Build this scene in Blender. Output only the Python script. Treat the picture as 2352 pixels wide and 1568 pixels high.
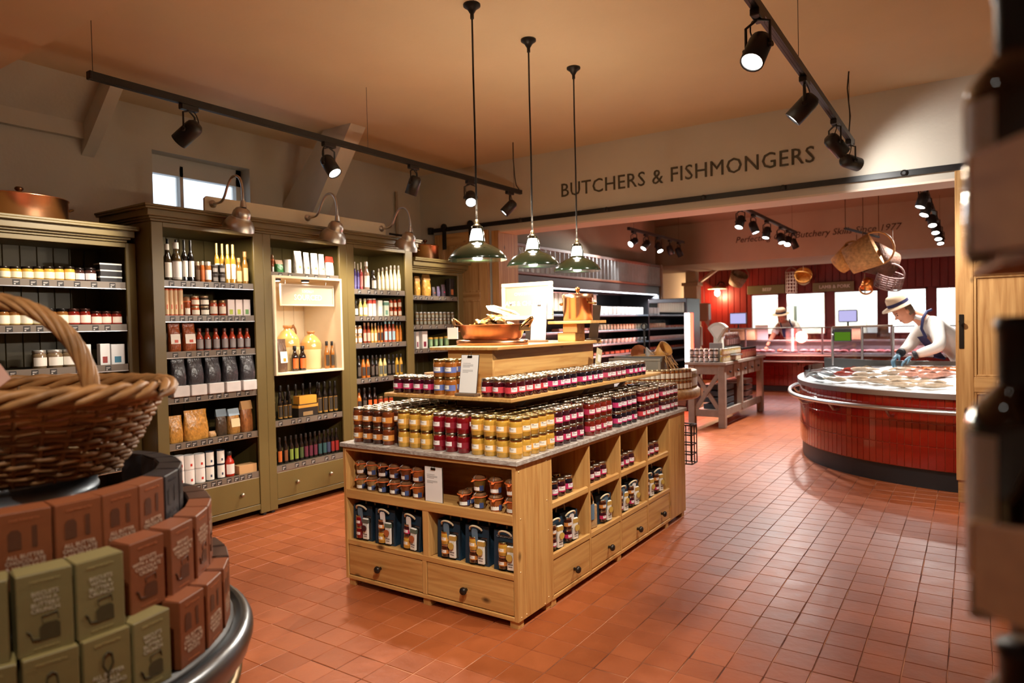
import bpy, math, random
from mathutils import Vector, Matrix, Euler
random.seed(7)
for o in list(bpy.data.objects): bpy.data.objects.remove(o, do_unlink=True)
SC = bpy.context.scene
COL = SC.collection
PI = math.pi
# ------------------------------------------------------------------ camera
cam = bpy.data.cameras.new('camera'); cam_o = bpy.data.objects.new('camera', cam); COL.objects.link(cam_o)
cam.sensor_width = 36.0; cam.lens = 24.23; cam.clip_start = 0.05; cam.clip_end = 200
cam_o.matrix_world = Matrix(((0.83106454, 0.00491471, 0.55615428, 0.0),
                             (0.5557566, 0.03148763, -0.83074854, 0.0),
                             (-0.02159486, 0.99949206, 0.02343687, 1.6),
                             (0, 0, 0, 1)))
cam.dof.use_dof = True; cam.dof.focus_distance = 3.9; cam.dof.aperture_fstop = 2.4
SC.camera = cam_o
# ------------------------------------------------------------------ world (overcast sky outside the small window)
W = bpy.data.worlds.new('sky'); SC.world = W; W.use_nodes = True
bg = W.node_tree.nodes['Background']; bg.inputs[0].default_value = (0.78, 0.9, 1.0, 1); bg.inputs[1].default_value = 2.2
# ------------------------------------------------------------------ exposure
vs = SC.view_settings
vs.view_transform = 'Standard'; vs.look = 'None'; vs.gamma = 1.0; vs.use_curve_mapping = False
vs.exposure = 0.15
SC.cycles.max_bounces = 6; SC.cycles.diffuse_bounces = 4; SC.cycles.glossy_bounces = 2
SC.cycles.transmission_bounces = 2; SC.cycles.transparent_max_bounces = 8
SC.cycles.sample_clamp_indirect = 4.0; SC.cycles.caustics_reflective = False; SC.cycles.caustics_refractive = False
SC.cycles.blur_glossy = 1.0; SC.cycles.adaptive_threshold = 0.04; SC.cycles.adaptive_min_samples = 16
LIGHT = 1.25       # one factor for all lamps

# ------------------------------------------------------------------ helpers
def lin(c):
    return tuple((x/255/12.92 if x <= 10.3 else ((x/255+0.055)/1.055)**2.4) for x in c)
_M = {}
def pm(col, rough=0.55, metal=0.0, coat=0.0, noise=0.0, nscale=6.0, emit=0.0, alpha=1.0, bump=0.0, bscale=60.0, spec=0.5):
    """principled material; col is 0-255 sRGB"""
    key = ('pm', col, rough, metal, coat, noise, nscale, emit, alpha, bump, bscale, spec)
    if key in _M: return _M[key]
    m = bpy.data.materials.new('m_%d_%d_%d' % tuple(int(x) for x in col)); m.use_nodes = True
    nt = m.node_tree; b = nt.nodes['Principled BSDF']
    c = lin(col) + (1,)
    b.inputs['Base Color'].default_value = c
    b.inputs['Roughness'].default_value = rough; b.inputs['Metallic'].default_value = metal
    b.inputs['Coat Weight'].default_value = coat; b.inputs['Coat Roughness'].default_value = 0.06
    b.inputs['Specular IOR Level'].default_value = spec
    if emit:
        b.inputs['Emission Color'].default_value = c; b.inputs['Emission Strength'].default_value = emit
    if alpha < 1: b.inputs['Alpha'].default_value = alpha
    if noise or bump:
        tc = nt.nodes.new('ShaderNodeTexCoord'); n = nt.nodes.new('ShaderNodeTexNoise')
        n.inputs['Scale'].default_value = nscale; n.inputs['Detail'].default_value = 4
        nt.links.new(tc.outputs['Object'], n.inputs['Vector'])
    if noise:
        r = nt.nodes.new('ShaderNodeValToRGB')
        lo = tuple(x*(1-noise) for x in c[:3]) + (1,); hi = tuple(min(1, x*(1+noise)) for x in c[:3]) + (1,)
        r.color_ramp.elements[0].position = 0.3; r.color_ramp.elements[0].color = lo
        r.color_ramp.elements[1].position = 0.7; r.color_ramp.elements[1].color = hi
        nt.links.new(n.outputs['Fac'], r.inputs[0]); nt.links.new(r.outputs[0], b.inputs['Base Color'])
    if bump:
        n2 = nt.nodes.new('ShaderNodeTexNoise'); n2.inputs['Scale'].default_value = bscale
        nt.links.new(tc.outputs['Object'], n2.inputs['Vector'])
        bp = nt.nodes.new('ShaderNodeBump'); bp.inputs['Strength'].default_value = bump; bp.inputs['Distance'].default_value = 0.01
        nt.links.new(n2.outputs['Fac'], bp.inputs['Height']); nt.links.new(bp.outputs[0], b.inputs['Normal'])
    _M[key] = m
    return m
def glow(col, strength):
    key = ('glow', col, strength)
    if key in _M: return _M[key]
    m = bpy.data.materials.new('m_glow'); m.use_nodes = True; nt = m.node_tree
    for n in list(nt.nodes): nt.nodes.remove(n)
    o = nt.nodes.new('ShaderNodeOutputMaterial'); e = nt.nodes.new('ShaderNodeEmission')
    e.inputs[0].default_value = lin(col) + (1,); e.inputs[1].default_value = strength
    nt.links.new(e.outputs[0], o.inputs[0]); _M[key] = m
    m.cycles.emission_sampling = 'NONE'      # the lamps beside these faces do the lighting
    return m
def glassy(tint=(255, 255, 255), clear=0.9, rough=0.03):
    """thin clear pane: see-through mixed with a sharp reflection"""
    key = ('glass', tint, clear, rough)
    if key in _M: return _M[key]
    m = bpy.data.materials.new('m_glass'); m.use_nodes = True; nt = m.node_tree
    for n in list(nt.nodes): nt.nodes.remove(n)
    o = nt.nodes.new('ShaderNodeOutputMaterial'); t = nt.nodes.new('ShaderNodeBsdfTransparent'); g = nt.nodes.new('ShaderNodeBsdfGlossy')
    t.inputs[0].default_value = lin(tint) + (1,); g.inputs['Roughness'].default_value = rough
    fr = nt.nodes.new('ShaderNodeFresnel'); fr.inputs[0].default_value = 1.4
    mt = nt.nodes.new('ShaderNodeMath'); mt.operation = 'MULTIPLY_ADD'; mt.inputs[1].default_value = 0.8; mt.inputs[2].default_value = 1-clear
    mx = nt.nodes.new('ShaderNodeMixShader')
    nt.links.new(fr.outputs[0], mt.inputs[0]); nt.links.new(mt.outputs[0], mx.inputs[0])
    nt.links.new(t.outputs[0], mx.inputs[1]); nt.links.new(g.outputs[0], mx.inputs[2]); nt.links.new(mx.outputs[0], o.inputs[0])
    _M[key] = m
    return m
def wood(base, dark, axis='z', rough=0.5, knots=True, freq=16.0, knot_col=None):
    """boards with grain along one axis, soft figure and a few knots"""
    key = ('wood', base, dark, axis, rough, knots, freq)
    if key in _M: return _M[key]
    m = bpy.data.materials.new('m_wood'); m.use_nodes = True; nt = m.node_tree; b = nt.nodes['Principled BSDF']
    tc = nt.nodes.new('ShaderNodeTexCoord'); mp = nt.nodes.new('ShaderNodeMapping')
    sc = {'x': (0.06, 1, 1), 'y': (1, 0.06, 1), 'z': (1, 1, 0.06)}[axis]
    mp.inputs['Scale'].default_value = sc
    oi = nt.nodes.new('ShaderNodeObjectInfo'); ad = nt.nodes.new('ShaderNodeVectorMath'); ad.operation = 'ADD'
    ml = nt.nodes.new('ShaderNodeVectorMath'); ml.operation = 'SCALE'; ml.inputs['Scale'].default_value = 7.0
    cb = nt.nodes.new('ShaderNodeCombineXYZ')
    for k in range(3): nt.links.new(oi.outputs['Random'], cb.inputs[k])
    nt.links.new(cb.outputs[0], ml.inputs[0])
    nt.links.new(tc.outputs['Object'], ad.inputs[0]); nt.links.new(ml.outputs[0], ad.inputs[1]); nt.links.new(ad.outputs[0], mp.inputs['Vector'])
    n1 = nt.nodes.new('ShaderNodeTexNoise'); n1.inputs['Scale'].default_value = freq*2.4; n1.inputs['Detail'].default_value = 5; n1.inputs['Distortion'].default_value = 0.6
    nt.links.new(mp.outputs[0], n1.inputs['Vector'])
    r = nt.nodes.new('ShaderNodeValToRGB'); e = r.color_ramp.elements
    e[0].position = 0.32; e[0].color = lin(dark) + (1,); e[1].position = 0.62; e[1].color = lin(base) + (1,)
    nt.links.new(n1.outputs['Fac'], r.inputs[0]); out = r.outputs[0]
    if knots:
        v = nt.nodes.new('ShaderNodeTexVoronoi'); v.inputs['Scale'].default_value = 5.5
        mp2 = nt.nodes.new('ShaderNodeMapping'); mp2.inputs['Scale'].default_value = {'x': (.55, 1, 1), 'y': (1, .55, 1), 'z': (1, 1, .55)}[axis]
        nt.links.new(ad.outputs[0], mp2.inputs['Vector']); nt.links.new(mp2.outputs[0], v.inputs['Vector'])
        r2 = nt.nodes.new('ShaderNodeValToRGB'); e = r2.color_ramp.elements
        e[0].position = 0.045; e[0].color = (1, 1, 1, 1); e[1].position = 0.12; e[1].color = (0, 0, 0, 1)
        nt.links.new(v.outputs['Distance'], r2.inputs[0])
        mx = nt.nodes.new('ShaderNodeMixRGB'); mx.inputs[2].default_value = lin(knot_col or tuple(x*0.5 for x in dark)) + (1,)
        nt.links.new(r2.outputs[0], mx.inputs[0]); nt.links.new(out, mx.inputs[1]); out = mx.outputs[0]
    nt.links.new(out, b.inputs['Base Color']); b.inputs['Roughness'].default_value = rough
    bp = nt.nodes.new('ShaderNodeBump'); bp.inputs['Strength'].default_value = 0.12; bp.inputs['Distance'].default_value = 0.004
    nt.links.new(n1.outputs['Fac'], bp.inputs['Height']); nt.links.new(bp.outputs[0], b.inputs['Normal'])
    _M[key] = m
    return m

class MB:
    """collects faces into one mesh"""
    def __init__(s): s.v = []; s.f = []; s.m = []; s.s = []
    def add(s, vs, fs, m=0, smooth=False):
        k = len(s.v); s.v += [tuple(p) for p in vs]
        for f in fs: s.f.append(tuple(i+k for i in f)); s.m.append(m); s.s.append(smooth)
        return s
    def box(s, x0, x1, y0, y1, z0, z1, m=0, T=None):
        p = [(x0,y0,z0),(x1,y0,z0),(x1,y1,z0),(x0,y1,z0),(x0,y0,z1),(x1,y0,z1),(x1,y1,z1),(x0,y1,z1)]
        if T is not None: p = [T @ Vector(q) for q in p]
        return s.add(p, [(0,3,2,1),(4,5,6,7),(0,1,5,4),(1,2,6,5),(2,3,7,6),(3,0,4,7)], m)
    def cbox(s, x0, x1, y0, y1, z0, z1, c=0.004, m=0, T=None):
        """box with all edges chamfered"""
        v = []; idx = {}
        X = (x0, x1); Y = (y0, y1); Z = (z0, z1)
        for i in (0,1):
            for j in (0,1):
                for k in (0,1):
                    sx, sy, sz = (1,-1)[i], (1,-1)[j], (1,-1)[k]
                    idx[i,j,k,0] = len(v); v.append((X[i], Y[j]+sy*c, Z[k]+sz*c))
                    idx[i,j,k,1] = len(v); v.append((X[i]+sx*c, Y[j], Z[k]+sz*c))
                    idx[i,j,k,2] = len(v); v.append((X[i]+sx*c, Y[j]+sy*c, Z[k]))
        f = []
        for i in (0,1):
            q = [idx[i,0,0,0], idx[i,1,0,0], idx[i,1,1,0], idx[i,0,1,0]]; f.append(q if i else q[::-1])
            q = [idx[0,i,0,1], idx[1,i,0,1], idx[1,i,1,1], idx[0,i,1,1]]; f.append(q[::-1] if i else q)
            q = [idx[0,0,i,2], idx[1,0,i,2], idx[1,1,i,2], idx[0,1,i,2]]; f.append(q if i else q[::-1])
        for a in (0,1):
            for b in (0,1):
                f.append([idx[0,a,b,1], idx[1,a,b,1], idx[1,a,b,2], idx[0,a,b,2]])
                f.append([idx[a,0,b,0], idx[a,1,b,0], idx[a,1,b,2], idx[a,0,b,2]])
                f.append([idx[a,b,0,0], idx[a,b,1,0], idx[a,b,1,1], idx[a,b,0,1]])
        for i in (0,1):
            for j in (0,1):
                for k in (0,1): f.append([idx[i,j,k,0], idx[i,j,k,1], idx[i,j,k,2]])
        cen = Vector(((x0+x1)/2, (y0+y1)/2, (z0+z1)/2)); g = []
        for q in f:
            a, b, d = (Vector(v[q[0]]), Vector(v[q[1]]), Vector(v[q[2]]))
            n = (b-a).cross(d-a); mid = sum((Vector(v[t]) for t in q), Vector())/len(q)
            g.append(q if n.dot(mid-cen) > 0 else q[::-1])
        if T is not None: v = [T @ Vector(p) for p in v]
        return s.add(v, g, m)
    def lathe(s, prof, seg=16, c=(0,0,0), m=0, smooth=True, a0=0.0, a1=2*PI, T=None, sx=1.0, sy=1.0):
        full = abs(a1-a0-2*PI) < 1e-6; n = seg if full else seg+1
        vs = []
        for r, z in prof:
            for k in range(n):
                a = a0+(a1-a0)*k/seg; p = Vector((c[0]+r*math.cos(a)*sx, c[1]+r*math.sin(a)*sy, c[2]+z))
                vs.append(T @ p if T is not None else p)
        fs = []
        for i in range(len(prof)-1):
            for k in range(seg):
                k2 = (k+1) % n
                fs.append((i*n+k, i*n+k2, (i+1)*n+k2, (i+1)*n+k))
        s.add(vs, fs, m, smooth)
        if full:
            if prof[0][0] > 1e-6: s.add(vs[:n], [tuple(range(n))[::-1]], m)
            if prof[-1][0] > 1e-6: s.add(vs[-n:], [tuple(range(n))], m)
        return s
    def tube(s, pts, r, seg=8, m=0, smooth=True, closed=False, cap=True):
        pts = [Vector(p) for p in pts]; n = len(pts); vs = []; ref = None
        for i, p in enumerate(pts):
            if closed: d = pts[(i+1) % n]-pts[i-1]
            else: d = (pts[min(i+1, n-1)]-pts[max(i-1, 0)])
            d = d.normalized() if d.length > 1e-9 else Vector((0,0,1))
            if ref is None: ref = Vector((0,0,1)) if abs(d.z) < 0.9 else Vector((1,0,0))
            u = d.cross(ref)
            if u.length < 1e-5: u = d.orthogonal()
            u.normalize(); w = u.cross(d).normalized(); ref = w
            rr = r[i] if isinstance(r, (list, tuple)) else r
            for k in range(seg):
                a = 2*PI*k/seg; vs.append(p+u*math.cos(a)*rr+w*math.sin(a)*rr)
        fs = []
        for i in range(n if closed else n-1):
            j = (i+1) % n
            for k in range(seg):
                k2 = (k+1) % seg; fs.append((i*seg+k, i*seg+k2, j*seg+k2, j*seg+k))
        s.add(vs, fs, m, smooth)
        if cap and not closed:
            s.add(vs[:seg], [tuple(range(seg))[::-1]], m); s.add(vs[-seg:], [tuple(range(seg))], m)
        return s
    def prism(s, poly, axis, a, b, m=0):
        """poly in the two other axes (cyclic order), extruded along axis from a to b"""
        n = len(poly)
        def P(q, t): return {'x': (t, q[0], q[1]), 'y': (q[0], t, q[1]), 'z': (q[0], q[1], t)}[axis]
        vs = [P(q, a) for q in poly]+[P(q, b) for q in poly]
        return s.add(vs, [tuple(range(n)), tuple(range(2*n-1, n-1, -1))]+[(i, i+n, (i+1) % n+n, (i+1) % n) for i in range(n)], m)
    def quad(s, *p, m=0): return s.add(p, [tuple(range(len(p)))], m)
    def mesh(s, name, mats):
        me = bpy.data.meshes.new(name); me.from_pydata(s.v, [], s.f)
        for t in (mats if isinstance(mats, (list, tuple)) else [mats]): me.materials.append(t)
        me.polygons.foreach_set('material_index', s.m); me.polygons.foreach_set('use_smooth', s.s)
        me.validate(); me.update()
        return me
def link(name, data, parent=None, loc=None, rot=None, scale=None):
    o = bpy.data.objects.new(name, data); COL.objects.link(o)
    if parent is not None: o.parent = parent
    if loc is not None: o.location = loc
    if rot is not None: o.rotation_euler = rot
    if scale is not None: o.scale = scale
    return o
def obj(name, mb, mats, parent=None, loc=None, rot=None, scale=None):
    return link(name, mb.mesh(name, mats), parent, loc, rot, scale)
def tag(o, label, cat, group=None):
    o['label'] = label; o['category'] = cat
    if group: o['group'] = group
    return o
def struct(o):
    o['kind'] = 'structure'; return o
def empty(name, loc=(0,0,0), rz=0.0, rot=None):
    o = bpy.data.objects.new(name, None); COL.objects.link(o); o.location = loc
    o.rotation_euler = rot if rot is not None else (0,0,rz); o.empty_display_size = 0.05
    return o
def thing(name, label, cat, loc=(0,0,0), rz=0.0, group=None, rot=None):
    return tag(empty(name, loc, rz, rot), label, cat, group)
def copy_tree(o, parent=None):
    c = o.copy(); COL.objects.link(c); c.parent = parent
    for ch in o.children: copy_tree(ch, c)
    return c
def B(x0, x1, y0, y1, z0, z1, c=0.0):
    m = MB()
    return m.cbox(x0, x1, y0, y1, z0, z1, c) if c else m.box(x0, x1, y0, y1, z0, z1)
ORD = ['zeroth','first','second','third','fourth','fifth','sixth','seventh','eighth','ninth','tenth','eleventh','twelfth','thirteenth','fourteenth','fifteenth','sixteenth','seventeenth','eighteenth','nineteenth','twentieth','twenty-first','twenty-second','twenty-third','twenty-fourth','twenty-fifth']
_T = {}
def text_mesh(body, size, mat, extrude=0.0008, shear=0.0, align='CENTER', spacing=1.0, bold=0.0, line=1.0, res=2):
    key = (body, size, mat.name, extrude, shear, align, spacing, bold, line)
    if key in _T: return _T[key]
    cu = bpy.data.curves.new('txt', 'FONT'); cu.body = body; cu.size = size; cu.extrude = extrude; cu.shear = shear
    cu.align_x = align; cu.align_y = 'CENTER'; cu.space_character = spacing; cu.offset = bold; cu.space_line = line; cu.resolution_u = res
    o = bpy.data.objects.new('txt', cu); COL.objects.link(o)
    dg = bpy.context.evaluated_depsgraph_get(); dg.update()
    me = bpy.data.meshes.new_from_object(o.evaluated_get(dg)); me.name = 'lettering'
    bpy.data.objects.remove(o); bpy.data.curves.remove(cu)
    me.materials.clear(); me.materials.append(mat)
    _T[key] = me
    return me
FACE_MY = (PI/2, 0, 0)          # lettering that faces -Y
FACE_PX = (PI/2, 0, PI/2)       # lettering that faces +X
def arc_patch(m, r, a0, a1, z0, z1, n=8, mi=0, c=(0,0)):
    vs = []
    for z in (z0, z1):
        for k in range(n+1):
            a = a0+(a1-a0)*k/n; vs.append((c[0]+r*math.cos(a), c[1]+r*math.sin(a), z))
    m.add(vs, [(k, k+1, n+2+k, n+1+k) for k in range(n)], mi, True)
# ================================================================== materials of the place
M_WALL = pm((200,192,178), 0.85, noise=0.05, nscale=1.6, bump=0.15, bscale=35)
M_CEIL = pm((222,200,168), 0.9, noise=0.04, nscale=1.1, bump=0.1, bscale=25)
M_BEAMP = pm((204,196,182), 0.8, noise=0.06, nscale=3)
M_SOFFIT = pm((226,208,190), 0.7)
M_PINE = {a: wood((210,164,98), (184,130,70), a, 0.45, True, 14) for a in 'xyz'}
M_DOOR = {a: wood((194,152,98), (158,112,62), a, 0.5, True, 11) for a in 'xyz'}
M_BLACK = pm((22,21,22), 0.45)
M_BLACKG = pm((14,14,15), 0.25, coat=0.4)
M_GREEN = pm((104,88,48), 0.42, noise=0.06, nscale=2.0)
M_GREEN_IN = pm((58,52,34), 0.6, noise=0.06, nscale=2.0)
M_STEEL = pm((196,198,200), 0.28, metal=1.0)
M_STEEL_B = pm((150,150,150), 0.4, metal=1.0, noise=0.1, nscale=9)
M_COPPER = pm((232,172,132), 0.24, metal=1.0, noise=0.12, nscale=7)
M_BRASS = pm((190,150,96), 0.3, metal=1.0)
M_PEWTER = pm((196,190,182), 0.34, metal=1.0, noise=0.08, nscale=14)
M_WHITE = pm((236,232,224), 0.5)
M_PAPER = pm((238,236,232), 0.7)
M_CREAM = pm((226,206,172), 0.5, noise=0.03)
M_RED_BOARD = pm((120,20,15), 0.42, noise=0.1, nscale=3)
M_CLEAR = glassy()

def tile_material():
    m = bpy.data.materials.new('m_terracotta'); m.use_nodes = True; nt = m.node_tree; b = nt.nodes['Principled BSDF']
    geo = nt.nodes.new('ShaderNodeNewGeometry')
    ad = nt.nodes.new('ShaderNodeVectorMath'); ad.operation = 'ADD'; ad.inputs[1].default_value = (0.103+0.1715*100, -3.631+0.1607*100, 0)
    dv = nt.nodes.new('ShaderNodeVectorMath'); dv.operation = 'DIVIDE'; dv.inputs[1].default_value = (0.1715, 0.1607, 1000)
    fl = nt.nodes.new('ShaderNodeVectorMath'); fl.operation = 'FLOOR'
    wn = nt.nodes.new('ShaderNodeTexWhiteNoise'); wn.noise_dimensions = '3D'
    nt.links.new(geo.outputs['Position'], ad.inputs[0]); nt.links.new(ad.outputs[0], dv.inputs[0]); nt.links.new(dv.outputs[0], fl.inputs[0]); nt.links.new(fl.outputs[0], wn.inputs['Vector'])
    r = nt.nodes.new('ShaderNodeValToRGB'); e = r.color_ramp.elements
    e[0].position = 0.0; e[0].color = lin((156,82,42))+(1,); e[1].position = 1.0; e[1].color = lin((172,94,52))+(1,)
    x = e.new(0.5); x.color = lin((164,87,46))+(1,)
    nt.links.new(wn.outputs['Value'], r.inputs[0])
    n = nt.nodes.new('ShaderNodeTexNoise'); n.inputs['Scale'].default_value = 9; n.inputs['Detail'].default_value = 6
    nt.links.new(geo.outputs['Position'], n.inputs['Vector'])
    mx = nt.nodes.new('ShaderNodeMixRGB'); mx.blend_type = 'MULTIPLY'; mx.inputs[0].default_value = 0.55
    r2 = nt.nodes.new('ShaderNodeValToRGB'); r2.color_ramp.elements[0].color = (0.74,0.68,0.64,1); r2.color_ramp.elements[0].position = 0.3
    r2.color_ramp.elements[1].position = 0.7
    nt.links.new(n.outputs['Fac'], r2.inputs[0]); nt.links.new(r.outputs[0], mx.inputs[1]); nt.links.new(r2.outputs[0], mx.inputs[2])
    nt.links.new(mx.outputs[0], b.inputs['Base Color'])
    rr = nt.nodes.new('ShaderNodeMapRange'); rr.inputs['To Min'].default_value = 0.3; rr.inputs['To Max'].default_value = 0.5
    nt.links.new(n.outputs['Fac'], rr.inputs[0]); nt.links.new(rr.outputs[0], b.inputs['Roughness'])
    n2 = nt.nodes.new('ShaderNodeTexNoise'); n2.inputs['Scale'].default_value = 22
    nt.links.new(geo.outputs['Position'], n2.inputs['Vector'])
    bp = nt.nodes.new('ShaderNodeBump'); bp.inputs['Strength'].default_value = 0.25; bp.inputs['Distance'].default_value = 0.006
    nt.links.new(n2.outputs['Fac'], bp.inputs['Height']); nt.links.new(bp.outputs[0], b.inputs['Normal'])
    return m
def grout_material():
    m = bpy.data.materials.new('m_grout'); m.use_nodes = True; nt = m.node_tree; b = nt.nodes['Principled BSDF']
    geo = nt.nodes.new('ShaderNodeNewGeometry'); n = nt.nodes.new('ShaderNodeTexNoise'); n.inputs['Scale'].default_value = 2.6; n.inputs['Detail'].default_value = 5
    nt.links.new(geo.outputs['Position'], n.inputs['Vector'])
    r = nt.nodes.new('ShaderNodeValToRGB'); e = r.color_ramp.elements
    e[0].position = 0.4; e[0].color = lin((70,36,24))+(1,); e[1].position = 0.6; e[1].color = lin((196,140,106))+(1,)
    nt.links.new(n.outputs['Fac'], r.inputs[0]); nt.links.new(r.outputs[0], b.inputs['Base Color']); b.inputs['Roughness'].default_value = 0.8
    return m
M_TILE = tile_material(); M_GROUT = grout_material()

# ================================================================== floor
floor = struct(obj('floor', B(-6.5, 3.3, -3.0, 19.0, -0.25, -0.0025), M_GROUT))
TX, TY, GAP = 0.1715, 0.1607, 0.0032
def tile_mb(w, d):
    m = MB(); c = 0.0022; z0, z1 = -0.0025, 0.0
    a, b2 = w/2, d/2
    v = [(-a,-b2,z0),(a,-b2,z0),(a,b2,z0),(-a,b2,z0),(-a+c,-b2+c,z1),(a-c,-b2+c,z1),(a-c,b2-c,z1),(-a+c,b2-c,z1)]
    return m.add(v, [(4,5,6,7),(0,1,5,4),(1,2,6,5),(2,3,7,6),(3,0,4,7)])
tile_me = tile_mb(TX-GAP, TY-GAP).mesh('floor_tile', M_TILE)
Rm = cam_o.matrix_world.to_3x3().transposed()
def view_px(p):
    c = Rm @ (Vector(p)-Vector((0,0,1.6)))
    if c.z > -0.1: return None
    return (1176+1583*c.x/-c.z, 784-1583*c.y/-c.z, -c.z)
def covered(x, y):
    if -3.4 < x < -1.9 and 2.85 < y < 5.6: return True
    if x < -5.05 and y < 7: return True
    if (x+2.08)**2+(y-0.71)**2 < 0.36: return True
    if y < 7.5 and x > 0.35 and y > 1.0: return True
    return False
near = []; rest = []
for i in range(-37, 19):
    for j in range(-40, 95):
        x = -0.103+TX*(i+0.5); y = 3.631+TY*(j+0.5)
        if x < -6.4 or x > 3.2 or y < -2.9 or y > 18.9: continue
        q = view_px((x, y, 0))
        if q and -30 < q[0] < 2380 and 0 < q[1] < 1600 and not covered(x, y): near.append((q[2], x, y))
        else: rest.append((x, y))
near.sort()
rest += [(x, y) for d, x, y in near[300:]]
for d, x, y in near[:300]:
    t = link('floor_tile', tile_me, floor, (x+random.uniform(-.0012, .0012), y+random.uniform(-.0012, .0012), random.uniform(-0.0006, 0.0004)), (0, 0, random.uniform(-.006, .006)))
rt = MB()
for x, y in rest:
    s = tile_mb(TX-GAP, TY-GAP); dz = random.uniform(-0.0006, 0.0004)
    rt.add([(p[0]+x, p[1]+y, p[2]+dz) for p in s.v], s.f)
o = obj('floor_tiles', rt, M_TILE, floor); o['kind'] = 'stuff'

# ================================================================== shell of the shop
def wall(name, mb, mat=None): return struct(obj(name, mb, mat or M_WALL))
m = MB()
XL = -6.2
m.box(XL-0.32, XL, -2.8, 3.44, 0, 3.7); m.box(XL-0.32, XL, 4.46, 7.1, 0, 3.7)
m.box(XL-0.32, XL, 3.44, 4.46, 0, 2.55); m.box(XL-0.32, XL, 3.44, 4.46, 3.27, 3.7)
wall('wall_left', m)
m = MB()
m.box(-6.2, -4.97, 7.1, 7.48, 0, 3.7); m.box(-4.97, 0.75, 7.1, 7.48, 2.785, 3.7); m.box(0.75, 2.4, 7.1, 7.48, 0, 3.7)
wall_back = wall('wall_back', m)
wall('wall_right', B(2.4, 2.6, -2.8, 7.48, 0, 3.7))
wall('wall_front', B(-6.2, 2.4, -2.8, -2.6, 0, 3.7))
struct(obj('ceiling', B(-6.5, 2.6, 2.0, 7.3, 3.64, 3.8), M_CEIL))
struct(obj('ceiling_soffit', B(-6.2, 2.4, -2.6, 2.0, 3.4, 3.8), M_CEIL))
struct(obj('trim_1', B(-4.97, 0.75, 7.1, 7.48, 2.765, 2.785), M_SOFFIT))
# sloping boxed-in eaves at the near left, its end rafter and the big diagonal truss brace
m = MB(); m.prism([(-6.2,3.23),(-6.14,3.23),(-6.14,3.36),(-5.85,3.64),(-6.2,3.64)], 'y', 2.0, 2.84)
struct(obj('trim_2', m, M_WALL))
m = MB(); m.prism([(-6.2,3.1),(-6.1,3.18),(-5.66,3.60),(-5.66,3.64),(-6.2,3.64)], 'y', 2.84, 2.94)
tag(obj('roof_rafter', m, M_BEAMP), 'short pale painted rafter running up to the ceiling above the copper pan', 'rafter')
m = MB(); m.prism([(-6.2,2.5),(-5.95,2.5),(-5.12,3.64),(-5.52,3.64),(-6.2,2.95)], 'y', 4.86, 5.06)
tag(obj('roof_brace', m, M_BEAMP), 'broad grey painted diagonal roof brace rising behind the lamps to the ceiling', 'beam')
# window
w = struct(empty('window_1', (XL-0.2, 3.95, 2.9)))
m = MB()
for a in ((3.44-3.95,3.50-3.95,-.35,.37),(4.40-3.95,4.46-3.95,-.35,.37),(-.51,.51,.20,.37),(-.51,.51,-.35,-.28),(-.16,-.125,-.3,.3)):
    m.box(-0.03, 0.05, a[0], a[1], a[2], a[3])
obj('window_frame', m, pm((214,210,204), 0.5), w)
for a, b2 in ((-.45,-.16),(-.125,.45)):
    obj('pane', B(-0.004, 0.004, a, b2, -.28, .20), glassy((250,252,255), 0.96), w)
# conduit in the far corner
tag(obj('conduit_pipe', MB().tube([(-6.16,6.6,2.4),(-6.16,6.6,3.35)], 0.018, 8), pm((170,150,126),0.5)), 'thin painted conduit pipe running up the wall near the far corner', 'pipe')

# ------------------------------------------------------------------ butchers' hall beyond the opening
wall('wall_hall_left', B(-6.6, -6.4, 7.48, 18.5, 0, 3.7))
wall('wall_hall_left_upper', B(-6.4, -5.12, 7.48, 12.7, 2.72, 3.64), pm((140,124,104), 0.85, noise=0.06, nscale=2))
wall('wall_hall_right', B(3.0, 3.2, 7.48, 18.5, 0, 3.7))
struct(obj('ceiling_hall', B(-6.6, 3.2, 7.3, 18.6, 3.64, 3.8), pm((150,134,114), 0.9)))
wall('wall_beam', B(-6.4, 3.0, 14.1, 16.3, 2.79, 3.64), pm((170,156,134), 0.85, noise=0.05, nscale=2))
wall('wall_hall_front', B(2.4, 3.2, 7.1, 7.3, 0, 3.7))
# red boarded wall with windows into the bright cutting room
RY = 18.5
wins = [(-4.84,-4.12),(-3.98,-3.02),(-2.85,-1.86),(-1.70,-0.87),(-0.72,0.10),(0.25,1.05)]
m = MB()
m.box(-6.4, -4.84, RY, RY+.2, 0, 3.64); m.box(1.05, 3.0, RY, RY+.2, 0, 3.64)
m.box(-4.84, 1.05, RY, RY+.2, 2.27, 3.64); m.box(-4.84, 1.05, RY, RY+.2, 0, 1.2)
for (a, b2), (c, d) in zip(wins, wins[1:]): m.box(b2, c, RY, RY+.2, 1.2, 2.27)
red = wall('wall_red', m, M_RED_BOARD)
bm_ = {}
for k in range(58):
    x = -6.38+k*0.16
    z0 = 0.02
    hi = [(0.02, 1.19), (2.28, 3.62)] if x > -4.95 and x < 1.0 else [(0.02, 3.62)]
    for a, b2 in hi:
        key = (a, b2)
        if key not in bm_: bm_[key] = B(-0.075, 0.075, -0.018, 0.0, a, b2, 0.006).mesh('board', M_RED_BOARD)
        link('board', bm_[key], red, (x+0.08, RY, 0))
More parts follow.
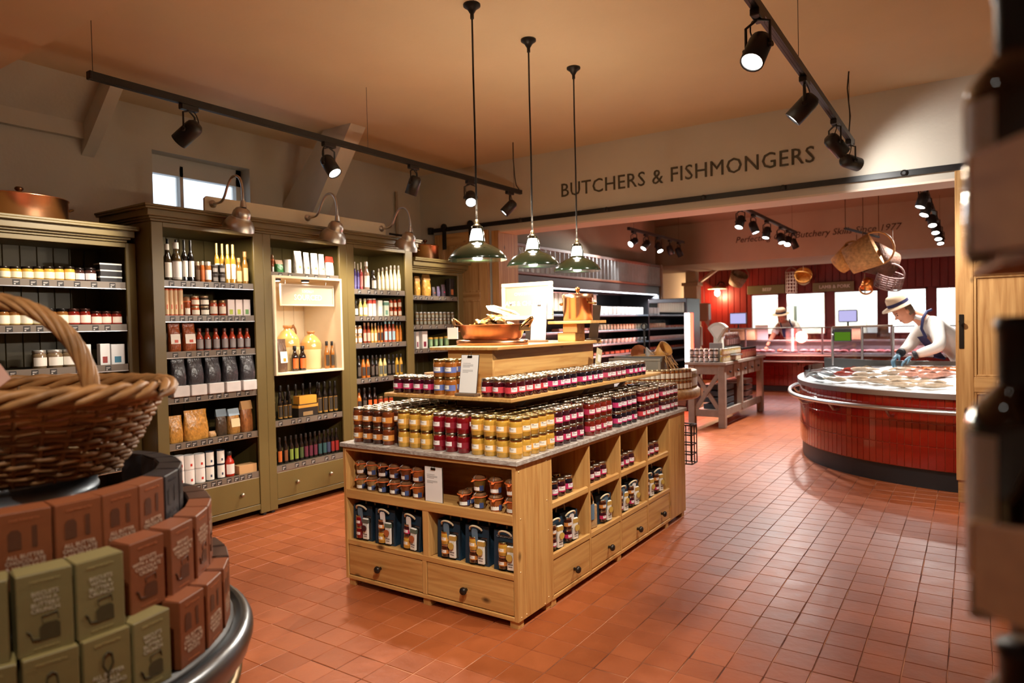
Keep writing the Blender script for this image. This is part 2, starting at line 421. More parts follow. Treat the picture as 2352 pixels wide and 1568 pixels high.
for i, (a, b2) in enumerate(wins):
    w = struct(empty('window_%d' % (i+2), ((a+b2)/2, RY, 1.74)))
    h = (b2-a)/2; m = MB()
    for q in ((-h-.0,-h+.035,-.54,.53),(h-.035,h,-.54,.53),(-h,h,.495,.53),(-h,h,-.54,-.505)): m.box(q[0], q[1], -.03, .05, q[2], q[3])
    obj('window_frame', m, pm((120,20,16), 0.4), w)
    obj('pane', B(-h+.035, h-.035, 0.0, 0.006, -.505, .495), glassy((250,255,255), 0.95), w)
m = MB(); M_LAB = pm((232,236,232), 0.5)
m.box(-6.4, 3, 22.0, 22.2, 0, 3.64); m.box(-6.4, -6.2, 18.7, 22, 0, 3.64); m.box(2.8, 3, 18.7, 22, 0, 3.64); m.box(-6.4, 3, 18.7, 22.2, 3.0, 3.2); m.box(-6.4, 3, 18.7, 22.2, -0.1, 0.0)
wall('wall_cutting_room', m, M_LAB)
# white tiled post and bracket left of the red wall
t = thing('tiled_post', 'cream painted post with a timber bracket left of the red wall', 'post', (-5.62, 16.25, 0))
obj('shaft', B(-.16, .16, -.16, .16, 0, 2.45, .01), pm((226,208,168), 0.5), t)
obj('capital', B(-.2, .2, -.2, .2, 2.45, 2.53, .01), pm((206,186,148), 0.5), t)
m = MB(); m.prism([(0.16,2.53),(0.22,2.53),(0.62,2.79),(0.5,2.79)], 'y', -.06, .06); obj('brace', m, pm((206,180,140), 0.5), t)
obj('neck', B(-.12, .12, -.12, .12, 2.53, 2.79), pm((206,186,148), 0.5), t)

# ------------------------------------------------------------------ lettering on the walls
tag(link('wall_lettering', text_mesh('BUTCHERS & FISHMONGERS', 0.222, pm((70,62,44), 0.6), 0.004, spacing=1.06), None, (-2.63, 7.094, 3.158), FACE_MY), 'dark capital letters BUTCHERS & FISHMONGERS on the beige wall above the opening', 'sign')
bpy.data.objects['wall_lettering'].scale = (1.0, 1.0, 1.0)
tag(link('beam_lettering', text_mesh('Perfecting Craft Butchery Skills Since 1977', 0.2, pm((66,46,34), 0.6), 0.003, shear=0.25), None, (-2.52, 14.094, 3.21), FACE_MY), 'dark italic words Perfecting Craft Butchery Skills Since 1977 on the far beam', 'sign')
# fit both lines to the width they have on the wall
for n, wd in (('wall_lettering', 2.76), ('beam_lettering', 2.92)):
    q = bpy.data.objects[n]; w0 = max(v.co.x for v in q.data.vertices)-min(v.co.x for v in q.data.vertices)
    q.scale = (wd/w0, wd/w0 if n[0] == 'b' else 1.0, 1)

# ------------------------------------------------------------------ sliding doors and their rail
t = thing('sliding_door_rail', 'long flat black steel rail of the sliding doors above the opening', 'rail', (0, 7.05, 2.87))
obj('bar', B(-5.98, 1.2, -.012, .012, -.027, .027, .003), M_BLACK, t)
for x in (-5.7,-4.55,-3.4,-2.3,-1.52,-0.5): obj('bolt', MB().lathe([(0.03,0),(0.03,.012),(0.014,.02)], 10, T=Matrix.Translation((x,-.012,0)) @ Matrix.Rotation(PI/2,4,'X')), M_BLACK, t)
for x in (-5.98,1.18): obj('end_stop', B(x-.03, x+.03, -.03, .03, -.045, .045, .004), M_BLACK, t)
def panel_door(name, label, x0, x1, z1, hangers, step=False):
    t = thing(name, label, 'door', (x0, 7.02, 0)); w = x1-x0; z0 = 0.19 if step else 0.004
    y0, y1 = -.025, .02
    for a, b2 in ((0, .13), (w-.13, w)): obj('stile', B(a, b2, y0, y1, z0, z1, .004), M_DOOR['z'], t)
    for a, b2 in ((z0, z0+.15), (0.95, 1.08), (1.93, 2.03), (z1-.16, z1)): obj('rail', B(.13, w-.13, y0, y1, a, b2, .004), M_DOOR['x'], t)
    if step: obj('base_block', B(.012, w-.012, y0+.012, y1, .002, .19), M_DOOR['x'], t)
    for a, b2 in ((z0+.15, .95), (1.08, 1.93), (2.03, z1-.16)):
        obj('panel', B(.13, w-.13, y0+.018, y1-.01, a, b2), M_DOOR['z'], t)
        m = MB()
        for q in ((.13,.15,a,b2),(w-.15,w-.13,a,b2),(.15,w-.15,a,a+.02),(.15,w-.15,b2-.02,b2)): m.cbox(q[0], q[1], y0+.004, y0+.02, q[2], q[3], .004)
        obj('moulding', m, M_DOOR['z'], t)
    for x in hangers:
        m = MB(); m.box(x-.03, x+.03, y0-.012, y0-.004, z1-.2, z1+.06); m.lathe([(0.045,0),(0.045,.02)], 14, T=Matrix.Translation((x, y0-.004, z1+.09)) @ Matrix.Rotation(PI/2,4,'X'))
        obj('hanger', m, M_BLACK, t)
    return t
panel_door('pine_door', 'aged pine panelled sliding door standing behind the far low green dresser', -5.87, -5.02, 2.80, (.17, .6))
t = panel_door('pine_door', 'aged pine sliding door with black latch plate right of the opening', -0.125, 0.78, 2.83, (.3, .65), True)
m = MB(); m.cbox(.025, .06, -.032, -.026, 1.32, 1.61, .002); m.lathe([(0.012,0),(0.012,.03),(0.02,.034),(0.02,.045)], 10, T=Matrix.Translation((.043,-.03,1.55)) @ Matrix.Rotation(PI/2,4,'X'))
obj('latch_plate', m, pm((70,64,58),0.4,metal=1.0), t)
# jamb of the opening on the left
struct(obj('trim_3', B(-5.0, -4.9, 7.06, 7.5, 0, 2.785), M_DOOR['z']))
# ================================================================== track lights
def aim_matrix(d):
    """rotation whose -Z looks along d"""
    return Vector(d).to_track_quat('-Z', 'Y').to_matrix().to_4x4()
M_LENS_ON = glow((255,250,240), 30.0); M_LENS_OFF = pm((30,30,32), 0.2)
def spot_lamp(label, loc, d, power=0, size=75, group=None, s=1.0, shown=True, col=(1.0,0.89,0.75), blend=0.6):
    """loc: where the adaptor sits under the track; d: where the head points"""
    t = thing('track_spotlight', label, 'spotlight', loc, 0, group)
    d = Vector(d).normalized()
    obj('adaptor', B(-.022*s, .022*s, -.06*s, .06*s, -.035*s, 0, .004*s), M_BLACK, t)
    m = MB(); pv = Vector((0, 0, -.17*s))
    u = d.cross(Vector((0,0,1))); u = u.normalized() if u.length > .05 else Vector((1,0,0))
    for q in (-1, 1): m.tube([Vector((0,0,-.035*s)), u*q*.062*s+Vector((0,0,-.06*s)), u*q*.062*s+pv], .007*s, 6)
    obj('yoke', m, M_BLACK, t)
    T = Matrix.Translation(pv) @ aim_matrix(d)
    m = MB(); m.lathe([(0,.075*s),(.035*s,.075*s),(.052*s,.055*s),(.056*s,.03*s),(.056*s,-.1*s),(.049*s,-.1*s),(.049*s,-.088*s)], 18, T=T)
    for q in (-1, 1): m.lathe([(.014*s,0),(.014*s,.016*s)], 8, T=Matrix.Translation(pv+u*q*.058*s) @ Vector((0,0,1)).rotation_difference(u*q).to_matrix().to_4x4())
    obj('head', m, M_BLACK, t)
    m = MB(); m.lathe([(0,-.089*s),(.049*s,-.089*s)], 18, T=T)
    obj('lens', m, M_LENS_ON if power and shown else M_LENS_OFF, t)
    pts = []
    for k in range(9):
        a = k/8; pts.append(Vector((0,0,-.035*s)).lerp(T @ Vector((0,0,.075*s)), a)+u*math.sin(a*PI)*.05*s+Vector((0,0,.02*s*math.sin(a*2*PI))))
    obj('cable', MB().tube(pts, .004*s, 5), M_BLACK, t)
    if power:
        l = bpy.data.lights.new('lamp', 'SPOT'); l.energy = power*LIGHT; l.spot_size = math.radians(size); l.spot_blend = blend; l.shadow_soft_size = 0.045; l.color = col
        lo = link('lamp', l, t); lo.matrix_local = Matrix.Translation(pv+d*.105*s) @ aim_matrix(d)
    return t
def track(name, label, x, y0, y1, z, wires, zc=3.64):
    t = thing(name, label, 'track', (x, y0, z))
    L = y1-y0
    m = MB(); m.box(-.02, .02, 0, L, -.022, .022); m.box(-.012, -.004, .004, L-.004, -.0235, -.022); m.box(.004, .012, .004, L-.004, -.0235, -.022)
    obj('bar', m, M_BLACK, t)
    for a in (0.0, L): obj('end_cap', B(-.022, .022, a-.008, a+.008, -.024, .024, .003), M_BLACK, t)
    for wy in wires: obj('wire', MB().tube([(0, wy-y0, .022), (0, wy-y0, zc-z)], .0022, 5), pm((80,70,60), 0.5), t)
    return t
TL = 3.105
track('lighting_track', 'long black lighting track hanging over the green dressers', -4.26, 2.01, 6.6, TL, (2.03, 4.23, 6.47), 3.64)
obj('cord', MB().tube([(-4.26,6.47,3.64),(-4.255,6.46,3.45),(-4.25,6.475,3.25),(-4.25,6.5,3.17),(-4.255,6.56,3.135),(-4.26,6.585,3.128)], .006, 6), M_BLACK, bpy.data.objects['lighting_track']).matrix_parent_inverse = Matrix.Translation((4.26,-2.01,-TL))
zt = TL-.022
spot_lamp('black spotlight aimed at the wall, nearest on the long track', (-4.26, 2.62, zt), (-.75,-.35,-.62), 130, 60)
spot_lamp('lit black spotlight tilted outward, second along the long track', (-4.26, 3.80, zt), (.55,.05,-.75), 160, 80)
spot_lamp('black spotlight hanging almost straight down, third along the long track', (-4.26, 4.80, zt), (-.35,-.1,-.95), 170, 75)
spot_lamp('brightly lit spotlight facing the camera, fourth along the long track', (-4.26, 5.66, zt), (.45,-.55,-.62), 130, 80)
spot_lamp('black spotlight turned to the wall at far end of long track', (-4.26, 6.38, zt), (-.6,-.45,-.75), 110, 70)
track('lighting_track', 'black lighting track coming overhead from the camera side on the right', -0.845, -1.9, 6.5, 3.085, (4.35, 6.36), 3.64)
tr = [o for o in bpy.data.objects if o.name.startswith('lighting_track')][-1]
obj('cord', MB().tube([(0,8.26,.555),(-.012,8.26,.42),(-.004,8.27,.3),(.01,8.24,.18),(-.002,8.25,.06),(0,8.33,.022)], .006, 6), M_BLACK, tr)
zr = 3.085-.022
spot_lamp('dazzling lit spotlight facing the camera at the top right', (-.845, 3.42, zr), (-.15,-.55,-.8), 90, 85)
spot_lamp('black spotlight turned left, second down the overhead right track', (-.845, 4.52, zr), (-.75,-.1,-.75), 170, 75)
spot_lamp('black spotlight tilted right and down, third down the overhead right track', (-.845, 5.62, zr), (.55,.62,-.75), 170, 75)
spot_lamp('black spotlight washing the beige wall at far end of right track', (-.845, 6.34, zr), (.55,.75,-.18), 30, 110, col=(1,.97,.92))
for y, d, pw in ((2.3, (-.75,.32,-.75), 100), (1.2, (-.55,.58,-.78), 170), (0.2, (-.42,.3,-.95), 50), (-0.9, (-.4,-.3,-1), 30)):  # unseen extra heads, added as fill light for the island and biscuit boxes
    spot_lamp('black spotlight on the overhead right track %s' % {2.3:'just out of view above', 1.2:'above the biscuit stand', 0.2:'over the camera', -0.9:'behind the camera'}[y], (-.845, y, zr), d, pw, 70)

# ================================================================== pendants over the island
def pendant(label, y):
    x, zr_ = -2.635, 2.02
    t = thing('pendant_lamp', label, 'pendant lamp', (x, y, zr_), 0, 'green enamel pendants over the island')
    M_EN = pm((28,40,24), 0.15, coat=0.8)
    obj('ceiling_rose', MB().lathe([(0,1.62),(.055,1.62),(.055,1.608),(.03,1.59),(.012,1.56),(.012,1.53)], 18), M_BLACK, t)
    obj('cord', MB().tube([(0,0,.245),(.002,0,.8),(-.001,0,1.2),(0,0,1.56)], .006, 6), M_BLACK, t)
    prof = [(.188,0),(.19,.008),(.178,.03),(.15,.062),(.11,.088),(.07,.102),(.056,.112),(.05,.122)]
    m = MB(); m.lathe([(a, b) for a, b in prof], 36); sh = obj('shade', m, M_EN, t)
    m = MB(); m.lathe([(.184,.001),(.172,.027),(.145,.057),(.105,.082),(.05,.096)], 36); obj('shade_lining', m, pm((245,242,235), 0.35), sh)
    obj('gallery_glass', MB().lathe([(.05,.122),(.046,.15),(.036,.19),(.031,.2)], 24), glow((255,248,235), 5.0), t)
    obj('gallery_cap', MB().lathe([(.034,.2),(.036,.215),(.024,.225),(.014,.235),(.012,.26),(0,.262)], 18), pm((60,52,38), 0.35, metal=.9), t)
    m = MB()
    for q in (-1, 1): m.tube([(q*.05,0,.12),(q*.052,0,.16),(q*.036,0,.21)], .005, 6)
    obj('gallery_frame', m, M_EN, t)
    obj('bulb', MB().lathe([(0,.02),(.035,.035),(.045,.06),(.03,.09),(.02,.11)], 16), glow((255,244,225), 12.0), t)
    l = bpy.data.lights.new('lamp', 'POINT'); l.energy = 32*LIGHT; l.shadow_soft_size = 0.03; l.color = (1,.93,.84)
    link('lamp', l, t, (0, 0, -.014))
    l = bpy.data.lights.new('lamp_up', 'POINT'); l.energy = 10*LIGHT; l.shadow_soft_size = 0.03; l.color = (1,.80,.55)
    link('lamp_up', l, t, (0, 0, .32))
pendant('nearest of the three green enamel pendant lamps over the island', 3.56)
pendant('middle of the three green enamel pendant lamps over the island', 4.23)
pendant('farthest of the three green enamel pendant lamps over the island', 4.90)

# ================================================================== gooseneck lamps on the dresser
tag(obj('lamp_board', MB().prism([(3.34,2.56),(5.44,2.56),(5.44,2.69),(5.42,2.72),(3.36,2.72),(3.34,2.70)], 'x', -5.27, -5.245), M_CREAM), 'long cream board on the tall dresser that carries the gooseneck lamps', 'board')
def gooseneck(label, y):
    t = thing('gooseneck_lamp', label, 'wall lamp', (-5.245, y, 2.66), 0, 'pewter gooseneck lamps on the dresser')
    obj('wall_plate', MB().lathe([(.032,0),(.032,.008),(.012,.02)], 14, T=Matrix.Rotation(PI/2,4,'Y')), M_PEWTER, t)
    P = [(0.0,0),(.08,.0),(.13,.01),(.17,.05),(.21,.12),(.26,.175),(.31,.19),(.365,.17),(.40,.11),(.41,.03),(.41,-.03)]
    pts = []
    for i in range(len(P)-1):
        for k in range(3):
            a = k/3; p0, p1, p2, p3 = P[max(i-1,0)], P[i], P[i+1], P[min(i+2,len(P)-1)]
            pts.append(tuple(0.5*((2*p1[j])+(-p0[j]+p2[j])*a+(2*p0[j]-5*p1[j]+4*p2[j]-p3[j])*a*a+(-p0[j]+3*p1[j]-3*p2[j]+p3[j])*a**3) for j in (0,1)))
    pts.append(P[-1])
    obj('arm', MB().tube([(a,0,b) for a, b in pts], .0105, 8), M_PEWTER, t)
    obj('collar', MB().lathe([(.018,-.02),(.022,-.045),(.026,-.075)], 14, c=(.41,0,0)), M_PEWTER, t)
    T = Matrix.Translation((.41,0,-.075)) @ Matrix.Rotation(math.radians(24),4,'Y')
    m = MB(); m.lathe([(.024,.0),(.05,-.012),(.068,-.04),(.072,-.07),(.07,-.082),(.092,-.1),(.115,-.135),(.125,-.17),(.126,-.176)], 28, T=T)
    sh = obj('shade', m, M_PEWTER, t)
    m = MB(); m.lathe([(.122,-.174),(.112,-.138),(.088,-.102),(.06,-.07),(.03,-.03)], 28, T=T); obj('shade_lining', m, pm((235,232,225), 0.4), sh)
    obj('bulb', MB().lathe([(0,-.145),(.03,-.13),(.036,-.105),(.02,-.06)], 14, T=T), glow((255,240,215), 10.0), t)
    l = bpy.data.lights.new('lamp', 'SPOT'); l.energy = 45*LIGHT; l.spot_size = math.radians(150); l.spot_blend = .6; l.shadow_soft_size = .07; l.color = (1,.88,.72)
    lo = link('lamp', l, t); lo.matrix_local = T @ Matrix.Translation((0,0,-.17))
gooseneck('leftmost pewter gooseneck lamp on the tall dresser beside the window', 3.41)
gooseneck('middle pewter gooseneck lamp leaning over the tall dresser', 4.39)
gooseneck('rightmost pewter gooseneck lamp at the far end of the dresser', 5.375)
tag(obj('sign_bracket', MB().tube([(-5.25,5.5,2.62),(-5.0,5.62,2.57)], .012, 6), M_BLACK), 'short black strut at the right end of the lamp board', 'strut')
# ================================================================== green dressers
def cornice_mb(x, y0, y1, z0, z1, back, over=0.09, left=True, right=True):
    """stepped moulding along the front and both ends"""
    m = MB(); h = z1-z0
    for a, b2, o in ((0, .16, .012), (.16, .3, .03), (.3, .72, .05), (.72, .86, .075), (.86, 1.0, over)):
        m.cbox(back, x+o, y0-(o if left else 0), y1+(o if right else 0), z0+a*h, z0+b2*h, .003)
    return m
M_STRIP = pm((112,100,88), 0.35); M_TAG = pm((44,40,38), 0.5)
M_KNOB = pm((170,160,140), 0.3, metal=0.9)
STRIP_TAGS = 0
def dresser(name, label, x, back, y0, y1, ztop, shelves, s0, s1, drawer=None, knobs=(), niche=None, tags=7, seed=1, base=0.06, strips=True, feet=True):
    """open shelf unit facing +X; s0/s1 = stile widths; shelves = heights of shelf tops"""
    rnd = random.Random(seed)
    t = thing(name, label, 'dresser', (x, y0, 0)); W = y1-y0
    def P(n, mb, mat, par=None): return obj(n, mb, mat, par or t)
    d = back-x
    P('side_panel', B(d, -.022, 0.0, .02, base, ztop), M_GREEN, t); P('side_panel', B(d, -.022, W-.02, W, base, ztop), M_GREEN, t)
    for a, b2 in ((0, s0), (W-s1, W)):
        P('stile', B(-.022, 0, a, b2, base*.4, ztop, .003), M_GREEN)
    P('top_rail', B(-.022, 0, s0, W-s1, ztop-.035, ztop, .002), M_GREEN)
    nb = max(4, round((W-.04)/.11)); bw = (W-.04)/nb
    for k in range(nb): P('back_board', B(d, d+.015, .02+k*bw+.002, .02+(k+1)*bw-.002, base, ztop, .003), M_GREEN)
    P('ceiling_board', B(d, -.022, .02, W-.02, ztop-.02, ztop), M_GREEN)
    bot = drawer[0] if drawer else base
    if drawer:
        P('bottom_board', B(d+.015, -.03, .02, W-.02, drawer[1]-.02, drawer[1]-.004), M_GREEN)
        P('plinth_rail', B(-.024, -.004, s0, W-s1, base, drawer[0]-.004, .002), M_GREEN)
        dr = P('drawer', B(-.03, -.006, s0+.004, W-s1-.004, drawer[0], drawer[1]-.004, .003), M_GREEN)
        for ky in knobs: P('knob', MB().lathe([(.007,0),(.007,.012),(.016,.018),(.018,.026),(.012,.036),(0,.039)], 12, T=Matrix.Translation((-.006, ky-y0, (drawer[0]+drawer[1])/2)) @ Matrix.Rotation(PI/2,4,'Y')), M_KNOB, dr)
    if feet:
        for a in (s0/2, W-s1/2): P('foot', MB().lathe([(.02,0),(.024,.01),(.018,base*.4)], 12, c=(-.03,a,0)), M_BLACK)
    for zs in shelves:
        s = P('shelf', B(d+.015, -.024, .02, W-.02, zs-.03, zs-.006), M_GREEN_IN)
        if strips:
            st = P('price_strip', B(-.022, -.014, s0+.001, W-s1-.001, zs-.05, zs-.002), M_STRIP)
            st2 = P('chrome_edge', B(-.014, -.009, s0+.001, W-s1-.001, zs-.056, zs-.050), M_STEEL)
            n = rnd.randint(tags-1, tags+1); iw = W-s0-s1-.1
            for k in range(n):
                yy = s0+.03+iw*(k+rnd.uniform(.1,.6))/n
                tg = link('price_tag', TAG_ME, st, (-.013, yy, zs-.028))
    return t
m = MB(); m.box(-.001, .001, 0, .042, -.018, .018); m.box(.001, .0014, .006, .036, .004, .007, 1); m.box(.001, .0014, .006, .030, -.002, .001, 1); m.box(.001, .0014, .006, .016, -.015, -.008, 1)
TAG_ME = m.mesh('price_tag', [M_TAG, pm((200,194,186),0.6)])
BB = -5.78
dresser('dresser_bay', 'left bay of the tall green dresser, with wines, sauces, coffee and tins', -5.11, BB, 2.81, 3.785, 2.44, (2.005,1.735,1.455,1.105,.745,.395), .09, .095, (.11,.345), (3.504, 3.1), tags=9, seed=2)
dresser('dresser_bay', 'middle bay of the tall green dresser, with a cream lit niche', -5.11, BB, 3.785, 4.745, 2.44, (2.12,.80,.40), .08, .095, (.11,.345), (4.074,4.462), tags=6, seed=3)
dresser('dresser_bay', 'right bay of the tall green dresser, full of bottled sauces', -5.11, BB, 4.745, 5.70, 2.44, (2.0,1.73,1.455,1.10,.745,.395), .095, .11, (.11,.345), (5.0,5.4), tags=7, seed=4)
tag(obj('dresser_cornice', cornice_mb(-5.11, 2.81, 5.70, 2.442, 2.558, BB, .085), M_GREEN), 'stepped green cornice running along the top of the tall dresser', 'cornice')
dresser('low_dresser', 'dark green dresser with jars behind the wicker basket', -5.32, -5.85, 1.2, 2.80, 2.285, (1.99,1.675,1.375,1.04,.62,.3), .08, .075, None, (), tags=12, seed=5)
tag(obj('dresser_cornice', cornice_mb(-5.32, 1.2, 2.722, 2.287, 2.405, -5.85, .075), M_GREEN), 'grey green cornice under the copper stewpan at the left edge', 'cornice')
dresser('low_dresser', 'far low green dresser with sweets and small jars before the pine door', -5.22, -5.80, 5.71, 6.74, 2.25, (1.965,1.63,1.36,1.02,.68), .06, .1, None, (), tags=6, seed=6)
tag(obj('dresser_cornice', cornice_mb(-5.22, 5.79, 6.74, 2.252, 2.385, -5.80, .08, left=False), M_GREEN), 'short green cornice of the far low dresser under a copper pot', 'cornice')
# cream niche box in the middle bay
t = thing('display_niche', 'cream lit display niche holding stoneware jars in the middle bay', 'niche', (-5.09, 3.87, 1.20))
W_ = .785; H_ = .885
obj('back_panel', B(-.55, -.54, .0, W_, 0, H_), M_CREAM, t)
for a in (0, W_-.022): obj('side_panel', B(-.54, 0, a, a+.022, 0, H_, .002), M_CREAM, t)
obj('top_panel', B(-.54, 0, .022, W_-.022, H_-.022, H_, .002), M_CREAM, t)
obj('floor_panel', B(-.54, 0, .022, W_-.022, 0, .022, .002), M_CREAM, t)
for k in range(6): obj('groove_board', B(-.54, -.533, .03+k*.121, .03+(k+1)*.121-.004, .022, H_-.022, .003), M_CREAM, t)
for y in (.1, .42):
    q = obj('downlight', MB().lathe([(.038,0),(.038,-.016),(.03,-.02)], 16, c=(-.09,y,H_-.022)), M_BLACK, t)
    obj('lens', MB().lathe([(0,-.021),(.03,-.021)], 16, c=(-.09,y,H_-.022)), glow((255,248,238), 25.0), q)
    l = bpy.data.lights.new('lamp', 'SPOT'); l.energy = 14*LIGHT; l.spot_size = math.radians(140); l.spot_blend = .7; l.shadow_soft_size = .03; l.color = (1,.86,.7)
    link('lamp', l, t, (-.09, y, H_-.05))
t = thing('hanging_plaque', 'beige hanging plaque reading LOCALLY SOURCED in the lit niche', 'sign', (-5.17, 4.0, 1.82))
m = MB(); m.cbox(-.012, 0, 0, .62, 0, .2, .002); obj('panel', m, pm((196,178,150), .5), t)
m = MB()
for q in ((0,.62,0,.014),(0,.62,.186,.2),(0,.014,.014,.186),(.606,.62,.014,.186)): m.cbox(0, .007, q[0], q[1], q[2], q[3], .002)
obj('border', m, pm((214,198,172), .5), t)
obj('hook', MB().tube([(-.006,.06,.2),(-.006,.06,.235)], .003, 6), M_STEEL, t); obj('hook', MB().tube([(-.006,.53,.2),(-.006,.53,.235)], .003, 6), M_STEEL, t)
link('lettering', text_mesh('LOCALLY', .032, M_WHITE, .0006), t, (.0015, .31, .135), FACE_PX)
link('lettering', text_mesh('SOURCED', .072, M_WHITE, .0006, bold=.001), t, (.0015, .31, .078), FACE_PX)

# ================================================================== goods: unit shapes (diameter 1, height 1), front towards +X
SH = {}
def shape_parts(shape, cols):
    """[(part name, mesh)] ; the first one is the body"""
    key = (shape, cols)
    if key in SH: return SH[key]
    body, cap, lab, extra = (cols+(None,)*4)[:4]
    glassb = lambda c: pm(c, 0.12, coat=0.6)
    MBd = glassb(body); out = []
    sm = lambda c, r=.5: pm(c, r)
    arc = 1.15
    def lathe_mesh(n, prof, mat, seg=14): out.append((n, MB().lathe(prof, seg).mesh(n, mat)))
    def label(z0, z1, r, mat, a=arc, band=None):
        m = MB()
        if band: arc_patch(m, r+.006, -a-.25, a+.25, z0-.05, z1+.02, 8, 1)
        arc_patch(m, r+.012, -a, a, z0, z1, 8, 0)
        out.append(('label', m.mesh('label', [mat, sm(band)] if band else [mat])))
    if shape == 'wine':
        lathe_mesh('bottle', [(0,0),(.48,0),(.5,.02),(.5,.56),(.46,.62),(.3,.69),(.2,.74),(.18,.8),(.18,.86)], MBd)
        lathe_mesh('cap', [(.2,.76),(.2,1.0),(0,1.0)], pm(cap, .3)); label(.12, .5, .5, sm(lab))
    elif shape == 'sauce':
        lathe_mesh('bottle', [(0,0),(.47,0),(.5,.03),(.5,.55),(.44,.63),(.28,.72),(.24,.78),(.24,.86)], MBd)
        lathe_mesh('cap', [(.27,.84),(.29,.86),(.27,1.0),(0,1.0)], pm(cap, .35)); label(.1, .5, .5, sm(lab), band=extra)
    elif shape == 'jar':
        lathe_mesh('jar', [(0,0),(.46,0),(.5,.04),(.5,.72),(.46,.8),(.42,.83)], MBd)
        lathe_mesh('lid', [(.45,.82),(.47,.84),(.47,.98),(.44,1.0),(0,1.0)], pm(cap, .3, metal=.7)); label(.14, .6, .5, sm(lab), band=extra)
    elif shape == 'can':
        lathe_mesh('tin', [(0,.0),(.48,0),(.5,.02),(.5,.98),(.48,1.0),(.45,.985),(0,.985)], pm(body, .4)); label(.06, .94, .5, sm(lab), 1.3)
        if extra: 
            m = MB(); arc_patch(m, .52, -.25, .15, .25, .42, 3); out.append(('motif', m.mesh('motif', sm(extra))))
    elif shape == 'stone':
        lathe_mesh('jar', [(0,0),(.47,0),(.5,.03),(.5,.52)], pm((222,196,146), .2, coat=.5), 24)
        lathe_mesh('shoulder', [(.5,.52),(.5,.68),(.44,.74),(.28,.86),(.16,.91),(.14,.95)], pm((206,150,84), .15, coat=.7), 24)
        lathe_mesh('neck', [(.14,.94),(.19,.95),(.19,1.0),(.12,1.0),(.1,.93)], pm((170,112,60), .2, coat=.6), 18)
        if cap:
            m = MB(); m.tube([(0,.17,.95),(0,.34,.985),(0,.44,.9),(0,.46,.8)], .04, 8); out.append(('handle', m.mesh('handle', pm((120,76,44), .2, coat=.6))))
    elif shape == 'box':
        out.append(('carton', MB().cbox(-.35, .35, -.5, .5, 0, 1, .015).mesh('carton', sm(body, .45))))
        if lab: out.append(('label', MB().box(.345, .356, -.4, .4, .18, .62).mesh('label', sm(lab))))
        if extra: out.append(('motif', MB().cbox(.35, .36, -.28, .22, .1, .4, .004).mesh('motif', sm(extra))))
        if cap: out.append(('band', MB().box(-.355, .355, -.505, .505, .72, .93).mesh('band', sm(cap))))
    elif shape == 'bag':
        m = MB(); vs = []; n = 12; rows = ((0,.3,.5),(.06,.33,.52),(.3,.36,.52),(.55,.3,.5),(.78,.16,.49),(.9,.04,.49),(1.0,.015,.5))
        for z, dx, dy in rows:
            for k in range(n):
                a = 2*PI*k/n; cx_, sy_ = math.cos(a), math.sin(a)
                vs.append((dx*abs(cx_)**.6*math.copysign(1, cx_), dy*abs(sy_)**.5*math.copysign(1, sy_), z+.012*math.sin(k*2.1+z*9)))
        fs = [(i*n+k, i*n+(k+1) % n, (i+1)*n+(k+1) % n, (i+1)*n+k) for i in range(len(rows)-1) for k in range(n)]
        m.add(vs, fs, 0, True); m.add(vs[-n:], [tuple(range(n))], 0); m.add(vs[:n], [tuple(range(n))[::-1]], 0)
        out.append(('bag', m.mesh('bag', pm(body, .3, noise=.35, nscale=9, bump=.6, bscale=7))))
        if lab: out.append(('label', MB().add([(.37,-.4,.28),(.37,.4,.28),(.29,.4,.62),(.29,-.4,.62)], [(0,1,2,3)]).mesh('label', sm(lab))))
        if cap: out.append(('header', MB().add([(.19,-.5,.74),(.19,.5,.74),(.035,.5,1.02),(.035,-.5,1.02),(-.19,-.5,.74),(-.19,.5,.74),(-.035,.5,1.02),(-.035,-.5,1.02)], [(0,1,2,3),(5,4,7,6),(3,2,6,7),(1,5,6,2),(4,0,3,7)]).mesh('header', sm(cap))))
        if extra: out.append(('motif', MB().add([(.378,-.1,.32),(.378,.2,.32),(.355,.2,.42),(.355,-.1,.42)], [(0,1,2,3)]).mesh('motif', sm(extra))))
    elif shape == 'tub':
        lathe_mesh('tub', [(0,0),(.38,0),(.48,.8),(.5,.86)], pm(body, .4)); lathe_mesh('lid', [(.52,.84),(.52,.96),(.48,1.0),(0,1.0)], pm(cap, .4)); label(.2, .65, .44, sm(lab), .9)
    elif shape == 'kilner':
        lathe_mesh('jar', [(0,0),(.4,0),(.44,.05),(.5,.6),(.5,.7)], MBd); lathe_mesh('gasket', [(.5,.69),(.55,.71),(.55,.74),(.5,.76)], sm((214,112,52))); lathe_mesh('lid', [(.48,.75),(.5,.82),(.4,.95),(0,1.0)], pm((150,110,76), .08, coat=.8)); label(.08, .4, .46, sm(lab), .8)
    SH[key] = out
    return out
